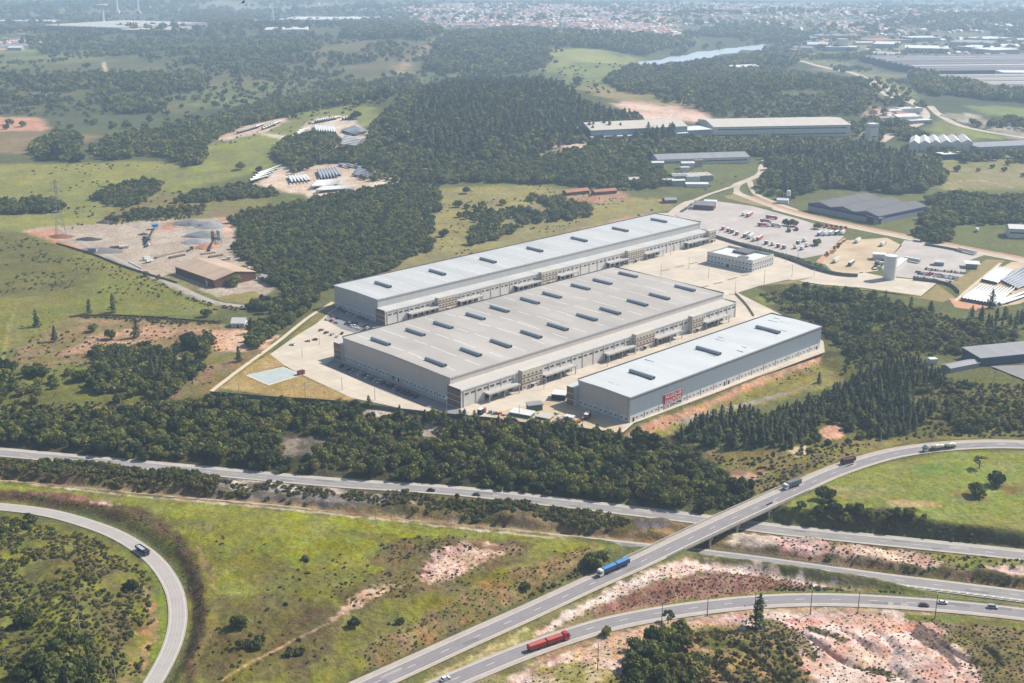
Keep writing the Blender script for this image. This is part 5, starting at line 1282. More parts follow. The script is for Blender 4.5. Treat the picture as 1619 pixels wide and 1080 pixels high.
CARM = {}
def car_meshes(colour, van=False):
    k = (colour, van)
    if k in CARM: return CARM[k]
    p = PAINTS[colour]; mb = MB()
    hw = .86
    low = [(-2.12, .32), (-2.14, .62), (-2.0, .9), (-1.65, .97), (1.0, .93), (1.85, .8), (2.12, .6), (2.12, .32)]
    i = len(mb.v)
    mb.prism(low, -hw, hw, p)
    mb.v = [(x, y * (.86 if abs(x) > 2.0 else .96 if z > .85 else 1.0), z) for x, y, z in mb.v]
    a = MB()
    x0, x1, t0, t1 = (-2.0, 1.25, -1.9, .55) if van else (-1.78, 1.1, -1.25, .25); zt = 1.75 if van else 1.43
    B_ = [(x0, -.8), (x1, -.8), (x1, .8), (x0, .8)]; T_ = [(t0, -.62), (t1, -.62), (t1, .62), (t0, .62)]
    for k_ in range(4):
        l = (k_ + 1) % 4; a.face([(*B_[k_], .92), (*B_[l], .92), (*T_[l], zt), (*T_[k_], zt)], M_CGLASS)
    g = a.mesh('cabin_glass')
    mb.box(t0 - .04, t1 + .04, -.64, .64, zt - .015, zt + .05, p)
    for sx in (-.02, .02):
        for sy in (-1, 1): mb.face([(-.42 + sx, .8 * sy, .92), (-.30 + sx, .8 * sy, .92), (-.36 + sx, .635 * sy, zt), (-.46 + sx, .635 * sy, zt)], p)
    b = mb.mesh('body')
    CARM[k] = (b, g); return CARM[k]
def car(colour, loc, rz, label, group=None, wheels=True, van=False, name='car', cat='car'):
    t = thing(name, label, cat, loc, rz, group); b, g = car_meshes(colour, van)
    add('body', b, t); add('cabin_glass', g, t)
    for sx in (-1.35, 1.3):
        for sy in (-.78, .78):
            w = add('wheel', CWHEEL, t, (sx, sy, .32))
            if wheels: add('rim', CRIM, w)
    if wheels:
        for sy in (-.6, .6):
            m = MB(); m.box(2.08, 2.15, sy - .16, sy + .16, .58, .72, M_WHITE); m.obj('headlight', t)
            m = MB(); m.box(-2.16, -2.1, sy - .14, sy + .14, .66, .82, PAINTS['red']); m.obj('tail_light', t)
    return t

def cab(t, p, h=3.3, ln=2.3, hood=0.0):
    mb = MB()
    mb.prism([(0, .55), (.04, 1.55), (-.22, h - .5), (-.55, h - .08), (-ln + .1, h), (-ln, h - .2), (-ln, .55)], -1.22, 1.22, p); c = mb.obj('cab', t)
    m = MB(); m.face([(.06, -1.05, 1.62), (.06, 1.05, 1.62), (-.21, 1.0, h - .62), (-.21, -1.0, h - .62)], M_CGLASS); m.obj('windscreen', c)
    for s in (-1, 1):
        m = MB(); m.face([(-.3, 1.235 * s, 1.7), (-1.35, 1.235 * s, 1.7), (-1.35, 1.235 * s, h - .65), (-.45, 1.235 * s, h - .65)], M_CGLASS); m.obj('side_window', c)
        m = MB(); m.box(.02, .2, 1.22 * s - .14 + .2 * s, 1.22 * s + .14 + .2 * s, 1.9, 2.6, M_CHAS); m.obj('mirror', c)
        m = MB(); m.box(.0, .07, s * .85 - .2, s * .85 + .2, .8, 1.02, M_WHITE); m.obj('headlight', c)
    m = MB(); m.box(-.05, .12, -1.2, 1.2, .4, .75, M_CHAS); m.obj('bumper', c)
    return c
def wheels(t, xs, z=.52):
    for x in xs:
        for s in (-1, 1):
            w = add('wheel', WHEEL, t, (x, 1.02 * s, z)); add('rim', RIM, w)
def tipper(t, x0, x1, z0, z1, p, inner, tarp=None, ribs=True, w=1.25):
    mb = MB(); mb.box(x0, x1, -w, w, z0, z1, p, skip='t')
    mb.face([(x0, -w, z1), (x1, -w, z1), (x1, -w + .12, z1), (x0, -w + .12, z1)], p); mb.face([(x0, w - .12, z1), (x1, w - .12, z1), (x1, w, z1), (x0, w, z1)], p)
    b = mb.obj('cargo_body', t)
    m = MB(); zz = z1 + .02 if tarp else z1 - .35
    if tarp:
        m.prism([(-w + .05, z1 + .0), (0, z1 + .22), (w - .05, z1 + .0)], x0 + .05, x1 - .05, tarp, axis='x'); m.obj('tarpaulin', b)
    else:
        m.face([(x0 + .1, -w + .1, zz), (x1 - .1, -w + .1, zz), (x1 - .1, w - .1, zz), (x0 + .1, w - .1, zz)], inner); m.obj('load', b)
    if ribs:
        n = int(abs(x1 - x0) / 1.1); m = MB()
        for i in range(n + 1):
            x = x0 + (x1 - x0) * i / n
            for s in (-1, 1): m.box(x - .07, x + .07, s * w - (.0 if s > 0 else .08), s * w + (.08 if s > 0 else .0), z0, z1, p)
        m.obj('side_ribs', b)
    return b
def chassis(t, x0, x1, z=.75):
    mb = MB()
    for s in (-.45, .45): mb.box(x0, x1, s - .08, s + .08, z, z + .3, M_CHAS)
    mb.box(x0, x1, -1.1, 1.1, z + .3, z + .42, M_CHAS); mb.obj('chassis', t)

def place(front, rear, side=1.25, z=None, line_z=None):
    """near-side ground points of a vehicle in the photo -> location of its front, heading"""
    zz = 0.06 if z is None else z
    a, b = U(front[0], front[1], zz), U(rear[0], rear[1], zz)
    d = (a - b); L = np.linalg.norm(d); d /= L
    n = np.array([-d[1], d[0]])
    if n[1] < 0: n = -n
    return np.array([*(a + n * side), zz]), math.atan2(d[1], d[0]), L

p, h, L = place((949, 914), (996, 893.5))
t = thing('grain_truck', 'blue double tipper truck with a white cab heading down the flyover approach', 'truck', p, h)
cab(t, PAINTS['white'], 3.3); chassis(t, -L, -.8); tipper(t, -L * .56, -2.7, 1.3, 3.3, PAINTS['blue'], None, PAINTS['sky blue']); tipper(t, -L + .1, -L * .59, 1.3, 3.3, PAINTS['blue'], None, PAINTS['sky blue'])
wheels(t, (-1.2, -5.2, -6.4, -L * .66, -L * .71, -L + 3.0, -L + 1.8))
m = MB(); m.box(-9.6, -8.0, -1.2, -.7, .5, 1.1, M_STEEL); m.obj('fuel_tank', t)
p, h, L = place((901, 1012), (838, 1034), z=-.6)
t = thing('tipper_truck', 'red double tipper truck driving up the ramp beside the flyover', 'truck', p, h)
cab(t, PAINTS['crimson'], 3.6, 2.6); chassis(t, -L, -.8); tipper(t, -L * .55, -3.2, 1.3, 3.2, PAINTS['red'], PAINTS['faded red'], PAINTS['faded red']); tipper(t, -L + .1, -L * .585, 1.3, 3.2, PAINTS['red'], PAINTS['faded red'], PAINTS['faded red'])
wheels(t, (-1.2, -4.8, -6.0, -L * .66, -L * .72, -L + 2.6, -L + 1.4))
p, h, L = place((1242, 776), (1267, 767.5))
t = thing('stake_truck', 'grey slatted cattle truck crossing towards the flyover bridge', 'truck', p, h)
cab(t, PAINTS['white'], 3.1); chassis(t, -L, -.8)
mb = MB()
for k in range(6): mb.box(-L, -2.6, -1.25, 1.25, 1.3 + .42 * k, 1.5 + .42 * k, PAINTS['grey'])
for k in range(8): mb.box(-L + (L - 2.7) * k / 7 - .08, -L + (L - 2.7) * k / 7 + .1, -1.29, 1.29, 1.25, 3.7, PAINTS['silver'])
mb.obj('stake_body', t); wheels(t, (-1.2, -L + 3.4, -L + 2.1))
p, h, L = place((1333, 736), (1353, 731))
t = thing('dump_truck', 'dark red dump truck with a brown load on the bend of the flyover road', 'truck', p, h)
cab(t, PAINTS['dark red'], 3.2); chassis(t, -L, -.8); tipper(t, -L, -2.6, 1.3, 3.0, PAINTS['dark red'], PAINTS['brown']); wheels(t, (-1.2, -L + 2.9, -L + 1.6))
p, h, L = place((1462, 715.5), (1513, 709))
t = thing('bulk_tanker', 'white bulk tanker with a green and white cab on the outer bend', 'truck', p, h)
c_ = cab(t, PAINTS['white'], 3.2); chassis(t, -L, -.8)
m = MB(); m.box(-1.6, -.5, -1.15, 1.15, 3.22, 3.6, PAINTS['green']); m.obj('air_deflector', c_)
mb = MB(); mw = PAINTS['cream']
for a_, b_ in ((-L * .62, -5.2), (-L + .2, -L * .66)):
    n = 10; prof = [(.5, a_), (1.25, a_ + (b_ - a_) * .25), (1.25, a_ + (b_ - a_) * .75), (.6, b_)]
    i = len(mb.v); N = 14; mi_ = mb._mi(mw)
    for r_, x_ in prof:
        for k in range(N): mb.v.append((x_, r_ * math.cos(6.2832 * k / N), 2.3 + r_ * math.sin(6.2832 * k / N) * .95))
    for j in range(3):
        for k in range(N): mb.f.append([i + j * N + k, i + j * N + (k + 1) % N, i + (j + 1) * N + (k + 1) % N, i + (j + 1) * N + k]); mb.m.append(mi_)
tk = mb.obj('tank', t)
for x_ in (-L * .5, -L * .8): m = MB(); m.tube((x_, 0, 3.4), (x_, 0, 3.75), .4, .4, M_STEEL, 10); m.obj('manhole', tk)
wheels(t, (-1.2, -4.2, -5.3, -L + 4.4, -L + 3.1, -L + 1.8))
p, h, L = place((229.5, 880), (213.5, 869), side=1.2)
t = thing('flatbed_tipper', 'small dark tipper truck with an empty pale bed on the loop road', 'truck', p, h)
L = 9.0; cab(t, PAINTS['black'], 2.8, 1.9); chassis(t, -L, -.8); tipper(t, -L, -2.2, 1.1, 2.4, PAINTS['black'], PAINTS['silver']); wheels(t, (-1.1, -L + 1.9))

def on_line(line, px, o):
    k = s_at(line, px); nn = frame(line); t_ = np.gradient(line[:, :2], axis=0)[k]
    return np.array([line[k, 0] + nn[k, 0] * o, line[k, 1] + nn[k, 1] * o, line[k, 2] + .06]), math.atan2(t_[1], t_[0])
for px, o, col, lab, van in ((1451, -2.2, 'dark red', 'dark red car in the nearer lane of the ramp, ahead of two pale cars', False), (1489, 1.4, 'white', 'white car with dark windows in the far lane of the ramp', False), (1568, 1.6, 'silver', 'silver hatchback on the ramp closest to the chevrons end', True)):
    q, h = on_line(R2, px, o); car(col, q, h, lab, None, True, van)
q, h = on_line(R2, 703, 1.6); car('white', q, h, 'white car at the lower end of the ramp beside the grass median', None, True)
for px, o, col, lab in ((686, -1.8, 'black', 'black car on the motorway in the shade of the tree belt'), (752, -1.8, 'grey', 'grey car following on the shaded motorway')):
    q, h = on_line(R4, px, o); car(col, q, h, lab, None, False)
# avenue traffic
for px, py, col, lab in ((1163, 280, 'dark blue', 'dark car at the top of the avenue bend'), (1142, 290, 'silver', 'silver car coming down the avenue bend'), (1122, 295, 'black', 'black car lower on the avenue bend'), (1116, 300, 'grey', 'grey car entering the truck yard road')):
    g = G1(px, py); car(col, g + np.array([0, 0, .25]), .9, lab, None, False)
g = G1(1164, 277); 
def lorry(loc, rz, L, body, cabc, label, group=None, h=3.6, cabbed=True, kind='box', name='parked_lorry'):
    t = thing(name, label, 'lorry' if cabbed else 'trailer', loc, rz, group)
    chassis(t, -L / 2, L / 2 - (.5 if cabbed else 0))
    x1 = L / 2 - (2.7 if cabbed else 0)
    mb = MB()
    if kind == 'tank': mb.tube((-L / 2, 0, 2.1), (x1, 0, 2.1), 1.2, 1.2, PAINTS[body], 14)
    elif kind == 'flat': mb.box(-L / 2, x1, -1.25, 1.25, 1.15, 1.35, PAINTS[body])
    else: mb.box(-L / 2, x1, -1.28, 1.28, 1.15, h, PAINTS[body])
    b_ = mb.obj('cargo_body', t)
    if kind == 'box':
        m = MB(); m.box(-L / 2 - .02, x1 + .02, -1.3, 1.3, h, h + .08, PAINTS['white' if body != 'white' else 'cream']); m.obj('roof_panel', b_)
    if cabbed:
        mb = MB(); mb.prism([(L / 2, .6), (L / 2 + .03, 1.6), (L / 2 - .3, 2.9), (L / 2 - 2.2, 3.0), (L / 2 - 2.3, .6)], -1.2, 1.2, PAINTS[cabc]); c = mb.obj('cab', t)
        m = MB(); m.face([(L / 2 + .05, -1, 1.7), (L / 2 + .05, 1, 1.7), (L / 2 - .27, 1, 2.75), (L / 2 - .27, -1, 2.75)], M_CGLASS); m.obj('windscreen', c)
    for x in ([-L / 2 + 1.2, -L / 2 + 2.5] + ([L / 2 - 1.2] if cabbed else [])):
        for s in (-1, 1): add('wheel', WHEEL, t, (x, 1.05 * s, .52))
    return t
def yl(c, head, L, body, cabc, label, **k):
    a, b = U(*c), U(*head); d = b - a
    return lorry((a[0], a[1], .08), math.atan2(d[1], d[0]), L, body, cabc, label, **k)
yl((1178, 340), (1190, 334), 14, 'white', 'white', 'white box trailer parked side by side with a red one near the avenue', cabbed=False)
yl((1185, 342), (1197, 336), 14, 'red', 'white', 'red box trailer beside the white one near the avenue', cabbed=False)
yl((1211, 352), (1222, 353), 12, 'crimson', 'white', 'crimson box lorry, further of the pair by the small trees')
yl((1207, 358), (1219, 359), 12, 'crimson', 'white', 'crimson box lorry, nearer of the pair by the small trees')
yl((1220, 346), (1232, 348), 13, 'faded red', 'red', 'faded red lorry behind the crimson pair')
yl((1227, 358.5), (1240, 360), 11, 'cream', 'white', 'cream lorry nose to tail with a crimson one')
yl((1247, 366), (1252, 372), 9, 'dark red', 'dark red', 'maroon tanker lorry in front of the little trees', kind='tank')
yl((1259, 364), (1264, 370), 9, 'faded red', 'dark red', 'faded red tanker lorry next to the maroon one', kind='tank')
yl((1144, 363), (1150, 359), 8, 'faded red', 'white', 'short red lorry at the corner of the yard wall')
yl((1152, 366), (1158, 362), 8, 'green', 'white', 'green lorry in the line along the yard wall')
yl((1158, 368), (1164, 364), 8, 'brown', 'white', 'brown lorry in the line along the yard wall')
yl((1166, 371), (1172, 366), 9, 'orange', 'white', 'orange lorry in the line along the yard wall')
yl((1180, 374), (1192, 367), 14, 'brown', 'white', 'brown sided trailer with white roof, first of the long ones along the wall', cabbed=False)
yl((1187, 376), (1199, 369), 14, 'cream', 'white', 'cream trailer between brown and red ones along the wall', cabbed=False)
yl((1201, 379), (1213, 372), 14, 'crimson', 'white', 'crimson trailer with pale roof, nearest the office block', cabbed=False)
yl((1195, 380), (1207, 373), 14, 'white', 'white', 'white trailer squeezed beside the crimson one', cabbed=False)
for i in range(7):
    yl((1290 + i * 7.5, 358 + i * .9), (1296 + i * 7.5, 355 + i * .9), 9, ['red', 'brown', 'dark red', 'faded red', 'red', 'brown', 'orange'][i], 'red', 'open ' + ['red', 'brown', 'maroon', 'pale red', 'bright red', 'dull brown', 'orange'][i] + ' flatbed, ' + ['first', 'second', 'third', 'fourth', 'fifth', 'sixth', 'last'][i] + ' in the stacked row along the avenue', kind='flat', group='flatbeds in the stacked row')
for i in range(5):
    yl((1296 + i * 9, 372 - i * .4), (1302 + i * 9, 368 - i * .4), 11, ['sky blue', 'white', 'silver', 'dark blue', 'white'][i], 'white', ['pale blue', 'white', 'silver', 'navy', 'short white'][i] + ' trailer in the row before the red flatbeds', cabbed=False, group='trailers before the flatbeds')
for i, (x, y, c) in enumerate([(1212, 386, 'black'), (1222, 388, 'white'), (1231, 391, 'red'), (1240, 393, 'grey'), (1258, 393, 'white'), (1268, 395, 'silver'), (1276, 390, 'white'), (1290, 388, 'grey'), (1262, 386, 'brown'), (1272, 382, 'white')]):
    yl((x, y), (x + 5, y - 3), 6.5, c, 'white', ['small black', 'small white', 'small red', 'small grey', 'plain white', 'silver', 'boxy white', 'dusty grey', 'brown', 'clean white'][i] + ' van, ' + ['first', 'second', 'third', 'fourth', 'fifth', 'sixth', 'seventh', 'eighth', 'ninth', 'tenth'][i] + ' of the vans below the truck yard', group='vans below the truck yard')
yl((1356, 383), (1366, 376), 13, 'white', 'white', 'white box trailer at the far edge of the bare soil park', cabbed=False)
yl((1396, 388), (1408, 380), 13, 'white', 'dark blue', 'white box lorry near the avenue on the soil park')
yl((1322, 414), (1332, 407), 14, 'white', 'white', 'white box trailer in the corner of the soil park', cabbed=False)
yl((1346, 419), (1356, 412), 13, 'dark blue', 'white', 'dark blue trailer in the middle of the soil park', cabbed=False)
yl((1442, 414), (1458, 417), 15, 'silver', 'white', 'silver trailer right behind the water tower', cabbed=False)
yl((1529, 400), (1546, 404), 19, 'white', 'white', 'long white trailer beside the avenue gate', cabbed=False)
yl((1389, 418), (1398, 421), 8, 'cream', 'white', 'cream tank lorry beside the water tower', kind='tank')
yl((1386, 426), (1400, 424), 8, 'white', 'white', 'white low lorry in front of the tanks', kind='flat')
yl((1600, 352), (1612, 350), 12, 'white', 'white', 'white lorry by the lodge at the eastern forest', )
yl((1545, 366), (1551, 362), 9, 'white', 'blue', 'blue and white lorry on the side road under the dark trees')
yl((762, 654), (768, 650), 7, 'dark blue', 'crimson', 'small blue and red lorry by the front wall, seen end on')
yl((929, 661), (934, 655), 8, 'dark red', 'red', 'red lorry parked in the shade beside the smallest warehouse')
# parked cars
cols = ['white', 'silver', 'black', 'grey', 'red', 'dark blue']
rc = random.Random(3)
def lot(p0, p1, n, head, where, skip=0.1, jit=.3):
    a, b = U(*p0), U(*p1); hd = U(*head[1]) - U(*head[0]); rz = math.atan2(hd[1], hd[0])
    for i in range(n):
        if rc.random() < skip: continue
        q = a + (b - a) * (i / max(n - 1, 1)); c = rc.choice(['white', 'white', 'silver', 'silver', 'black', 'black', 'grey', 'red', 'dark blue'])
        zz = .16
        car(c, (q[0] + rc.uniform(-jit, jit), q[1] + rc.uniform(-jit, jit), zz), rz + rc.choice([0, math.pi]) + rc.uniform(-.05, .05), c + ' car parked ' + where, c + ' cars parked ' + where, False, rc.random() < .2)
lot((540, 581), (657, 629), 20, ((600, 606), (610, 602)), 'in the shade along the end of the broad warehouse', .12)
lot((536, 490), (580, 507), 9, ((560, 499), (567, 496)), 'in the shade against the longest warehouse', .1)
lot((548, 513), (576, 524), 8, ((560, 518), (566, 515)), 'in the nearer sunlit row beside the longest warehouse', .05)
lot((555, 510), (585, 521), 8, ((560, 518), (566, 515)), 'in the further sunlit row beside the longest warehouse', .05)
for i, (x, y, c, d) in enumerate([(508, 523, 'grey', 'alone at the outer end'), (516, 527, 'black', 'second from the outer end'), (525, 530, 'silver', 'third from the outer end'), (533, 533, 'white', 'nearest the broad warehouse corner'), (541, 528, 'black', 'behind the white one at the corner'), (517, 506, 'white', 'at the head of the scattered group'),
        (525, 501, 'red', 'on the upper edge of the scattered group'), (534, 504, 'black', 'closest to the shade of the longest warehouse'), (524, 508, 'red', 'below the upper one of the group'), (532, 511, 'silver', 'at the foot of the scattered group'), (462, 546, 'white', 'by itself on the empty concrete'), (487, 540, 'white', 'near the first lone one on the concrete'), (498, 538, 'red', 'beyond the lone white ones')]):
    q = U(x, y); car(c, (q[0], q[1], .1), YAW + .2 * i, c + ' car parked in the open yard, ' + d, None, False)
where = 'in the lot behind the grey retaining wall'
lot((1464, 426.5), (1524, 433), 13, ((1480, 430), (1484, 427)), 'in the back row of the fenced lot', .05)
lot((1449, 430.5), (1514, 440), 16, ((1480, 430), (1484, 427)), 'in the middle rows of the fenced lot', .05)
lot((1453, 433.5), (1512, 442.5), 15, ((1480, 430), (1484, 427)), 'in the middle rows of the fenced lot', .05)
lot((1446, 439), (1502, 446.5), 12, ((1480, 430), (1484, 427)), 'in the front row along the lot wall', .1)
lot((1078, 335), (1096, 323), 9, ((1085, 328), (1092, 330)), 'along the roadside of the truck yard', .1)
lot((1010, 341), (1030, 333), 5, ((1012, 340), (1030, 333)), 'on the grass strip behind the longest warehouse', .1)
for q0, q1, n, wh in (((1490, 184), (1560, 206), 26, 'in the row beside the far lawn'), ((1560, 196), (1619, 206), 20, 'in the far car park, upper row'), ((1575, 201), (1640, 213), 20, 'in the far car park, lower row'), ((1330, 102), (1400, 116), 26, 'in the distant lot below the plant'), ((1310, 97), (1380, 104), 22, 'in the distant lot, upper row')):
    A_, B_ = GP([q0])[0], GP([q1])[0]
    for i in range(n):
        q = A_ + (B_ - A_) * i / n; c = rc.choice(['white', 'white', 'silver', 'black'])
        t = add('car', None) if False else None
        x, y = q[0] + rc.uniform(-2, 2), q[1] + rc.uniform(-4, 4)
        o = add('car', car_meshes(c)[0], None, (x, y, float(hz(x, y)) + .6), rc.uniform(-.2, .2), 1.25, c + ' car parked ' + wh, 'car', c + ' cars parked ' + wh)

# ------------------------------------------------------------------ wind turbine blades
def blade_mesh(L, m):
    st = [(0, .95, .95), (.04, .95, .95), (.1, 1.0, .8), (.2, 1.45, .5), (.35, 1.25, .38), (.6, .85, .25), (.85, .5, .14), (.97, .25, .07), (1, .05, .02)]
    V = []; Q = []; N = 12
    for t_, c, th in st:
        for k in range(N):
            a = 2 * math.pi * k / N; V.append((t_ * L, math.cos(a) * c + (c - .95) * .5, 1.15 + math.sin(a) * th))
    for j in range(len(st) - 1):
        for k in range(N): Q.append((j * N + k, j * N + (k + 1) % N, (j + 1) * N + (k + 1) % N, (j + 1) * N + k))
    return np_mesh('turbine_blade', V, Q, [m], smooth=True)
M_BLADE = mat('blade white', (240, 240, 238), .4, .03, .2, spec=.5); M_PIPE = mat('grey blade', (166, 172, 180), .5, .08, .3)
BM = {}
def blades(n, s0, s1, e0, e1, label, group, m=None, ground=False, scale=1.0):
    m = m or M_BLADE
    S = [np.array(s0) + (np.array(s1) - np.array(s0)) * i / max(n - 1, 1) for i in range(n)]; E_ = [np.array(e0) + (np.array(e1) - np.array(e0)) * i / max(n - 1, 1) for i in range(n)]
    for i in range(n):
        if ground: a, b = G1(*S[i]), G1(*E_[i])
        else: a, b = np.append(U(*S[i]), .1), np.append(U(*E_[i]), .1)
        d = b[:2] - a[:2]; L = round(float(np.linalg.norm(d)) / 6) * 6; L = max(L, 12)
        k = (L, m.name)
        if k not in BM: BM[k] = blade_mesh(L, m)
        z = a[2] if not ground else max(a[2], float(hz(*(a[:2] + d / 2))), b[2])
        o = add('turbine_blade', BM[k], None, (a[0], a[1], z + .1), math.atan2(d[1], d[0]), (1, scale, scale), label, 'turbine blade', group)
        c = MB(); c.box(-.6, .6, -1.3, 1.3, -1.3, .35, M_CHAS)
        q = c.obj('cradle', o, loc=(L * .12, 0, 0)); q2 = c.obj('cradle', o, loc=(L * .7, 0, 0))
blades(11, (1521, 476), (1572, 485), (1553, 450), (1604, 457), 'white wind turbine blade in the nearer fan of the blade yard', 'blades of the nearer fan', scale=1.35)
blades(8, (1553, 446), (1574, 451), (1580, 422), (1602, 427), 'white wind turbine blade in the further fan of the blade yard', 'blades of the further fan', scale=1.3)
blades(7, (1582, 447), (1606, 459), (1645, 408), (1680, 425), 'grey wind turbine blade in the long bundle by the fans', 'blades of the long bundle', M_PIPE, scale=1.2)
blades(2, (1575, 482), (1580, 484), (1655, 451), (1665, 455), 'long white turbine blade laid along the bottom edge of the blade yard', 'blades along the yard edge', scale=1.4)
Yd = 'on the sandy yard among the hills'
for n, a, b, c, d, lab, m in (
    (9, (376, 212), (404, 204), (392, 204), (420, 196), 'stored at the end of the pale track', None), (5, (415, 206), (432, 200), (428, 200), (446, 192), 'stored on the track end nearest the meadow', None),
    (9, (499, 196), (528, 190), (507, 189), (540, 185), 'in the topmost row of the sandy yard', None), (8, (498, 201), (526, 203), (502, 214), (530, 216), 'in the second row of the sandy yard', None),
    (4, (542, 191), (556, 188), (552, 186), (560, 185), 'in the small cluster at the yard corner', None), (6, (541, 208), (560, 202), (566, 219), (584, 214), 'in the grey bundle by the bushes', M_PIPE),
    (6, (534, 229), (545, 218), (574, 234), (584, 222), 'lying behind the dark yard trees', None), (4, (462, 222), (472, 212), (480, 212), (488, 204), 'beside the lone bush of the yard', None),
    (5, (487, 250), (490, 236), (497, 246), (500, 238), 'between the two tree clumps', None), (6, (457, 281), (480, 279), (463, 292), (492, 290), 'in the short stack near the lower clump', None),
    (7, (503, 272), (530, 268), (510, 288), (540, 284), 'in the scattered lower stack', M_PIPE), (6, (492, 300), (500, 292), (548, 292), (550, 284), 'in the long pale stack above the wood', None),
    (6, (558, 278), (566, 268), (592, 284), (600, 272), 'in the blue grey stack above the wood', M_PIPE), (9, (536, 262), (640, 264), (560, 268), (690, 276), 'spread along the far edge of the stacks', M_PIPE),
    (4, (395, 291), (408, 284), (430, 278), (446, 262), 'along the lower meadow fence', None), (5, (500, 306), (510, 300), (556, 300), (566, 296), 'lowest of all, touching the dark wood', None)):
    blades(n, a, b, c, d, ('grey' if m else 'white') + ' turbine blade ' + lab, 'blades ' + lab, m, True, 1.7)
# ------------------------------------------------------------------ plants
def leaf_quads(C, Nn, size, rng, aspect=1.0):
    n = len(C); Nn = Nn / (np.linalg.norm(Nn, axis=1)[:, None] + 1e-9)
    r = rng.normal(size=(n, 3)); T = np.cross(Nn, r); T /= np.linalg.norm(T, axis=1)[:, None] + 1e-9
    B_ = np.cross(Nn, T); s = size[:, None]
    V = np.stack([C - T * s - B_ * s * aspect, C + T * s - B_ * s * aspect, C + T * s + B_ * s * aspect, C - T * s + B_ * s * aspect], 1)
    V += rng.normal(size=V.shape) * s[:, None] * .18
    return V.reshape(-1, 3), np.arange(4 * n).reshape(-1, 4)
def crown_arrays(kind, seed, n, big=1.0):
    rng = np.random.default_rng(seed)
    if kind == 'broadleaf':
        nl = rng.integers(7, 12); a = rng.uniform(0, 6.283, nl); rr = np.sqrt(rng.uniform(.0, 1, nl)) * .66
        lc = np.stack([np.cos(a) * rr, np.sin(a) * rr, .72 + (1 - rr) * rng.uniform(-.1, .75, nl) - rr * .18], 1); lr = rng.uniform(.36, .56, nl)
        k = rng.integers(0, nl, n); d = rng.normal(size=(n, 3)); d[:, 2] += .35; d /= np.linalg.norm(d, axis=1)[:, None]
        C = lc[k] + d * (lr[k] * rng.uniform(.7, 1.08, n))[:, None] * np.array([1, 1, .85]); Nn = d + rng.normal(size=(n, 3)) * .45
        lt = rng.uniform(.72, 1.28, nl); tint = lt[k] * rng.uniform(.8, 1.2, n); size = rng.uniform(.085, .15, n) * big; asp = .8
    elif kind == 'pine':
        t = rng.uniform(0, 1, n) ** 1.15; lev = np.round(t * 11) / 11 + rng.normal(size=n) * .018
        a = rng.uniform(0, 6.283, n); rmax = (1 - np.clip(lev, 0, 1)) ** .5 * .225 * (1 + .3 * np.sin(lev * 17 + seed)) * (.8 + .35 * np.sin(a * 2 + seed * 1.7 + lev * 4)) + .02; rr = rmax * np.sqrt(rng.uniform(.12, 1.1, n)) * (1 + .3 * np.sin(a * 3 + seed))
        C = np.stack([np.cos(a) * rr, np.sin(a) * rr, .16 + lev * .84 - rr * .35], 1); Nn = np.stack([np.cos(a) * .6, np.sin(a) * .6, np.ones(n)], 1) + rng.normal(size=(n, 3)) * .45
        tint = rng.uniform(.7, 1.3, n) * (1 + .15 * np.sin(lev * 40)); size = rng.uniform(.022, .042, n) * big * (1.25 - .4 * t); asp = .7
    elif kind == 'sparse':
        nl = rng.integers(5, 8); a = rng.uniform(0, 6.283, nl); rr = rng.uniform(.35, .75, nl)
        lc = np.stack([np.cos(a) * rr, np.sin(a) * rr, 1.15 + rng.uniform(-.25, .35, nl)], 1); lr = rng.uniform(.3, .44, nl)
        k = rng.integers(0, nl, n); d = rng.normal(size=(n, 3)); d /= np.linalg.norm(d, axis=1)[:, None]
        C = lc[k] + d * (lr[k] * rng.uniform(.5, 1.05, n))[:, None] * np.array([1, 1, .5]); Nn = d + np.array([0, 0, .5]) + rng.normal(size=(n, 3)) * .5
        tint = rng.uniform(.75, 1.25, n); size = rng.uniform(.07, .12, n) * big; asp = .8
    else:   # shrub
        nl = rng.integers(3, 6); lc = np.c_[rng.normal(size=(nl, 2)) * .38, rng.uniform(.22, .5, nl)]; lr = rng.uniform(.36, .55, nl)
        k = rng.integers(0, nl, n); d = rng.normal(size=(n, 3)); d[:, 2] = np.abs(d[:, 2]) * .9 - .1; d /= np.linalg.norm(d, axis=1)[:, None]
        C = lc[k] + d * (lr[k] * rng.uniform(.75, 1.05, n))[:, None]; C[:, 2] = np.maximum(C[:, 2], .02); Nn = d + rng.normal(size=(n, 3)) * .45
        tint = rng.uniform(.75, 1.25, n); size = rng.uniform(.12, .2, n) * big; asp = .8
    V, Q = leaf_quads(C, Nn, size, rng, asp)
    return V, Q, np.repeat(tint, 4)
FOL = {'broadleaf': foliage_mat('broadleaf foliage', (.036, .054, .013), (.16, .17, .036)), 'pine': foliage_mat('pine needles', (.03, .05, .02), (.10, .118, .04)),
       'shrub': foliage_mat('shrub foliage', (.052, .064, .016), (.15, .145, .036)), 'sparse': MATS['broadleaf foliage'], 'dry': foliage_mat('dry scrub', (.075, .068, .030), (.15, .125, .06))}
M_BARK = mat('bark', (122, 104, 88), .9, .2, 2)
def crown_mesh(kind, seed, n, big=1.0):
    V, Q, t = crown_arrays(kind, seed, n, big)
    me = np_mesh('crown', V, Q, [FOL[kind]])
    at = me.attributes.new('tint', 'FLOAT', 'POINT'); at.data.foreach_set('value', t.astype(np.float32))
    return me
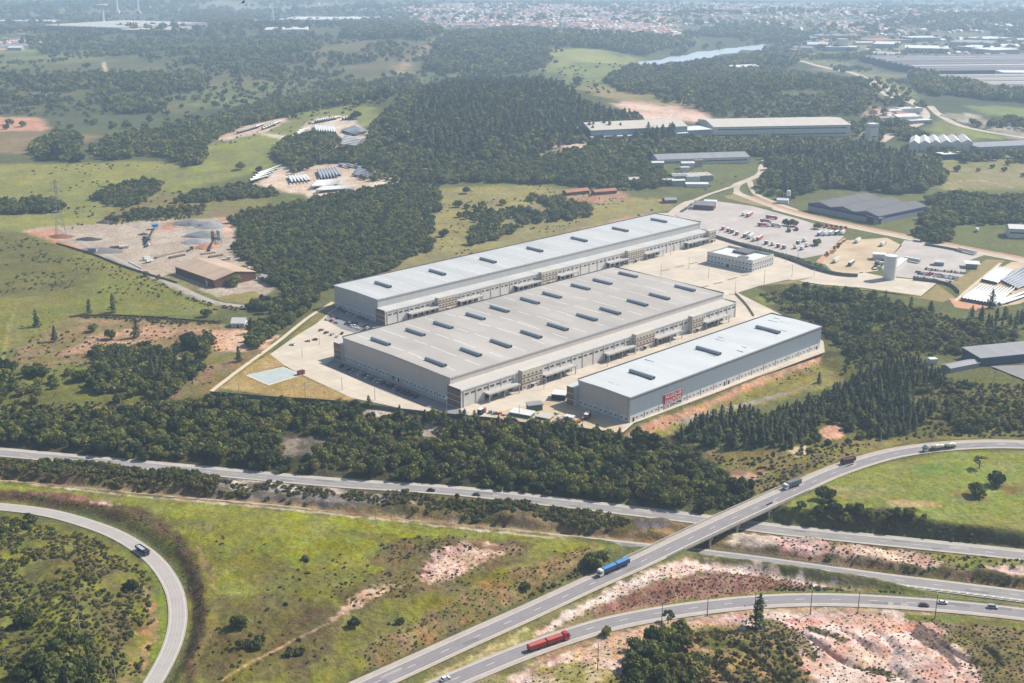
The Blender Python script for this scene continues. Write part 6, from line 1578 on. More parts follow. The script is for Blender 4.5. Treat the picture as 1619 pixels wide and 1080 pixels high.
def trunk_mesh(kind, seed):
    r = random.Random(seed); mb = MB()
    if kind == 'pine':
        mb.tube((0, 0, -.04), (0, 0, .5), .014, .011, M_BARK, 7); mb.tube((0, 0, .5), (.004, 0, .97), .011, .003, M_BARK, 6)
    elif kind == 'shrub':
        for k in range(4):
            a = k * 1.57 + r.random(); mb.tube((0, 0, -.1), (math.cos(a) * .3, math.sin(a) * .3, .5), .05, .02, M_BARK, 5)
    else:
        h = .6; mb.tube((0, 0, -.15), (.03, .02, h * .55), .095, .07, M_BARK, 8); mb.tube((.03, .02, h * .55), (0, 0, h + .35), .07, .035, M_BARK, 7)
        for k in range(5):
            a = k * 1.26 + r.random(); mb.tube((.02, .01, h * (.55 + .08 * k)), (math.cos(a) * .5, math.sin(a) * .5, .8 + r.uniform(-.1, .3)), .045, .015, M_BARK, 5)
    return mb.mesh('trunk')
NV_ = 7
CROWN = {'broadleaf': [crown_mesh('broadleaf', 100 + i, 560) for i in range(NV_)], 'pine': [crown_mesh('pine', 200 + i, 420) for i in range(NV_)], 'shrub': [crown_mesh('shrub', 300 + i, 170) for i in range(NV_)], 'sparse': [crown_mesh('sparse', 400 + i, 260) for i in range(3)]}
TRUNK = {k: [trunk_mesh(k, i) for i in range(3)] for k in CROWN}
TNAME = {'broadleaf': ('broadleaf_tree', 'tree'), 'pine': ('pine_tree', 'tree'), 'shrub': ('shrub', 'shrub'), 'sparse': ('flat_crowned_tree', 'tree')}
def plant(kind, x, y, R, label, group=None, i=0, rz=0.0, zs=1.0):
    nm, cat = TNAME[kind]
    z = float(hz(x, y))
    t = thing(nm, label, cat, (x, y, z), rz, group, (R, R, R * zs))
    if kind == 'pine': t.rotation_euler = (math.sin(i * 7.3) * .05, math.cos(i * 3.1) * .05, rz)
    add('trunk', TRUNK[kind][i % 3], t); add('crown' if kind != 'shrub' else 'foliage', CROWN[kind][i % len(CROWN[kind])], t)
    return t

# single plants the photo shows apart (px, py of the foot, size)
SINGLE = [('sparse', 1548, 740, 4.0, 'thin flat crowned tree on the east pasture, furthest from the bridge road bend'), ('broadleaf', 1574, 766, 4.6, 'round dark tree on the east pasture, between the flat tree and its twin'), ('broadleaf', 1543, 784, 4.6, 'round dark tree on the east pasture, nearest the motorway'),
          ('broadleaf', 1306, 790, 5.2, 'dense dark tree standing right beside the end of the flyover'), ('pine', 1196, 992, 15.5, 'tall dark conifer on the edge of the eroded slope below the ramp'), ('sparse', 1056, 986, 3.4, 'slender tree with a small crown beside the ramp poles'), ('broadleaf', 961, 1005, 2.6, 'small round tree on the ramp verge near the red truck'),
          ('broadleaf', 945, 898, 5.6, 'big dark bushy tree beside the blue truck'), ('broadleaf', 379, 992, 3.8, 'bright green bushy tree in the field, larger of two together'), ('shrub', 395, 1022, 4.2, 'low bright bush just below the bushy tree in the field'), ('broadleaf', 560, 990, 2.8, 'dark bush by itself in the middle of the field'),
          ('shrub', 634, 985, 2.6, 'small dark bush on the red bank near the flyover'), ('broadleaf', 208, 934, 3.3, 'dark tree on the knoll beside the orange road cut'), ('shrub', 460, 1037, 3.6, 'flat dark bush low in the brown part of the field'), ('shrub', 833, 932, 3.4, 'dark bush on the bank beside the flyover shoulder'), ('shrub', 488, 884, 2.4, 'little dark bush in the bright grass of the field'),
          ('broadleaf', 371, 452, 6.4, 'large dark tree beside the rusty roofed workshop'), ('broadleaf', 231, 437, 3.6, 'bare looking greyish tree at the bend of the gravel road'), ('broadleaf', 250, 442, 2.8, 'small greyish tree next to the gravel road bend'), ('broadleaf', 300, 548, 7.0, 'wide spreading umbrella tree on the orange clearing'),
          ('pine', 141, 496, 12, 'conifer on the field boundary, first from the pasture'), ('pine', 179, 494, 15, 'taller conifer on the field boundary'), ('pine', 59, 516, 13, 'lone conifer at the corner of the cleared plot'), ('pine', 86, 540, 12, 'conifer at the lower side of the cleared plot'), ('broadleaf', 147, 524, 4.4, 'round tree in the middle of the cleared plot'),
          ('broadleaf', 175, 536, 4.6, 'round tree nearest the centre of the cleared plot'), ('pine', 216, 534, 15, 'tall pointed conifer on the cleared plot'), ('broadleaf', 326, 500, 4.4, 'round tree on the boundary hedge above the cottage'), ('pine', 397, 527, 12, 'conifer beside the white cottage'), ('pine', 378, 572, 11, 'lone young conifer on the slope by the perimeter path'),
          ('broadleaf', 702, 374, 5.2, 'round tree alone in the meadow, casting a shadow on dry grass'), ('broadleaf', 795, 324, 5.0, 'tallest of the round trees standing in the meadow'), ('broadleaf', 762, 330, 5.5, 'broad double tree in the meadow'), ('broadleaf', 737, 306, 5.2, 'round tree on the upper edge of the meadow'), ('broadleaf', 724, 328, 5.4, 'round tree beside the large wood in the meadow'),
          ('broadleaf', 1412 - 120, 362, 4.6, 'round tree beside the avenue above the flatbeds'), ('broadleaf', 1255, 358, 5.0, 'dark tree in the truck yard, above the tankers'), ('broadleaf', 1243, 357, 4.6, 'second dark tree in the truck yard, above the tankers'), ('broadleaf', 1291, 388, 5.0, 'dark tree among the vans'), ('pine', 1566, 487, 15, 'dark conifer at the lower corner of the blade yard'),
          ('broadleaf', 96, 250, 16, 'huge dark tree clump beside the brown field'), ('broadleaf', 96, 330, 7, 'big round tree beside the lattice pylon'), ('broadleaf', 381, 268, 6.5, 'round tree alone on the bright slope'), ('broadleaf', 410, 272, 5, 'smaller tree alone on the bright slope'), ('broadleaf', 563, 188, 8, 'round tree at the corner of the blade yard'),
          ('broadleaf', 887, 136, 10, 'round tree alone on the far pale meadow'), ('broadleaf', 912, 134, 11, 'broader tree on the far pale meadow'), ('pine', 1038, 235, 28, 'tall conifer in front of the beige roofed factory'), ('pine', 1416, 166, 26, 'pointed dark conifer beside the valley road')]
for i, (k, px, py, R, lab) in enumerate(SINGLE):
    g = G1(px, py); plant(k, g[0], g[1], R, lab, None, i, i * 1.3)

CLEAR = [GP(p)[:, :2] for p in ([(436, 688), (522, 688), (512, 722), (448, 726)], [(556, 640), (624, 648), (618, 664), (566, 658)], [(660, 668), (704, 670), (704, 704), (668, 700)], [(760, 700), (800, 702), (796, 716), (766, 714)], [(1120, 735), (1190, 742), (1200, 765), (1150, 760)], [(1286, 676), (1336, 664), (1340, 694), (1300, 704)], [(984, 108), (1090, 84), (1216, 68), (1216, 82), (1110, 100), (1040, 110)])]
def scatter(poly, spacing, keep=1.0, clump=0.0, seed=0, world=False, edge=3.0):
    P = np.array(poly, float) if world else GP(poly)[:, :2]
    rng = np.random.default_rng(seed); lo, hi = P.min(0), P.max(0)
    n = (np.maximum((hi - lo) / spacing, 1)).astype(int) + 1
    if n[0] * n[1] > 400000: return np.zeros((0, 2))
    gx, gy = np.meshgrid(np.arange(n[0]), np.arange(n[1]))
    X = lo[0] + (gx.ravel() + rng.uniform(0, 1, gx.size) * .9 + .5 * (gy.ravel() % 2)) * spacing; Y = lo[1] + (gy.ravel() + rng.uniform(0, 1, gx.size) * .9) * spacing
    sdv = sdpoly(X, Y, P); k = sdv > (fbm(X / (spacing * 6), Y / (spacing * 6), seed + 9, 2) - .42) * spacing * edge
    if clump: k &= fbm(X / (spacing * 5), Y / (spacing * 5), seed + 3, 3) > clump
    k &= rng.uniform(0, 1, X.size) < keep
    X, Y = X[k], Y[k]
    for c_ in CLEAR:
        q = sd_masked(X, Y, c_, 5) < (vnoise(X / 4, Y / 4, 3) - .5) * 6; X, Y = X[q], Y[q]
    a = np.arctan2(X, Y); m = np.abs(a) < math.radians(32)
    X, Y = X[m], Y[m]
    for ln, w in ((R1, 9.0), (R2, 7.5), (R3, 7.8), (R4, 6.9), (R5, 5.2)):
        d, _ = dist_line(X, Y, ln, w); q = d > w; X, Y = X[q], Y[q]
    return np.stack([X, Y], 1)

# forests: kind, photo polygon, spacing, size range, share kept, clumping, description
WOODS = [
 ('broadleaf', [(-320, 650), (0, 658), (100, 657), (200, 650), (330, 634), (420, 632), (520, 640), (620, 652), (700, 664), (800, 672), (880, 684), (960, 694), (1020, 700), (1100, 712), (1150, 742), (1195, 776), (1170, 808), (1090, 808), (1000, 800), (870, 784), (700, 768), (560, 754), (480, 747), (380, 740), (300, 738), (200, 736), (100, 716), (-320, 684)], 5.2, (1.9, 5.6), .9, 0, 'broadleaf tree in the dense belt between the warehouses and the motorway'),
 ('pine', [(560, 642), (640, 654), (740, 664), (800, 670), (900, 680), (1000, 694), (1010, 712), (900, 705), (760, 690), (640, 676), (580, 660)], 5.6, (8, 13), .75, 0, 'pine in the row just below the front wall of the warehouse terrace'),
 ('pine', [(1062, 694), (1110, 668), (1180, 652), (1262, 640), (1330, 615), (1372, 588), (1440, 570), (1492, 600), (1484, 640), (1478, 664), (1440, 684), (1380, 690), (1336, 690), (1300, 676), (1280, 704), (1236, 714), (1180, 716), (1110, 708)], 5.2, (5.5, 12), .9, .3, 'pine in the dark plantation above the curve of the flyover road'),
 ('broadleaf', [(1062, 694), (1110, 668), (1180, 652), (1262, 640), (1330, 615), (1440, 570), (1492, 600), (1478, 664), (1380, 690), (1280, 704), (1110, 708)], 6.5, (2, 4.2), .75, .3, 'broadleaf tree mixed into the pine plantation'),
 ('pine', [(1180, 630), (1230, 612), (1290, 590), (1300, 598), (1240, 622), (1190, 642)], 6, (6, 9), .7, .45, 'young pine on the grass bank under the smallest warehouse'),
 ('broadleaf', [(1215, 478), (1260, 458), (1330, 462), (1420, 482), (1500, 512), (1600, 530), (1640, 560), (1560, 566), (1490, 560), (1440, 562), (1370, 580), (1340, 570), (1310, 545), (1300, 515), (1235, 490)], 5.4, (2.4, 4.6), .85, .36, 'broadleaf tree on the wooded slope behind the smallest warehouse'),
 ('pine', [(1390, 470), (1480, 488), (1560, 500), (1640, 505), (1640, 530), (1540, 525), (1440, 500)], 6, (7, 11), .6, .4, 'young pine along the top of the slope below the lorry park'),
 ('broadleaf', [(1490, 600), (1560, 608), (1700, 615), (1700, 692), (1490, 690), (1482, 660)], 5.6, (2.0, 3.8), .7, .42, 'broadleaf tree in the open scrub beside the eastern yard'),
 ('broadleaf', [(368, 350), (400, 332), (480, 318), (560, 303), (640, 292), (692, 294), (692, 332), (684, 372), (682, 400), (610, 430), (545, 452), (495, 475), (450, 466), (420, 445), (400, 430), (372, 398)], 5.2, (2.2, 5.2), .95, 0, 'broadleaf tree in the large dark wood behind the longest warehouse'),
 ('broadleaf', [(430, 470), (480, 466), (520, 470), (470, 510), (430, 540), (400, 560), (380, 530), (410, 500), (380, 492), (350, 494)], 5.6, (3, 5.2), .8, .3, 'broadleaf tree in the strip beside the perimeter path'),
 ('broadleaf', [(130, 560), (200, 545), (270, 555), (330, 540), (335, 570), (300, 600), (270, 625), (200, 640), (150, 630), (110, 600)], 6.4, (3.2, 5.6), .9, .33, 'broadleaf tree in the parkland grove below the cleared plot'),
 ('broadleaf', [(-60, 580), (50, 590), (110, 590), (110, 640), (20, 650), (-60, 640)], 8, (3, 5.5), .7, .42, 'broadleaf tree scattered on the western parkland'),
 ('pine', [(200, 580), (330, 560), (345, 600), (300, 632), (230, 636)], 9, (10, 15), .6, .42, 'pine standing among the parkland trees'),
 ('broadleaf', [(715, 340), (740, 325), (790, 335), (850, 312), (900, 318), (940, 330), (940, 345), (900, 352), (840, 352), (800, 372), (760, 390), (735, 392), (735, 372), (760, 356)], 6.2, (3, 5), .85, .33, 'broadleaf tree in the loose grove behind the longest warehouse'),
 ('broadleaf', [(-60, 328), (0, 325), (40, 320), (100, 318), (100, 336), (40, 340), (-60, 340)], 7.5, (4, 6), .95, 0, 'broadleaf tree in the hedge line near the pylon'),
 ('broadleaf', [(140, 316), (180, 296), (230, 288), (262, 292), (245, 310), (200, 328), (160, 326)], 6.5, (3.2, 5.2), .95, 0, 'broadleaf tree in the dark copse on the upper pasture'),
 ('broadleaf', [(268, 320), (310, 304), (380, 292), (430, 300), (436, 310), (360, 318), (290, 324)], 6.5, (3.2, 5.2), .95, 0, 'broadleaf tree in the long copse under the blade yard'),
 ('broadleaf', [(165, 345), (200, 332), (260, 330), (320, 322), (330, 332), (260, 345), (190, 354)], 6.5, (2.2, 3.8), .9, .3, 'broadleaf tree in the low thicket behind the gravel yard'),
 ('broadleaf', [(432, 235), (450, 222), (490, 214), (530, 218), (530, 236), (500, 250), (490, 270), (462, 278), (452, 262), (436, 250)], 7.5, (4.5, 7), .95, 0, 'broadleaf tree in the dark clump inside the blade yard'),
 ('broadleaf', [(500, 246), (540, 238), (600, 236), (640, 246), (690, 262), (690, 270), (620, 262), (540, 262), (505, 260)], 7.5, (4, 6.5), .95, 0, 'broadleaf tree in the clump dividing the blade yard'),
 ('broadleaf', [(128, 256), (60, 252), (50, 232), (90, 206), (128, 222)], 9, (5, 8), .95, 0, 'broadleaf tree in the tall western clump'),
 ('broadleaf', [(128, 240), (180, 220), (250, 208), (330, 190), (420, 160), (520, 150), (562, 156), (462, 184), (380, 200), (336, 224), (318, 262), (300, 280), (280, 262), (235, 248), (160, 258)], 9.5, (4.5, 7), .95, 0, 'tree of the dark valley wood'),
 ('pine', [(650, 240), (640, 190), (680, 150), (720, 132), (765, 124), (850, 132), (905, 158), (965, 178), (1010, 192), (1014, 212), (930, 222), (902, 232), (820, 246), (740, 252)], 13.0, (12, 22), .9, .12, 'tree of the wooded hill'),
 ('broadleaf', [(600, 200), (640, 152), (700, 132), (762, 124), (850, 132), (905, 158), (1010, 192), (1014, 212), (930, 222), (820, 252), (700, 262), (610, 250)], 11.0, (5, 9), .9, .1, 'tree of the wooded hill'),
 ('broadleaf', [(560, 288), (570, 240), (580, 200), (620, 165), (660, 200), (680, 250), (720, 262), (690, 290)], 10.0, (3, 6), .85, .38, 'tree on the bushy foot of the wooded hill'),
 ('broadleaf', [(575, 262), (640, 245), (700, 252), (760, 260), (840, 252), (900, 240), (960, 240), (1020, 262), (1060, 275), (1056, 300), (960, 300), (880, 292), (790, 290), (690, 290), (640, 284)], 7.5, (4, 6.2), .95, 0, 'tree of the wood before the factories'),
 ('broadleaf', [(930, 228), (1000, 222), (1100, 222), (1130, 226), (1140, 238), (1040, 252), (1000, 262), (940, 244)], 9, (5, 8), .95, 0, 'tree before the beige factory'),
 ('pine', [(1000, 222), (1060, 216), (1060, 232), (1010, 236)], 12, (20, 30), .6, 0, 'conifer before the beige factory'),
 ('broadleaf', [(1100, 224), (1200, 220), (1300, 222), (1350, 224), (1360, 240), (1260, 245), (1180, 250), (1110, 250)], 9, (5, 7.5), .95, 0, 'tree before the long factory'),
 ('broadleaf', [(1205, 300), (1198, 280), (1212, 250), (1260, 238), (1300, 230), (1350, 226), (1400, 238), (1436, 246), (1480, 262), (1492, 292), (1482, 305), (1430, 312), (1395, 306), (1340, 300), (1290, 300), (1240, 316), (1215, 312)], 9.5, (4.5, 8.5), .95, .36, 'tree of the eastern forest'),
 ('pine', [(1205, 300), (1198, 280), (1212, 250), (1260, 238), (1350, 232), (1436, 246), (1480, 262), (1492, 292), (1430, 312), (1340, 300), (1240, 316)], 19, (14, 26), .9, .2, 'conifer of the eastern forest'),
 ('broadleaf', [(1462, 318), (1500, 306), (1560, 312), (1619, 316), (1700, 318), (1700, 362), (1600, 352), (1530, 358), (1480, 366), (1450, 352)], 7, (4, 6.5), .95, .25, 'tree of the eastern forest edge'),
 ('broadleaf', [(1440, 372), (1490, 365), (1520, 372), (1505, 388), (1460, 384)], 7, (4, 6), .95, 0, 'tree in the clump beside the avenue'),
 ('broadleaf', [(960, 122), (1050, 112), (1130, 106), (1250, 112), (1340, 126), (1376, 150), (1368, 182), (1250, 195), (1140, 184), (1050, 160), (960, 140)], 14, (4.5, 8), .9, .3, 'tree of the far wooded hill'),
 ('broadleaf', [(960, 122), (1080, 98), (1240, 96), (1262, 104), (1140, 110), (1040, 118)], 18, (7, 11), .8, .3, 'tree near the reservoir'),
 ('broadleaf', [(692, 62), (800, 46), (862, 46), (878, 90), (850, 112), (770, 118), (690, 118), (668, 104)], 20, (7, 12), .95, .22, 'far wood'),
 ('broadleaf', [(540, 36), (690, 44), (700, 56), (660, 66), (540, 60)], 24, (11, 16), .95, .1, 'far wood'),
 ('broadleaf', [(860, 60), (960, 62), (1080, 66), (1100, 76), (1000, 90), (930, 78), (870, 72)], 22, (10, 15), .95, .1, 'far wood'),
 ('broadleaf', [(30, 62), (150, 52), (300, 54), (480, 58), (500, 80), (440, 110), (300, 112), (200, 90), (60, 90)], 22, (7, 12), .85, .45, 'far wood'),
 ('broadleaf', [(300, 20), (420, 30), (360, 46), (290, 40)], 26, (11, 17), .95, .1, 'far wood'),
 ('broadleaf', [(-200, 128), (60, 125), (140, 118), (300, 122), (350, 130), (300, 146), (130, 150), (80, 180), (-200, 180)], 15, (5, 9), .9, .46, 'far wood'),
 ('broadleaf', [(160, 158), (255, 154), (265, 174), (190, 182)], 12, (6, 9), .95, 0, 'far copse'),
 ('broadleaf', [(500, 130), (640, 126), (640, 150), (560, 170), (470, 168)], 16, (6, 9), .8, .4, 'valley scrub'),
 ('broadleaf', [(620, 70), (690, 110), (640, 140), (560, 120), (400, 130), (300, 110), (500, 90)], 30, (7, 11), .8, .5, 'valley scrub'),
 ('broadleaf', [(1080, 56), (1200, 44), (1300, 56), (1260, 66), (1160, 66)], 26, (10, 15), .9, .35, 'far wood'),
 ('broadleaf', [(1430, 30), (1540, 24), (1700, 24), (1700, 64), (1540, 62), (1440, 60)], 34, (10, 15), .9, .42, 'far wood'),
 ('broadleaf', [(1230, 84), (1310, 90), (1420, 92), (1500, 96), (1560, 100), (1420, 104), (1330, 96)], 20, (8, 12), .9, .3, 'far wood'),
 ('broadleaf', [(1440, 120), (1480, 122), (1560, 142), (1700, 152), (1700, 168), (1560, 160), (1500, 152), (1470, 160), (1450, 140)], 14, (8, 12), .95, .15, 'tree row before the striped plant'),
 ('broadleaf', [(1500, 176), (1560, 180), (1619, 190), (1619, 205), (1540, 200)], 16, (6, 9), .8, .4, 'car park tree'),
 ('broadleaf', [(1350, 195), (1400, 190), (1450, 200), (1460, 225), (1400, 232), (1350, 225)], 14, (6, 9), .85, .36, 'tree by the valley road'),
 ('broadleaf', [(1450, 236), (1560, 250), (1640, 250), (1640, 258), (1520, 258)], 12, (5, 8), .8, .3, 'tree before the sawtooth factory'),
 ('broadleaf', [(600, 0), (1060, 4), (1619, 2), (1619, 48), (1300, 60), (1080, 50), (760, 44), (640, 30)], 60, (9, 15), .7, .48, 'town trees'),
 ('broadleaf', [(-200, 0), (600, -10), (600, 20), (300, 20), (-200, 34)], 70, (13, 22), .9, .42, 'far wood'),
 ('broadleaf', [(-300, 40), (700, 40), (1000, 110), (960, 160), (640, 160), (560, 175), (300, 215), (140, 205), (-300, 200)], 34, (4, 8), .8, .46, 'valley scrub'),
 ('broadleaf', [(-300, 20), (640, 10), (700, 60), (480, 60), (-300, 60)], 60, (9, 16), .8, .42, 'valley scrub'),
 ('broadleaf', [(700, 50), (1700, 55), (1700, 100), (1300, 112), (1000, 70)], 46, (7, 12), .8, .46, 'valley scrub'),
 ('broadleaf', [(1290, 100), (1460, 118), (1470, 160), (1440, 240), (1360, 220), (1380, 160)], 22, (4, 7), .7, .46, 'tree by the valley road'),
 ('broadleaf', [(1450, 255), (1700, 245), (1700, 310), (1490, 302)], 26, (3, 5), .6, .5, 'tree on the eastern meadow'),
 ('broadleaf', [(70, 732), (200, 744), (345, 757), (345, 764), (200, 752), (70, 741)], 3.6, (1.8, 3.2), .95, .1, 'broadleaf tree in the hedge hiding the motorway by the knoll'),
 ('broadleaf', [(560, 779), (690, 789), (870, 806), (980, 818), (980, 826), (870, 814), (690, 797), (560, 786)], 5, (1.2, 2.4), .8, .36, 'small broadleaf tree along the motorway strip'),
 # knoll and south
 ('broadleaf', [(30, 1090), (60, 1035), (95, 1005), (140, 1000), (172, 1030), (176, 1075), (160, 1110), (60, 1130)], 6.2, (3.6, 5.4), .95, 0, 'broadleaf tree in the dark grove on the lower knoll'),
 ('broadleaf', [(0, 1012), (30, 975), (66, 962), (72, 990), (40, 1020), (10, 1030)], 5.5, (2.6, 4), .9, 0, 'broadleaf tree in the small grove at the western side of the knoll'),
 ('broadleaf', [(-40, 815), (20, 818), (60, 830), (30, 850), (-40, 860)], 7, (2, 3.4), .7, 0, 'broadleaf tree beside the loop road at the knoll top'),
 ('broadleaf', [(1000, 1090), (1006, 1040), (1040, 1008), (1080, 1000), (1112, 1030), (1120, 1080), (1080, 1130)], 6, (3, 4.8), .9, 0, 'broadleaf tree in the clump on the eroded slope'),
 ('broadleaf', [(1500, 806), (1440, 806), (1300, 800), (1250, 806), (1260, 822), (1340, 834), (1440, 846), (1440, 830)], 5.2, (1.8, 3.0), .7, .3, 'broadleaf bushy tree on the bank above the motorway'),
]
cand = {'broadleaf': [], 'pine': []}
for i, (k, poly, sp, (a, b), keep, cl, lab) in enumerate(WOODS):
    P = scatter(poly, sp, keep, cl, 500 + i)
    rng = np.random.default_rng(900 + i)
    s = (a + (b - a) * rng.beta(1.5, 2.4, len(P))) * (.8 + .45 * fbm(P[:, 0] / (sp * 7), P[:, 1] / (sp * 7), 70 + i, 2))
    for (x, y), q in zip(P, s): cand[k].append((x, y, q, lab))
def visible(x, y):
    u, v = proj(x, y, hz(x, y)); return (u > -10) & (u < 1630) & (v < 1100)
def own(x, y):
    """keep off yards, walls and buildings"""
    sdm = sdpoly(x, y, PLAT)
    return sdm
STUFF = {}
HERO_MAX = {'broadleaf': 300 - sum(1 for s in SINGLE if s[0] == 'broadleaf'), 'pine': 300 - sum(1 for s in SINGLE if s[0] == 'pine')}
for k, L_ in cand.items():
    A_ = np.array([c[:3] for c in L_]); labs = [c[3] for c in L_]
    x, y = A_[:, 0], A_[:, 1]; sz = A_[:, 2] * (1 if k == 'broadleaf' else .45)
    sc_ = np.where(visible(x, y), sz / np.hypot(x, y), 0)
    # nearest large trees become things, spread over the groves so that each is seen
    order = np.argsort(-sc_ * (1 + .35 * np.random.default_rng(5).uniform(size=len(sc_))))
    hero = order[:HERO_MAX[k]]; rest = order[HERO_MAX[k]:]
    rr = random.Random(8)
    for j in hero:
        plant(k, x[j], y[j], A_[j, 2], labs[j], 'trees: ' + labs[j], rr.randrange(99), rr.uniform(0, 6.28), rr.uniform(.85, 1.35) if k != 'pine' else rr.uniform(.55, .95))
    STUFF[k] = A_[rest]

def gn_scatter(name, label, kinds, pts, seed=1):
    """ONE stuff object: its own mesh holds the plant shapes and the points where they grow"""
    V = []; Q = []; T = []; pid = []; off = 0
    for i, (kind, sd, n, big) in enumerate(kinds):
        v, q, t = crown_arrays(kind if kind != 'dry' else 'shrub', sd, n, big); V.append(v); Q.append(q + off); T.append(t); pid.append(np.full(len(v), i)); off += len(v)
    rng = np.random.default_rng(seed); n = len(pts); nv = len(kinds)
    P = np.c_[pts[:, 0], pts[:, 1], hz(pts[:, 0], pts[:, 1]) - .1]
    var = pts[:, 3].astype(int) if pts.shape[1] > 3 else rng.integers(0, nv, n)
    V = np.vstack(V + [P]); Q = np.vstack(Q)
    T = np.r_[np.concatenate(T), np.ones(n)]; pid = np.r_[np.concatenate(pid), -1 - var]
    sc = np.r_[np.ones(off), pts[:, 2]]; rot = np.r_[np.zeros(off), rng.uniform(0, 6.283, n)]
    mats_ = []; mi = []
    for i, (kind, sd, nn_, big) in enumerate(kinds):
        m = FOL[kind]
        if m not in mats_: mats_.append(m)
        mi += [mats_.index(m)] * nn_
    me = np_mesh(name, V, Q, mats_, mi)
    for nm, ty, arr in (('tint', 'FLOAT', T), ('pid', 'INT', pid), ('sc', 'FLOAT', sc), ('rot', 'FLOAT', rot)):
        at = me.attributes.new(nm, ty, 'POINT'); at.data.foreach_set('value', arr.astype(np.float32 if ty == 'FLOAT' else np.int32))
    o = add(name, me, kind='stuff', label=label)
    ng = bpy.data.node_groups.new(name, 'GeometryNodeTree')
    ng.interface.new_socket('Geometry', in_out='INPUT', socket_type='NodeSocketGeometry'); ng.interface.new_socket('Geometry', in_out='OUTPUT', socket_type='NodeSocketGeometry')
    N = ng.nodes.new; Lk = ng.links.new
    gi, go = N('NodeGroupInput'), N('NodeGroupOutput'); jn = N('GeometryNodeJoinGeometry')
    def attr(nm, ty):
        a = N('GeometryNodeInputNamedAttribute'); a.data_type = ty; a.inputs['Name'].default_value = nm; return a.outputs['Attribute']
    pa = attr('pid', 'INT'); sa = attr('sc', 'FLOAT'); ra = attr('rot', 'FLOAT'); cx = N('ShaderNodeCombineXYZ'); Lk(ra, cx.inputs['Z'])
    def sel(v):
        c = N('FunctionNodeCompare'); c.data_type = 'INT'; c.operation = 'EQUAL'; Lk(pa, c.inputs[2]); c.inputs[3].default_value = v
        s = N('GeometryNodeSeparateGeometry'); s.domain = 'POINT'; Lk(gi.outputs[0], s.inputs['Geometry']); Lk(c.outputs['Result'], s.inputs['Selection']); return s.outputs['Selection']
    for k in range(nv):
        ip = N('GeometryNodeInstanceOnPoints'); Lk(sel(-1 - k), ip.inputs['Points']); Lk(sel(k), ip.inputs['Instance']); Lk(cx.outputs[0], ip.inputs['Rotation']); Lk(sa, ip.inputs['Scale']); Lk(ip.outputs[0], jn.inputs[0])
    Lk(jn.outputs[0], go.inputs[0])
    md = o.modifiers.new('scatter', 'NODES'); md.node_group = ng
    return o
if len(STUFF['broadleaf']):
    P = STUFF['broadleaf']; D = np.hypot(P[:, 0], P[:, 1]); rng = np.random.default_rng(4)
    var = np.where(D < 1500, rng.integers(0, 5, len(P)), rng.integers(5, 9, len(P)))
    gn_scatter('broadleaf_woodland', 'dense green woodland canopy spread over the valley', [('broadleaf', 120 + i, 480, 1.05) for i in range(5)] + [('broadleaf', 140 + i, 150, 1.8) for i in range(4)], np.c_[P, var])
    P = STUFF['pine']; D = np.hypot(P[:, 0], P[:, 1]); var = np.where(D < 1300, rng.integers(0, 4, len(P)), rng.integers(4, 7, len(P)))
    gn_scatter('pine_woodland', 'dark conifer woodland on the hill and slopes', [('pine', 220 + i, 380, 1.1) for i in range(4)] + [('pine', 240 + i, 150, 1.8) for i in range(3)], np.c_[P, var])

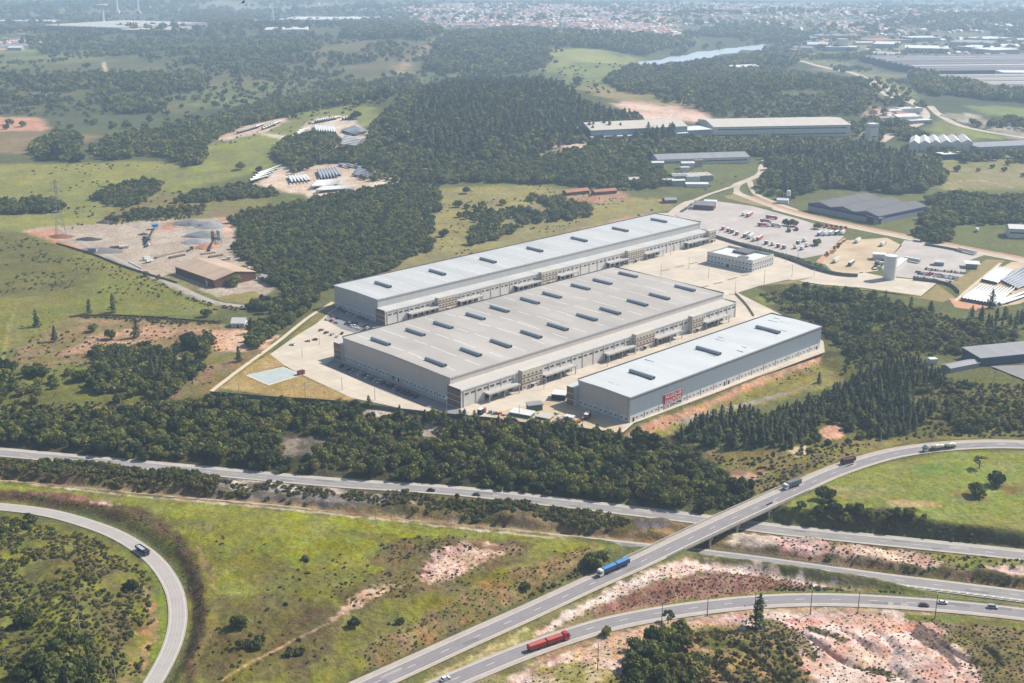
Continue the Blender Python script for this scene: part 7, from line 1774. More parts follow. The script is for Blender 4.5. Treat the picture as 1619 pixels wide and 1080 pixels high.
# scrub: nobody could count it
SCRUB = [
 ([(1128, 376), (1180, 392), (1240, 409), (1290, 428), (1318, 433), (1300, 419), (1240, 402), (1180, 386)], 2.6, (.8, 1.8), .9, 0), ([(1300, 404), (1336, 377), (1340, 380), (1304, 412)], 2.6, (.8, 1.6), .9, 0), ([(1372, 425), (1400, 402), (1408, 404), (1380, 430)], 3, (.8, 1.5), .9, 0),
 ([(90, 734), (200, 744), (340, 756), (345, 768), (200, 758), (90, 748)], 2.6, (2.0, 3.6), .95, .12), ([(-60, 724), (60, 732), (60, 740), (-60, 734)], 3.5, (1.2, 2.4), .8, .3), ([(690, 788), (870, 806), (1000, 820), (1000, 834), (870, 822), (690, 800)], 2.8, (1.4, 3.0), .9, .2), ([(480, 775), (690, 792), (690, 800), (480, 784)], 4, (1.0, 2.2), .7, .4),  # polygon, spacing, sizes, keep, clump
 ([(-320, 812), (-60, 808), (60, 826), (150, 850), (200, 880), (232, 912), (246, 960), (240, 1020), (215, 1080), (180, 1160), (-320, 1160)], 2.3, (.5, 1.9), .9, .38),
 ([(20, 774), (140, 794), (235, 808), (290, 850), (318, 910), (330, 970), (322, 1030), (300, 1070), (290, 1060), (302, 1000), (300, 940), (285, 885), (240, 838), (150, 806), (20, 788)], 2.2, (.3, .9), .55, .3),
 ([(330, 830), (560, 850), (760, 850), (940, 870), (900, 900), (800, 945), (640, 1030), (540, 1085), (320, 1090), (340, 1000), (350, 940)], 4.8, (.35, 1.2), .6, .54),
 ([(600, 868), (700, 842), (820, 858), (830, 885), (720, 935), (620, 950), (560, 960), (520, 940)], 2.6, (.3, 1.0), .8, .42),
 ([(655, 900), (690, 862), (735, 852), (790, 872), (770, 895), (700, 926), (655, 926)], 2.2, (.25, .6), .7, 0),
 ([(560, 1035), (700, 962), (800, 905), (935, 862), (950, 880), (850, 940), (720, 1005), (600, 1066)], 2.2, (.3, .8), .8, .2),
 ([(545, 1080), (720, 1000), (850, 935), (930, 892), (938, 902), (750, 995), (570, 1082)], 2.0, (.6, 1.5), .9, .25),
 ([(-320, 728), (20, 743), (233, 763), (433, 783), (700, 811), (880, 830), (985, 840), (985, 824), (880, 806), (700, 788), (560, 778), (300, 752), (100, 734), (-320, 702)], 2.3, (.7, 2.2), .85, .36),
 ([(880, 838), (700, 822), (433, 793), (300, 780), (300, 768), (560, 800), (780, 812), (960, 830), (1000, 842), (990, 852)], 3.0, (1.4, 2.8), .85, .28),
 ([(-100, 735), (100, 740), (300, 760), (340, 775), (300, 785), (100, 765), (-100, 750)], 3.0, (1.2, 2.6), .85, .25),
 ([(1200, 870), (1330, 885), (1500, 905), (1619, 920), (1619, 932), (1500, 915), (1389, 902), (1260, 888)], 2.4, (.6, 1.6), .8, .35),
 ([(1222, 848), (1320, 856), (1500, 880), (1490, 902), (1330, 884), (1230, 870)], 2.6, (.35, .9), .8, .25),
 ([(1440, 872), (1700, 892), (1700, 915), (1500, 898)], 3.2, (.5, 1.4), .7, .4),
 ([(1265, 822), (1250, 808), (1400, 806), (1480, 828), (1700, 868), (1700, 880), (1619, 868), (1440, 846)], 2.4, (.8, 1.9), .85, .3),
 ([(1280, 822), (1340, 822), (1430, 832), (1420, 842), (1330, 836)], 3.0, (2, 3.2), .7, .2),
 ([(830, 1020), (900, 968), (1030, 900), (1190, 896), (1320, 924), (1380, 938), (1240, 934), (1090, 948), (960, 976), (880, 1000)], 2.3, (.25, .65), .8, .1),
 ([(930, 974), (985, 946), (1110, 912), (1200, 910), (1290, 926), (1240, 934), (1090, 948), (960, 978)], 1.7, (.3, .7), .8, .15),
 ([(1180, 938), (1240, 926), (1330, 928), (1420, 938), (1400, 942), (1290, 938), (1190, 944)], 2.0, (.6, 1.3), .9, .2),
 ([(740, 1120), (900, 1036), (1000, 998), (1190, 970), (1420, 970), (1500, 980), (1580, 1100), (1500, 1200), (700, 1200)], 2.4, (.25, .7), .75, .15),
 ([(960, 1080), (1000, 1030), (1060, 996), (1160, 985), (1235, 1000), (1270, 1045), (1280, 1090), (1240, 1160), (980, 1160)], 2.3, (.6, 1.7), .85, .35),
 ([(1190, 975), (1240, 985), (1300, 1030), (1290, 1045), (1230, 1015)], 1.8, (.4, .9), .9, 0), ([(1350, 1046), (1425, 1068), (1412, 1080), (1352, 1058)], 1.8, (.5, .9), .9, 0), ([(1270, 985), (1345, 1010), (1335, 1018), (1275, 998)], 1.8, (.4, .8), .9, 0),
 ([(1480, 985), (1700, 1000), (1700, 1200), (1590, 1200), (1505, 1015)], 2.0, (.3, .9), .9, .25),
 ([(1110, 712), (1240, 716), (1330, 705), (1420, 694), (1320, 728), (1210, 780), (1190, 770)], 2.8, (.5, 1.5), .8, .35),
 ([(1195, 765), (1160, 770), (1110, 755), (1080, 770), (1100, 806), (1170, 808), (1195, 782)], 2.6, (1, 2.4), .85, .1),
 ([(1490, 600), (1700, 615), (1700, 692), (1480, 690)], 3.2, (.8, 2.0), .85, .35), ([(1195, 468), (1260, 456), (1420, 480), (1600, 525), (1560, 566), (1440, 562), (1340, 590), (1300, 520)], 3.6, (.9, 2.4), .8, .35),
 ([(1270, 640), (1340, 602), (1480, 585), (1500, 690), (1380, 698), (1240, 724)], 4, (.8, 2.0), .8, .35),
 ([(40, 372), (150, 410), (270, 452), (250, 470), (60, 460), (-60, 480), (-60, 380)], 5.5, (.6, 1.7), .75, .48), ([(-60, 480), (250, 470), (340, 490), (130, 500), (30, 545), (-60, 556)], 8, (.5, 1.4), .6, .5),
 ([(165, 346), (300, 326), (336, 330), (300, 346), (180, 356)], 5, (1.2, 2.4), .8, .3), ([(180, 500), (260, 504), (350, 508), (350, 514), (250, 512), (130, 502)], 3.2, (.9, 2.0), .9, 0),
 ([(60, 520), (260, 508), (330, 520), (420, 552), (340, 610), (240, 620), (100, 600), (-60, 640), (-60, 590)], 5.5, (.5, 1.6), .7, .46), ([(-60, 645), (330, 630), (345, 624), (330, 640), (100, 660), (-60, 664)], 3.5, (1, 2.6), .85, .2),
 ([(1000, 685), (1120, 645), (1290, 570), (1300, 580), (1190, 636), (1080, 676)], 3.5, (.4, 1.1), .7, .42), ([(250, 448), (300, 468), (345, 482), (400, 488), (400, 492), (340, 488), (290, 474)], 3, (.8, 1.6), .9, .2),
 ([(690, 300), (830, 296), (895, 302), (1000, 316), (900, 362), (700, 430), (690, 392)], 8, (.6, 1.8), .6, .5), ([(700, 265), (930, 228), (1060, 275), (1000, 305), (760, 290)], 9, (1.5, 3), .7, .45),
 ([(240, 255), (470, 180), (560, 165), (330, 300), (440, 300), (150, 358), (-60, 370), (-60, 262)], 14, (1, 2.6), .5, .5), ([(400, 130), (700, 118), (960, 150), (640, 150), (500, 200), (350, 180)], 22, (2, 5), .7, .45), ([(-200, 100), (480, 110), (560, 130), (300, 180), (-200, 200)], 24, (3, 6), .7, .45),
 ([(870, 110), (1080, 98), (960, 150)], 24, (2, 5), .6, .45),
]
S_ = []
for i, (poly, sp, (a, b), keep, cl) in enumerate(SCRUB):
    P = scatter(poly, sp, keep, cl, 1500 + i); rng = np.random.default_rng(1900 + i)
    S_.append(np.c_[P, a + (b - a) * rng.beta(1.3, 2.6, len(P))])
S_ = np.vstack(S_)
rng = np.random.default_rng(77)
big = S_[:, 2] > 1.45
vis = visible(S_[:, 0], S_[:, 1]); order = np.argsort(-np.where(vis & big, S_[:, 2] / np.hypot(S_[:, 0], S_[:, 1]), 0))
hero = order[:230]; rest = np.setdiff1d(np.arange(len(S_)), hero)
def place_word(x, y):
    u, v = proj(x, y, 0)
    if v > 900 and u < 330: return 'on the grassy knoll inside the loop road'
    if u < 1000 and v > 840: return 'in the rough field beside the flyover'
    if u >= 990 and v > 970: return 'on the eroded slope below the ramp'
    if u > 1180 and v > 800: return 'on the bank of the motorway east of the bridge'
    if v > 700 and u < 1100: return 'on the strip between the two carriageways'
    if u > 1050: return 'on the slopes round the pine plantation'
    return 'on the western pastures and parkland'
rr = random.Random(17)
for j in hero:
    w = place_word(S_[j, 0], S_[j, 1]); plant('shrub', S_[j, 0], S_[j, 1], S_[j, 2], 'bushy green shrub ' + w, 'shrubs ' + w, rr.randrange(99), rr.uniform(0, 6.28))
var = np.where(rng.uniform(size=len(S_)) < .68, rng.integers(0, 4, len(S_)), rng.integers(4, 7, len(S_)))
gn_scatter('scrub', 'low scrub and tussocks over the rough ground', [('shrub', 320 + i, 90, 1.35) for i in range(4)] + [('dry', 340 + i, 80, 1.4) for i in range(3)], np.c_[S_, var][rest], 3)
import sys; sys.stderr.write(str(({k: len(v) for k, v in STUFF.items()}, len(S_)))+'\n')
# ------------------------------------------------------------------ poles, pylon, chimneys
M_POLE = mat('pole concrete', (176, 168, 158), .8, .1, 1); M_POLED = mat('dark pole', (92, 84, 76), .8, .1, 1)
def top_z(g, ty):
    lo, hi = g[2], g[2] + 160
    for _ in range(40):
        m = (lo + hi) / 2
        if proj(g[0], g[1], m)[1] > ty: lo = m
        else: hi = m
    return lo - g[2]
PM = {}
def pole(px, py, ty, kind, label, group=None, cat='pole', rz=0.4):
    g = G1(px, py); h = round(top_z(g, ty)); h = min(max(h, 6), 19)
    t = thing({'cross': 'utility_pole', 'lamp': 'lamp_post', 'plain': 'lamp_post'}[kind], label, cat, g, rz, group)
    if (kind, h) not in PM:
        m = MB(); m.tube((0, 0, -.5), (0, 0, h), .2, .12, M_POLED if kind == 'plain' else M_POLE, 8); a = m.mesh('post')
        m = MB()
        if kind == 'cross': m.box(-1.1, 1.1, -.08, .08, h - .7, h - .5, M_POLED); b = ('crossarm', m.mesh('crossarm'))
        elif kind == 'lamp': m.box(-1.0, 1.0, -.14, .14, h - .05, h + .1, M_WHITE); b = ('lamp_head', m.mesh('lamp_head'))
        else: m.box(0, 1.9, -.1, .1, h - .1, h + .05, M_STEEL); b = ('lamp_arm', m.mesh('lamp_arm'))
        PM[(kind, h)] = (a, b)
    a, b = PM[(kind, h)]
    add('post', a, t); add(b[0], b[1], t)
    if kind == 'cross':
        for k in (-.95, 0, .95):
            m = MB(); m.tube((k, 0, h - .5), (k, 0, h - .2), .07, .05, M_WHITE, 6); m.obj('insulator', t)
for px, py, ty, lab in ((595, 833, 783, 'tall pole with a long shadow on the bright field'), (126, 995, 958, 'pole standing in the scrub of the knoll'), (183, 1077, 1040, 'pole with crossarm beside the orange road cut'), (170, 1100, 1071, 'pole top showing at the lower end of the knoll grove'),
                        (1141, 732, 703, 'pole at the edge of the plantation clearing, nearest the tree belt'), (1169, 740, 711, 'pole with crossarm on the plantation clearing'), (1392, 701, 675, 'pole in front of the pine plantation by the bend'), (1473, 697, 666, 'pole at the end of the pine plantation by the tanker'),
                        (63, 643, 618, 'pole on the parkland by the dirt track'), (168, 640, 618, 'second pole along the parkland dirt track'), (313, 460, 447, 'pole beside the gravel yard road'), (1571, 604, 588, 'pole in the eastern workshop yard')):
    pole(px, py, ty, 'cross', lab, 'utility poles', 'utility pole')
for i, (px, py, ty) in enumerate([(945, 1060, 1018), (1046, 991, 954), (1118, 974, 945), (1194, 956, 935), (1281, 972, 932), (1356, 970, 935), (1478, 978, 938)]):
    pole(px, py, ty, 'plain', ['dark lamp post nearest the red truck on the ramp', 'dark lamp post beside the slender ramp tree', 'dark lamp post between the ramp tree and the tall conifer', 'dark lamp post right behind the tall conifer', 'first dark lamp post past the tall conifer', 'dark lamp post before the three cars', 'dark lamp post beside the white car on the ramp'][i], 'lamp posts along the ramp', 'lamp post', 1.4)
for px, py, ty in [(378, 622, 605), (483, 631, 603), (541, 616, 597), (593, 633, 615), (706, 654, 630), (821, 663, 642), (921, 680, 661), (1162, 465, 446), (1208, 450, 428), (1252, 438, 418), (1242, 415, 396), (1262, 408, 396), (1198, 392, 380), (1136, 377, 367), (1287, 437, 426), (1060, 403, 380), (1089, 425, 408), (1045, 437, 418),
                   (1120, 440, 424), (1075, 396, 380), (505, 545, 530), (560, 560, 545), (478, 565, 550), (660, 480, 466), (740, 640, 622), (860, 615, 598), (960, 580, 562), (1060, 545, 528)]:
    pole(px, py, ty, 'lamp', 'slim pale lamp post on the warehouse terrace', 'lamp posts of the warehouse terrace', 'lamp post')
def beam(mb, a, b, r=.12): mb.tube(a, b, r, r, M_STEEL, 4, False)
def pylon(px, py, ty, label, k=1.0):
    g = G1(px, py); h = top_z(g, ty); t = thing('lattice_pylon', label, 'pylon', g, .5)
    mb = MB(); w0, w1 = h * .085, h * .018
    def w(z): return w0 + (w1 - w0) * min(z / (h * .62), 1) 
    zs = [0, .14, .27, .38, .48, .56, .62, .72, .82, .92, 1.0]; r = .13 * k
    for a, b in zip(zs[:-1], zs[1:]):
        za, zb = a * h, b * h; A_, B_ = w(za), w(zb)
        for sx, sy in ((-1, -1), (1, -1), (1, 1), (-1, 1)):
            beam(mb, (sx * A_, sy * A_, za), (sx * B_, sy * B_, zb), r * 1.3)
            nx, ny = -sy, sx
            beam(mb, (sx * A_, sy * A_, za), (nx * B_, ny * B_, zb), r * .7); beam(mb, (nx * A_, ny * A_, za), (sx * B_, sy * B_, zb), r * .7)
    mb.obj('tower', t)
    for z, L in ((.66, .17), (.8, .14), (.94, .1)):
        m = MB(); Z = z * h; l = L * h
        for s in (-1, 1):
            for y in (-w1, w1): beam(m, (0, y, Z), (s * l, 0, Z + .4), r); beam(m, (0, y, Z + .05 * h), (s * l, 0, Z + .4), r * .8)
        m.obj('crossarm', t)
pylon(97, 372, 284, 'tall grey lattice pylon standing on the western pasture')
pylon(1262, 92, 70, 'small lattice pylon on the ridge by the reservoir', 4)
pylon(384, 112, 92, 'distant lattice pylon in the hazy valley', 5)
M_CHIM = mat('white chimney', (236, 236, 234), .7, .04, .02)
for px, py, ty, wpx, lab in ((164, 38, 7, 3.4, 'white chimney with a flat platform at its top, nearest the striped factory'), (186, 21, -8, 3.4, 'white chimney behind the platform topped one, first of a pair'), (219, 22, -8, 3.4, 'white chimney behind the platform topped one, second of the pair'), (432, 37, 11, 2.6, 'slim pale tower among the white flat plants')):
    g = G1(px, py); h = top_z(g, ty); D = math.hypot(g[0], g[1]); r = wpx / 2 * D / F
    t = thing('chimney_tower', lab, 'chimney', g)
    m = MB(); m.lathe([(r * 1.15, -2), (r * .95, h * .5), (r * .85, h)], M_CHIM, n=14); m.obj('shaft', t)
    m = MB(); m.lathe([(r * 1.6, h - r * .5), (r * 1.6, h), (.1, h + .2)] if px != 164 else [(r * 5, h - r * .7), (r * 5, h), (.1, h + .2)], M_CHIM, n=14); m.obj('cap', t)
    m = MB(); m.lathe([(r * 2.4, -1), (r * 2.4, r * 2.5), (.1, r * 2.6)], M_CHIM, n=10); m.obj('base_house', t)
g = G1(1377, 225); h = top_z(g, 195); t = thing('water_tank_tower', 'slim white square tower at the end of the long factory', 'tower', g, .3)
m = MB(); m.box(-6.5, 6.5, -6.5, 6.5, -1, h, M_CHIM); m.obj('shaft', t); m = MB(); m.box(-7.2, 7.2, -7.2, 7.2, h * .82, h * .86, W_GREY); m.obj('collar', t); m = MB(); m.box(-4, 4, -6.7, -6.5, h * .3, h * .36, M_GLASS); m.obj('window', t)
g = G1(1246, 318); t = thing('water_tank_tower', 'little white tank on a frame beside the blue fascia warehouse', 'tower', g, .3)
m = MB(); m.lathe([(2.2, 6), (2.2, 12), (.1, 12.6)], M_CHIM, n=14); m.obj('tank', t)
for sx in (-1.3, 1.3):
    for sy in (-1.3, 1.3): m = MB(); m.tube((sx, sy, -.5), (sx, sy, 6), .2, .2, M_STEEL, 6); m.obj('leg', t)
hall('pump_house', 'small white pump house under the little tank', (1228, 322), (1246, 323), 8, 4, M_WHITE, R_WHITE, 'gable', .2)

# ------------------------------------------------------------------ gravel yard
def pile(px, py, r, h, c, label, rx=1.0):
    g = G1(px, py); rng = np.random.default_rng(int(px)); n = 26; rings = 8; V = []; Q = []
    for j in range(rings + 1):
        f = j / rings
        for k in range(n):
            a = 6.2832 * k / n; q = r * (1 - f) * (1 + .18 * math.sin(2 * a + px) + .1 * rng.uniform(-1, 1)); V.append((math.cos(a) * q * rx, math.sin(a) * q, h * (1 - (1 - f) ** 1.3) + rng.uniform(-.1, .1) * h * .3 - .1))
    for j in range(rings):
        for k in range(n): Q.append((j * n + k, j * n + (k + 1) % n, (j + 1) * n + (k + 1) % n, (j + 1) * n + k))
    add('aggregate_pile', np_mesh('aggregate_pile', V, Q, [mat('pile %s' % (c,), c, .95, .2, .6)]), None, (g[0], g[1], g[2]), 0, None, label, 'gravel pile', 'piles of the gravel yard')
for a in ((140, 379, 8, 3.0, (84, 80, 78), 'large black gravel pile in the middle of the yard', 1.5), (304, 354, 14, 5, (138, 138, 138), 'grey gravel pile, biggest at the back of the yard', 1.4), (331, 357, 13, 5, (150, 150, 150), 'pale grey gravel pile next to the biggest one', 1.4), (322, 373, 13, 5.5, (142, 144, 146), 'grey gravel pile in front of the pale one', 1.4),
          (309, 383, 10, 4, (158, 158, 160), 'light grey gravel pile nearest the conveyors', 1.3), (327, 391, 9, 4.4, (198, 140, 106), 'orange sand pile beside the mixing tower', 1.2), (166, 352, 7, 3, (96, 84, 78), 'brown earth pile at the back edge of the yard', 1.3), (98, 374, 9, 2.6, (150, 100, 76), 'low reddish earth pile in the narrow corner', 1.6), (228, 371, 5, 2.2, (110, 92, 76), 'small brown pile by the conveyors', 1.2), (160, 396, 13, 2.6, (128, 124, 120), 'flat grey pile beside the loading bay', 1.6)):
    pile(*a)
def conveyor(a, b, h, label):
    p, q = G1(*a), G1(*b); d = q[:2] - p[:2]; L = float(np.linalg.norm(d)); t = thing('conveyor', label, 'conveyor', p, math.atan2(d[1], d[0]))
    m = MB(); m.prism([(0, .4), (L, h), (L, h + .9), (0, 1.3)], -.7, .7, M_CHAS); m.obj('belt_frame', t)
    for f in (.35, .65, .95):
        m = MB(); m.box(L * f - .2, L * f + .2, -.9, -.6, -.4, .4 + (h - .4) * f, M_STEEL); m.box(L * f - .2, L * f + .2, .6, .9, -.4, .4 + (h - .4) * f, M_STEEL); m.box(L * f - .15, L * f + .15, -.6, .6, .2 + (h - .4) * f, .4 + (h - .4) * f, M_STEEL); m.obj('support_frame', t)
    m = MB(); m.box(-1.4, 1.4, -1.4, 1.4, .5, 2.6, W_BLUE); m.obj('hopper', t)
conveyor((231, 386), (243, 372), 6.5, 'dark inclined conveyor beside the yard divide'); conveyor((228, 378), (238, 388), 5, 'shorter conveyor meeting the inclined one'); conveyor((330, 398), (341, 384), 8, 'conveyor climbing to the mixing tower')
g = G1(343, 386); t = thing('batching_plant', 'rusty concrete mixing tower with two silos at the edge of the wood', 'concrete plant', g, .4)
for k, (x, y, c) in enumerate(((-3, 0, (176, 140, 120)), (2.6, .8, (196, 186, 172)))): m = MB(); m.lathe([(.6, 3), (2.1, 6), (2.1, 13), (.2, 14.2)], mat('silo %d' % k, c, .8, .15, .5), x, y, 14); m.obj('silo', t)
for sx in (-4.6, -1.2, 1, 4.4):
    for sy in (-1.6, 1.9): m = MB(); m.tube((sx, sy, -.5), (sx, sy, 6.2), .18, .18, M_STEEL, 6); m.obj('leg', t)
m = MB(); m.box(-2, 2, -4.6, -1.9, 5, 8.5, W_GREY); m.obj('control_cabin', t); m = MB(); m.box(-5.4, 5.4, -2.4, 2.8, 5.6, 5.9, M_STEEL); m.obj('platform', t)
g = G1(246, 362); t = thing('feed_hopper', 'bright blue feed hopper at the back of the gravel yard', 'hopper', g, .2)
m = MB(); m.prism([(-2, 2.4), (2, 2.4), (3.6, 5.2), (-3.6, 5.2)], -3.6, 3.6, PAINTS['sky blue']); m.obj('bin', t)
for sx in (-1.8, 1.8):
    for sy in (-2.8, 2.8): m = MB(); m.tube((sx, sy, -.5), (sx, sy, 2.6), .18, .18, M_STEEL, 6); m.obj('leg', t)
def gl(px, py, hx, hy, L, b_, c_, lab, **k):
    a, q = G1(px, py), G1(hx, hy); return lorry((a[0], a[1], float(hz(a[0], a[1])) + .05), math.atan2(q[1] - a[1], q[0] - a[0]), L, b_, c_, lab, **k)
gl(182, 394, 190, 393, 9, 'brown', 'brown', 'brown tank lorry in the open gravel yard', kind='tank'); gl(196, 393, 204, 392, 9, 'cream', 'white', 'cream mixer lorry behind the brown one', kind='tank'); gl(232, 390, 238, 387, 8, 'dark blue', 'white', 'white cabbed lorry at the conveyors', kind='flat')
gl(232, 411, 240, 409, 7, 'white', 'white', 'white van at the entrance of the gravel yard'); gl(236, 415, 244, 413, 7, 'white', 'white', 'second white van at the entrance of the gravel yard'); gl(300, 396, 307, 393, 9, 'green', 'black', 'dark machine truck by the stacks', kind='flat'); gl(383, 423, 389, 426, 7, 'yellow', 'yellow', 'yellow loader by the edge of the wood', kind='flat')
gl(357, 411, 366, 410, 8, 'cream', 'white', 'cream lorry behind the rusty roofed workshop', kind='flat'); gl(396, 428, 402, 426, 6, 'silver', 'yellow', 'silver van near the yellow loader')
for i, (px, py, hx, hy, L, c) in enumerate([(262, 404, 290, 398, 24, (176, 164, 146)), (268, 409, 292, 404, 20, (120, 110, 100)), (246, 409, 262, 404, 14, (150, 140, 120)), (318, 403, 340, 400, 20, (190, 178, 160)), (330, 408, 352, 404, 18, (140, 128, 112)), (205, 414, 226, 425, 24, (224, 218, 208))]):
    a, q = G1(px, py), G1(hx, hy); d = q[:2] - a[:2]; t = thing('precast_stack', ['pale beam stack, longest behind the gravel yard sheds', 'dark beam stack in front of the pale long one', 'short beam stack at the yard entrance', 'pale beam stack near the mixing tower', 'brown beam stack near the mixing tower', 'white concrete beam lying along the yard road'][i], 'beam stack', a, math.atan2(d[1], d[0]))
    for j in range(3 if i < 5 else 1):
        for k in range(2 if i < 5 else 1): m = MB(); m.box(0, float(np.linalg.norm(d)), -1.5 + j * 1.1, -.6 + j * 1.1, k * .9, k * .9 + .8, mat('beam %d' % i, c, .9, .15, .3)); m.obj('beam', t)

# ------------------------------------------------------------------ compound clutter and people
rr = random.Random(4)
for i, (px, py) in enumerate([(853, 657), (862, 656), (868, 661), (880, 655), (884, 662), (897, 658), (850, 662), (876, 668), (915, 668), (790, 655), (776, 653), (783, 655), (797, 657)]):
    g = U(px, py); t = thing('material_pallet', ['pallet of pale blocks behind the green huts', 'pallet of timber behind the green huts', 'pallet of pipes in the middle of the compound', 'pallet of bricks in the middle of the compound', 'brown pallet by the grey container', 'pallet close to the smallest warehouse shade', 'pallet at the corner of the white roofed hut', 'pallet by the lower compound edge', 'pallet standing in the shade edge', 'dark stack along the front wall, third', 'dark stack along the front wall, first', 'dark stack along the front wall, second', 'dark stack along the front wall, last'][i], 'pallet', (g[0], g[1], .12), rr.uniform(0, 3))
    c = rr.choice(['brown', 'cream', 'grey', 'orange', 'silver']); m = MB(); m.box(-1.2, 1.2, -.8, .8, .16, rr.uniform(.9, 1.8), PAINTS[c]); m.obj('load', t); m = MB(); m.box(-1.3, 1.3, -.9, .9, 0, .14, PAINTS['brown']); m.obj('base_pallet', t)
g = U(476, 592); t = thing('red_kiosk', 'small red kiosk at the corner of the pale slab on the lawn', 'kiosk', (g[0], g[1], .1), YAW)
m = MB(); m.box(-2.2, 2.2, -1.4, 1.4, 0, 2.4, PAINTS['red']); m.obj('body', t); m = MB(); m.box(-2.4, 2.4, -1.6, 1.6, 2.4, 2.6, PAINTS['dark red']); m.obj('roof', t); m = MB(); m.box(-.6, .6, -1.45, -1.38, 0, 2, M_CGLASS); m.obj('door', t)
sk_m = mat('skin', (186, 134, 106), .7, .05, 2)
def person(px, py, shirt, trousers, label, rz):
    g = U(px, py)
    v = [(0, 0, .95), (0, 0, 1.2), (0, 0, 1.45), (0, 0, 1.55), (0, .02, 1.66), (.11, 0, .88), (.12, .02, .48), (.12, -.03, .05), (.12, .12, .02), (-.11, 0, .88), (-.12, -.04, .48), (-.12, -.08, .05), (-.12, .08, .02), (.2, 0, 1.42), (.26, -.04, 1.14), (.25, .06, .88), (-.2, 0, 1.42), (-.26, .02, 1.14), (-.25, .1, .9)]
    e = [(0, 1), (1, 2), (2, 3), (3, 4), (0, 5), (5, 6), (6, 7), (7, 8), (0, 9), (9, 10), (10, 11), (11, 12), (2, 13), (13, 14), (14, 15), (2, 16), (16, 17), (17, 18)]
    r = [.15, .14, .16, .06, .1, .1, .07, .045, .04, .1, .07, .045, .04, .06, .045, .04, .06, .045, .04]
    me = bpy.data.meshes.new('person'); me.from_pydata(v, e, []); o = bpy.data.objects.new('person', me); COL.objects.link(o)
    md = o.modifiers.new('skin', 'SKIN'); o.modifiers.new('s', 'SUBSURF').levels = 1
    for i, q in enumerate(r): me.skin_vertices[0].data[i].radius = (q, q)
    me.skin_vertices[0].data[0].use_root = True
    dg = bpy.context.evaluated_depsgraph_get(); m2 = bpy.data.meshes.new_from_object(o.evaluated_get(dg)); o.modifiers.clear(); o.data = m2
    for m in (PAINTS[shirt], PAINTS[trousers], sk_m): m2.materials.append(m)
    for p in m2.polygons:
        z = p.center.z; p.material_index = 1 if z < .93 else 2 if (z > 1.52 or (abs(p.center.x) > .19 and z < 1.0)) else 0
        p.use_smooth = True
    o.location = (g[0], g[1], .07); o.rotation_euler = (0, 0, rz); o['label'] = label; o['category'] = 'person'; o['group'] = 'people on the concrete yard'
    h = MB(); h.lathe([(.105, 1.66), (.11, 1.73), (.07, 1.79), (.01, 1.8)], M_CHAS, 0, .02, 10); h.obj('hair', o)
person(1153.5, 466.5, 'dark blue', 'black', 'person in dark clothes at the yard corner, nearest the broad warehouse', .3); person(1156.3, 466.8, 'black', 'grey', 'person in black in the middle of the small group', 1.0); person(1158.6, 467.0, 'grey', 'black', 'person in grey at the outer side of the small group', 2.4)

# a large dark bird gliding past, close to the camera
dx, dy, dz = ray(384.5, 3.5); q = 75.0; bl = (float(dx) * q, float(dy) * q, CAMH + float(dz) * q)
V = [(0, .35, 0), (.09, .12, .05), (.09, -.15, .04), (.03, -.42, .02), (-.03, -.42, .02), (-.09, -.15, .04), (-.09, .12, .05), (0, .1, -.09), (0, -.15, -.08), (.42, .14, .1), (.8, -.02, .02), (.42, -.1, .08), (-.42, .14, .1), (-.8, -.02, .02), (-.42, -.1, .08), (.14, -.66, .0), (-.14, -.66, .0)]
Fc = [(0, 1, 6), (0, 7, 1), (0, 6, 7), (1, 2, 5, 6), (2, 3, 4, 5), (1, 7, 8, 2), (7, 6, 5, 8), (2, 8, 3), (8, 5, 4), (8, 4, 3), (1, 9, 11, 2), (9, 10, 11), (6, 5, 14, 12), (12, 14, 13), (3, 15, 16, 4)]
me = bpy.data.meshes.new('bird'); me.from_pydata(V, [], Fc); me.materials.append(mat('dark plumage', (44, 42, 44), .8, .2, 8)); me.update()
bd = add('bird', me, None, bl, -2.2, .62, 'dark bird gliding high above the white flat plants', 'bird'); bd.rotation_euler = (.3, .5, -2.2)

# ------------------------------------------------------------------ the town beyond the reservoir
TOWN = [([(640, 9), (1060, 7), (1080, 38), (1040, 58), (960, 52), (870, 44), (690, 44), (650, 28)], 30, .72), ([(1060, 5), (1700, 3), (1700, 50), (1400, 58), (1200, 52), (1080, 40)], 42, .62), ([(1290, 42), (1330, 36), (1440, 46), (1420, 58), (1330, 54)], 24, .8),
        ([(950, 41), (1010, 37), (1080, 51), (1060, 61), (985, 56)], 22, .85), ([(480, 2), (640, 8), (650, 30), (540, 22)], 60, .5), ([(-60, 72), (36, 60), (50, 74), (0, 80)], 26, .5), ([(1380, 178), (1440, 178), (1440, 196), (1370, 205)], 26, .7), ([(1460, 62), (1700, 66), (1700, 92), (1480, 92)], 46, .5), ([(1230, 56), (1320, 56), (1310, 72), (1240, 72)], 40, .5)]
HP = np.vstack([np.c_[scatter(p, s, k, .25, 2500 + i), np.full(len(scatter(p, s, k, .25, 2500 + i)), i)] for i, (p, s, k) in enumerate(TOWN)])
rng = np.random.default_rng(31); hw = rng.uniform(6, 12, len(HP)); hd = rng.uniform(5.5, 9, len(HP)); hh = rng.uniform(3.5, 6.5, len(HP)); hr = rng.uniform(0, 3.14, len(HP)).round(0) * .5; hc = rng.choice(4, len(HP), p=[.42, .2, .26, .12])
HM = [mat('house walls', (216, 206, 194), .85, .06, .02, rnd=.1), R_TILE, R_WHITE, R_GREY, mat('pale tile roof', (206, 160, 134), .8, .1, .1)]
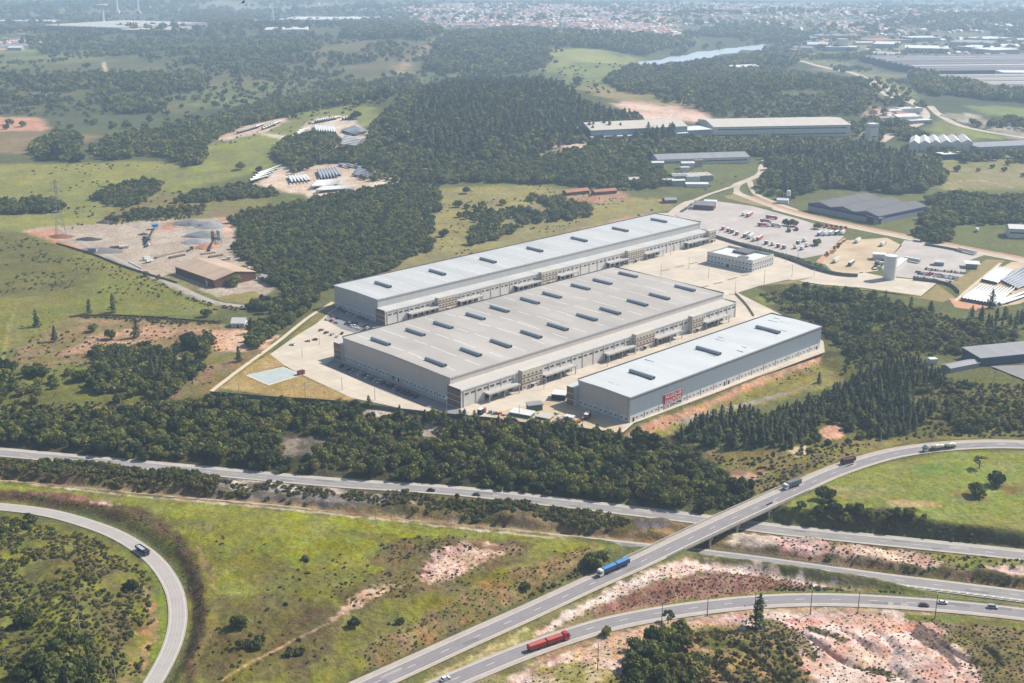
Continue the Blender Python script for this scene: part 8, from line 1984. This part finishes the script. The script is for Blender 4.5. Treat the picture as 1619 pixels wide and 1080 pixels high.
def house_arrays(x, y, z, w, d, h, r, c):
    rh = h + d * .45; L = [(-w, -d, -2), (w, -d, -2), (w, d, -2), (-w, d, -2), (-w, -d, h), (w, -d, h), (w, d, h), (-w, d, h), (-w, 0, rh), (w, 0, rh)]
    cs, sn = math.cos(r), math.sin(r); V = [(x + a * cs - b * sn, y + a * sn + b * cs, z + q) for a, b, q in L]
    Fq = [(0, 1, 5, 4), (1, 2, 6, 5), (2, 3, 7, 6), (3, 0, 4, 7), (4, 5, 9, 8), (6, 7, 8, 9), (4, 8, 7, 7), (5, 6, 9, 9)]
    return V, Fq, [0, 0, 0, 0, 1 + c, 1 + c, 0, 0]
zt = hz(HP[:, 0], HP[:, 1]); order = np.argsort(np.hypot(HP[:, 0], HP[:, 1]) - 4000 * visible(HP[:, 0], HP[:, 1]))
RN = ['clay tiled', 'white', 'grey', 'pale tiled']; WH = ['in the dense quarter at the town edge', 'on the wooded eastern side of town', 'in the packed quarter above the river halls', 'on the red earth at the edge of town', 'west of the town centre', 'at the western edge of the valley', 'by the end of the long factory', 'among the far eastern halls', 'near the riverside hall']
def tri_fix(f): return [q for q in dict.fromkeys(f)]
for j in order[:270]:
    V, Fq, mi = house_arrays(0, 0, 0, hw[j], hd[j], hh[j], 0, int(hc[j]))
    me = bpy.data.meshes.new('house'); me.from_pydata(V, [], [tri_fix(f) for f in Fq])
    for m in HM: me.materials.append(m)
    me.polygons.foreach_set('material_index', np.array(mi, np.int32)); lab = RN[int(hc[j])] + ' roofed house ' + WH[int(HP[j, 2])]
    add('house', me, None, (HP[j, 0], HP[j, 1], float(zt[j])), float(hr[j]), None, lab, 'house', 'houses: ' + lab)
V = []; Fq = []; mi = []
for j in order[270:]:
    a, b, c = house_arrays(HP[j, 0], HP[j, 1], float(zt[j]), hw[j], hd[j], hh[j], float(hr[j]), int(hc[j])); o_ = len(V); V += a; Fq += [[o_ + q for q in tri_fix(f)] for f in b]; mi += c
me = bpy.data.meshes.new('town_houses'); me.from_pydata(V, [], Fq)
for m in HM: me.materials.append(m)
me.polygons.foreach_set('material_index', np.array(mi, np.int32)); add('town_houses', me, kind='stuff', label='hazy mass of small roofs of the far town')
for i, (px, py) in enumerate([(888, 47), (893, 48)]): hall('apartment_block', ['white apartment block, first of two at the town edge', 'white apartment block, second of two at the town edge'][i], (px, py), (px + 4, py), 14, 26, M_WHITE, R_WHITE, 'flat')
# ------------------------------------------------------------------ camera, light, air
cam = bpy.data.cameras.new('camera'); cam.sensor_width = 36; cam.lens = F / 1619 * 36; cam.clip_start = 1; cam.clip_end = 60000
co = bpy.data.objects.new('camera', cam); COL.objects.link(co)
co.matrix_world = Matrix.Translation((0, 0, CAMH)) @ Matrix.Rotation(math.pi / 2 - PITCH, 4, 'X') @ Matrix.Rotation(-ROLL, 4, 'Z')
SC.camera = co
SUN_AZ, SUN_EL = math.radians(26), math.radians(44)       # direction to the sun in the ground plane (x right, y away), and its height
sd_ = bpy.data.lights.new('sun', 'SUN'); sd_.energy = SUN_E; sd_.angle = math.radians(.53); sd_.color = (1.0, .95, .87)
so = bpy.data.objects.new('sun', sd_); COL.objects.link(so)
dv = Vector((math.cos(SUN_AZ) * math.cos(SUN_EL), math.sin(SUN_AZ) * math.cos(SUN_EL), math.sin(SUN_EL)))
so.rotation_euler = (-dv).to_track_quat('-Z', 'Y').to_euler(); so.location = (0, 0, 900)
w = bpy.data.worlds.new('World'); SC.world = w; w.use_nodes = True
sk = w.node_tree.nodes.new('ShaderNodeTexSky'); sk.sky_type = 'NISHITA'; sk.sun_disc = False
sk.sun_elevation = SUN_EL; sk.sun_rotation = math.pi / 2 - SUN_AZ; sk.air_density = 1.2; sk.dust_density = 1.5
w.node_tree.links.new(sk.outputs['Color'], w.node_tree.nodes['Background'].inputs['Color'])
w.node_tree.nodes['Background'].inputs['Strength'].default_value = SKY_S
# air
zlo = float(GZ.min()) - 1.5; ztop = max(CAMH + 4, float(GZ.max()) + 30)
mb = MB(); mb.box(-13000, 13000, -400, 19000, zlo - 2, ztop, MATS['concrete'])
hz_o = mb.obj('haze', kind='stuff')
hm = bpy.data.materials.new('haze'); hm.use_nodes = True; nt = hm.node_tree
nt.nodes.remove(nt.nodes['Principled BSDF'])
pv = nt.nodes.new('ShaderNodeVolumePrincipled'); pv.inputs['Color'].default_value = HAZE_C; pv.inputs['Density'].default_value = HAZE_D; pv.inputs['Anisotropy'].default_value = HAZE_G
nt.links.new(pv.outputs['Volume'], nt.nodes['Material Output'].inputs['Volume'])
hz_o.data.materials.clear(); hz_o.data.materials.append(hm)
v = SC.view_settings; v.view_transform = 'Standard'; v.look = 'None'; v.gamma = 1; v.exposure = EXPO; v.use_curve_mapping = False
c = SC.cycles; c.max_bounces = 4; c.diffuse_bounces = 2; c.glossy_bounces = 2; c.transmission_bounces = 2; c.transparent_max_bounces = 6; c.volume_bounces = 1
c.sample_clamp_indirect = 4.0; c.use_adaptive_sampling = True; c.adaptive_threshold = 0.015
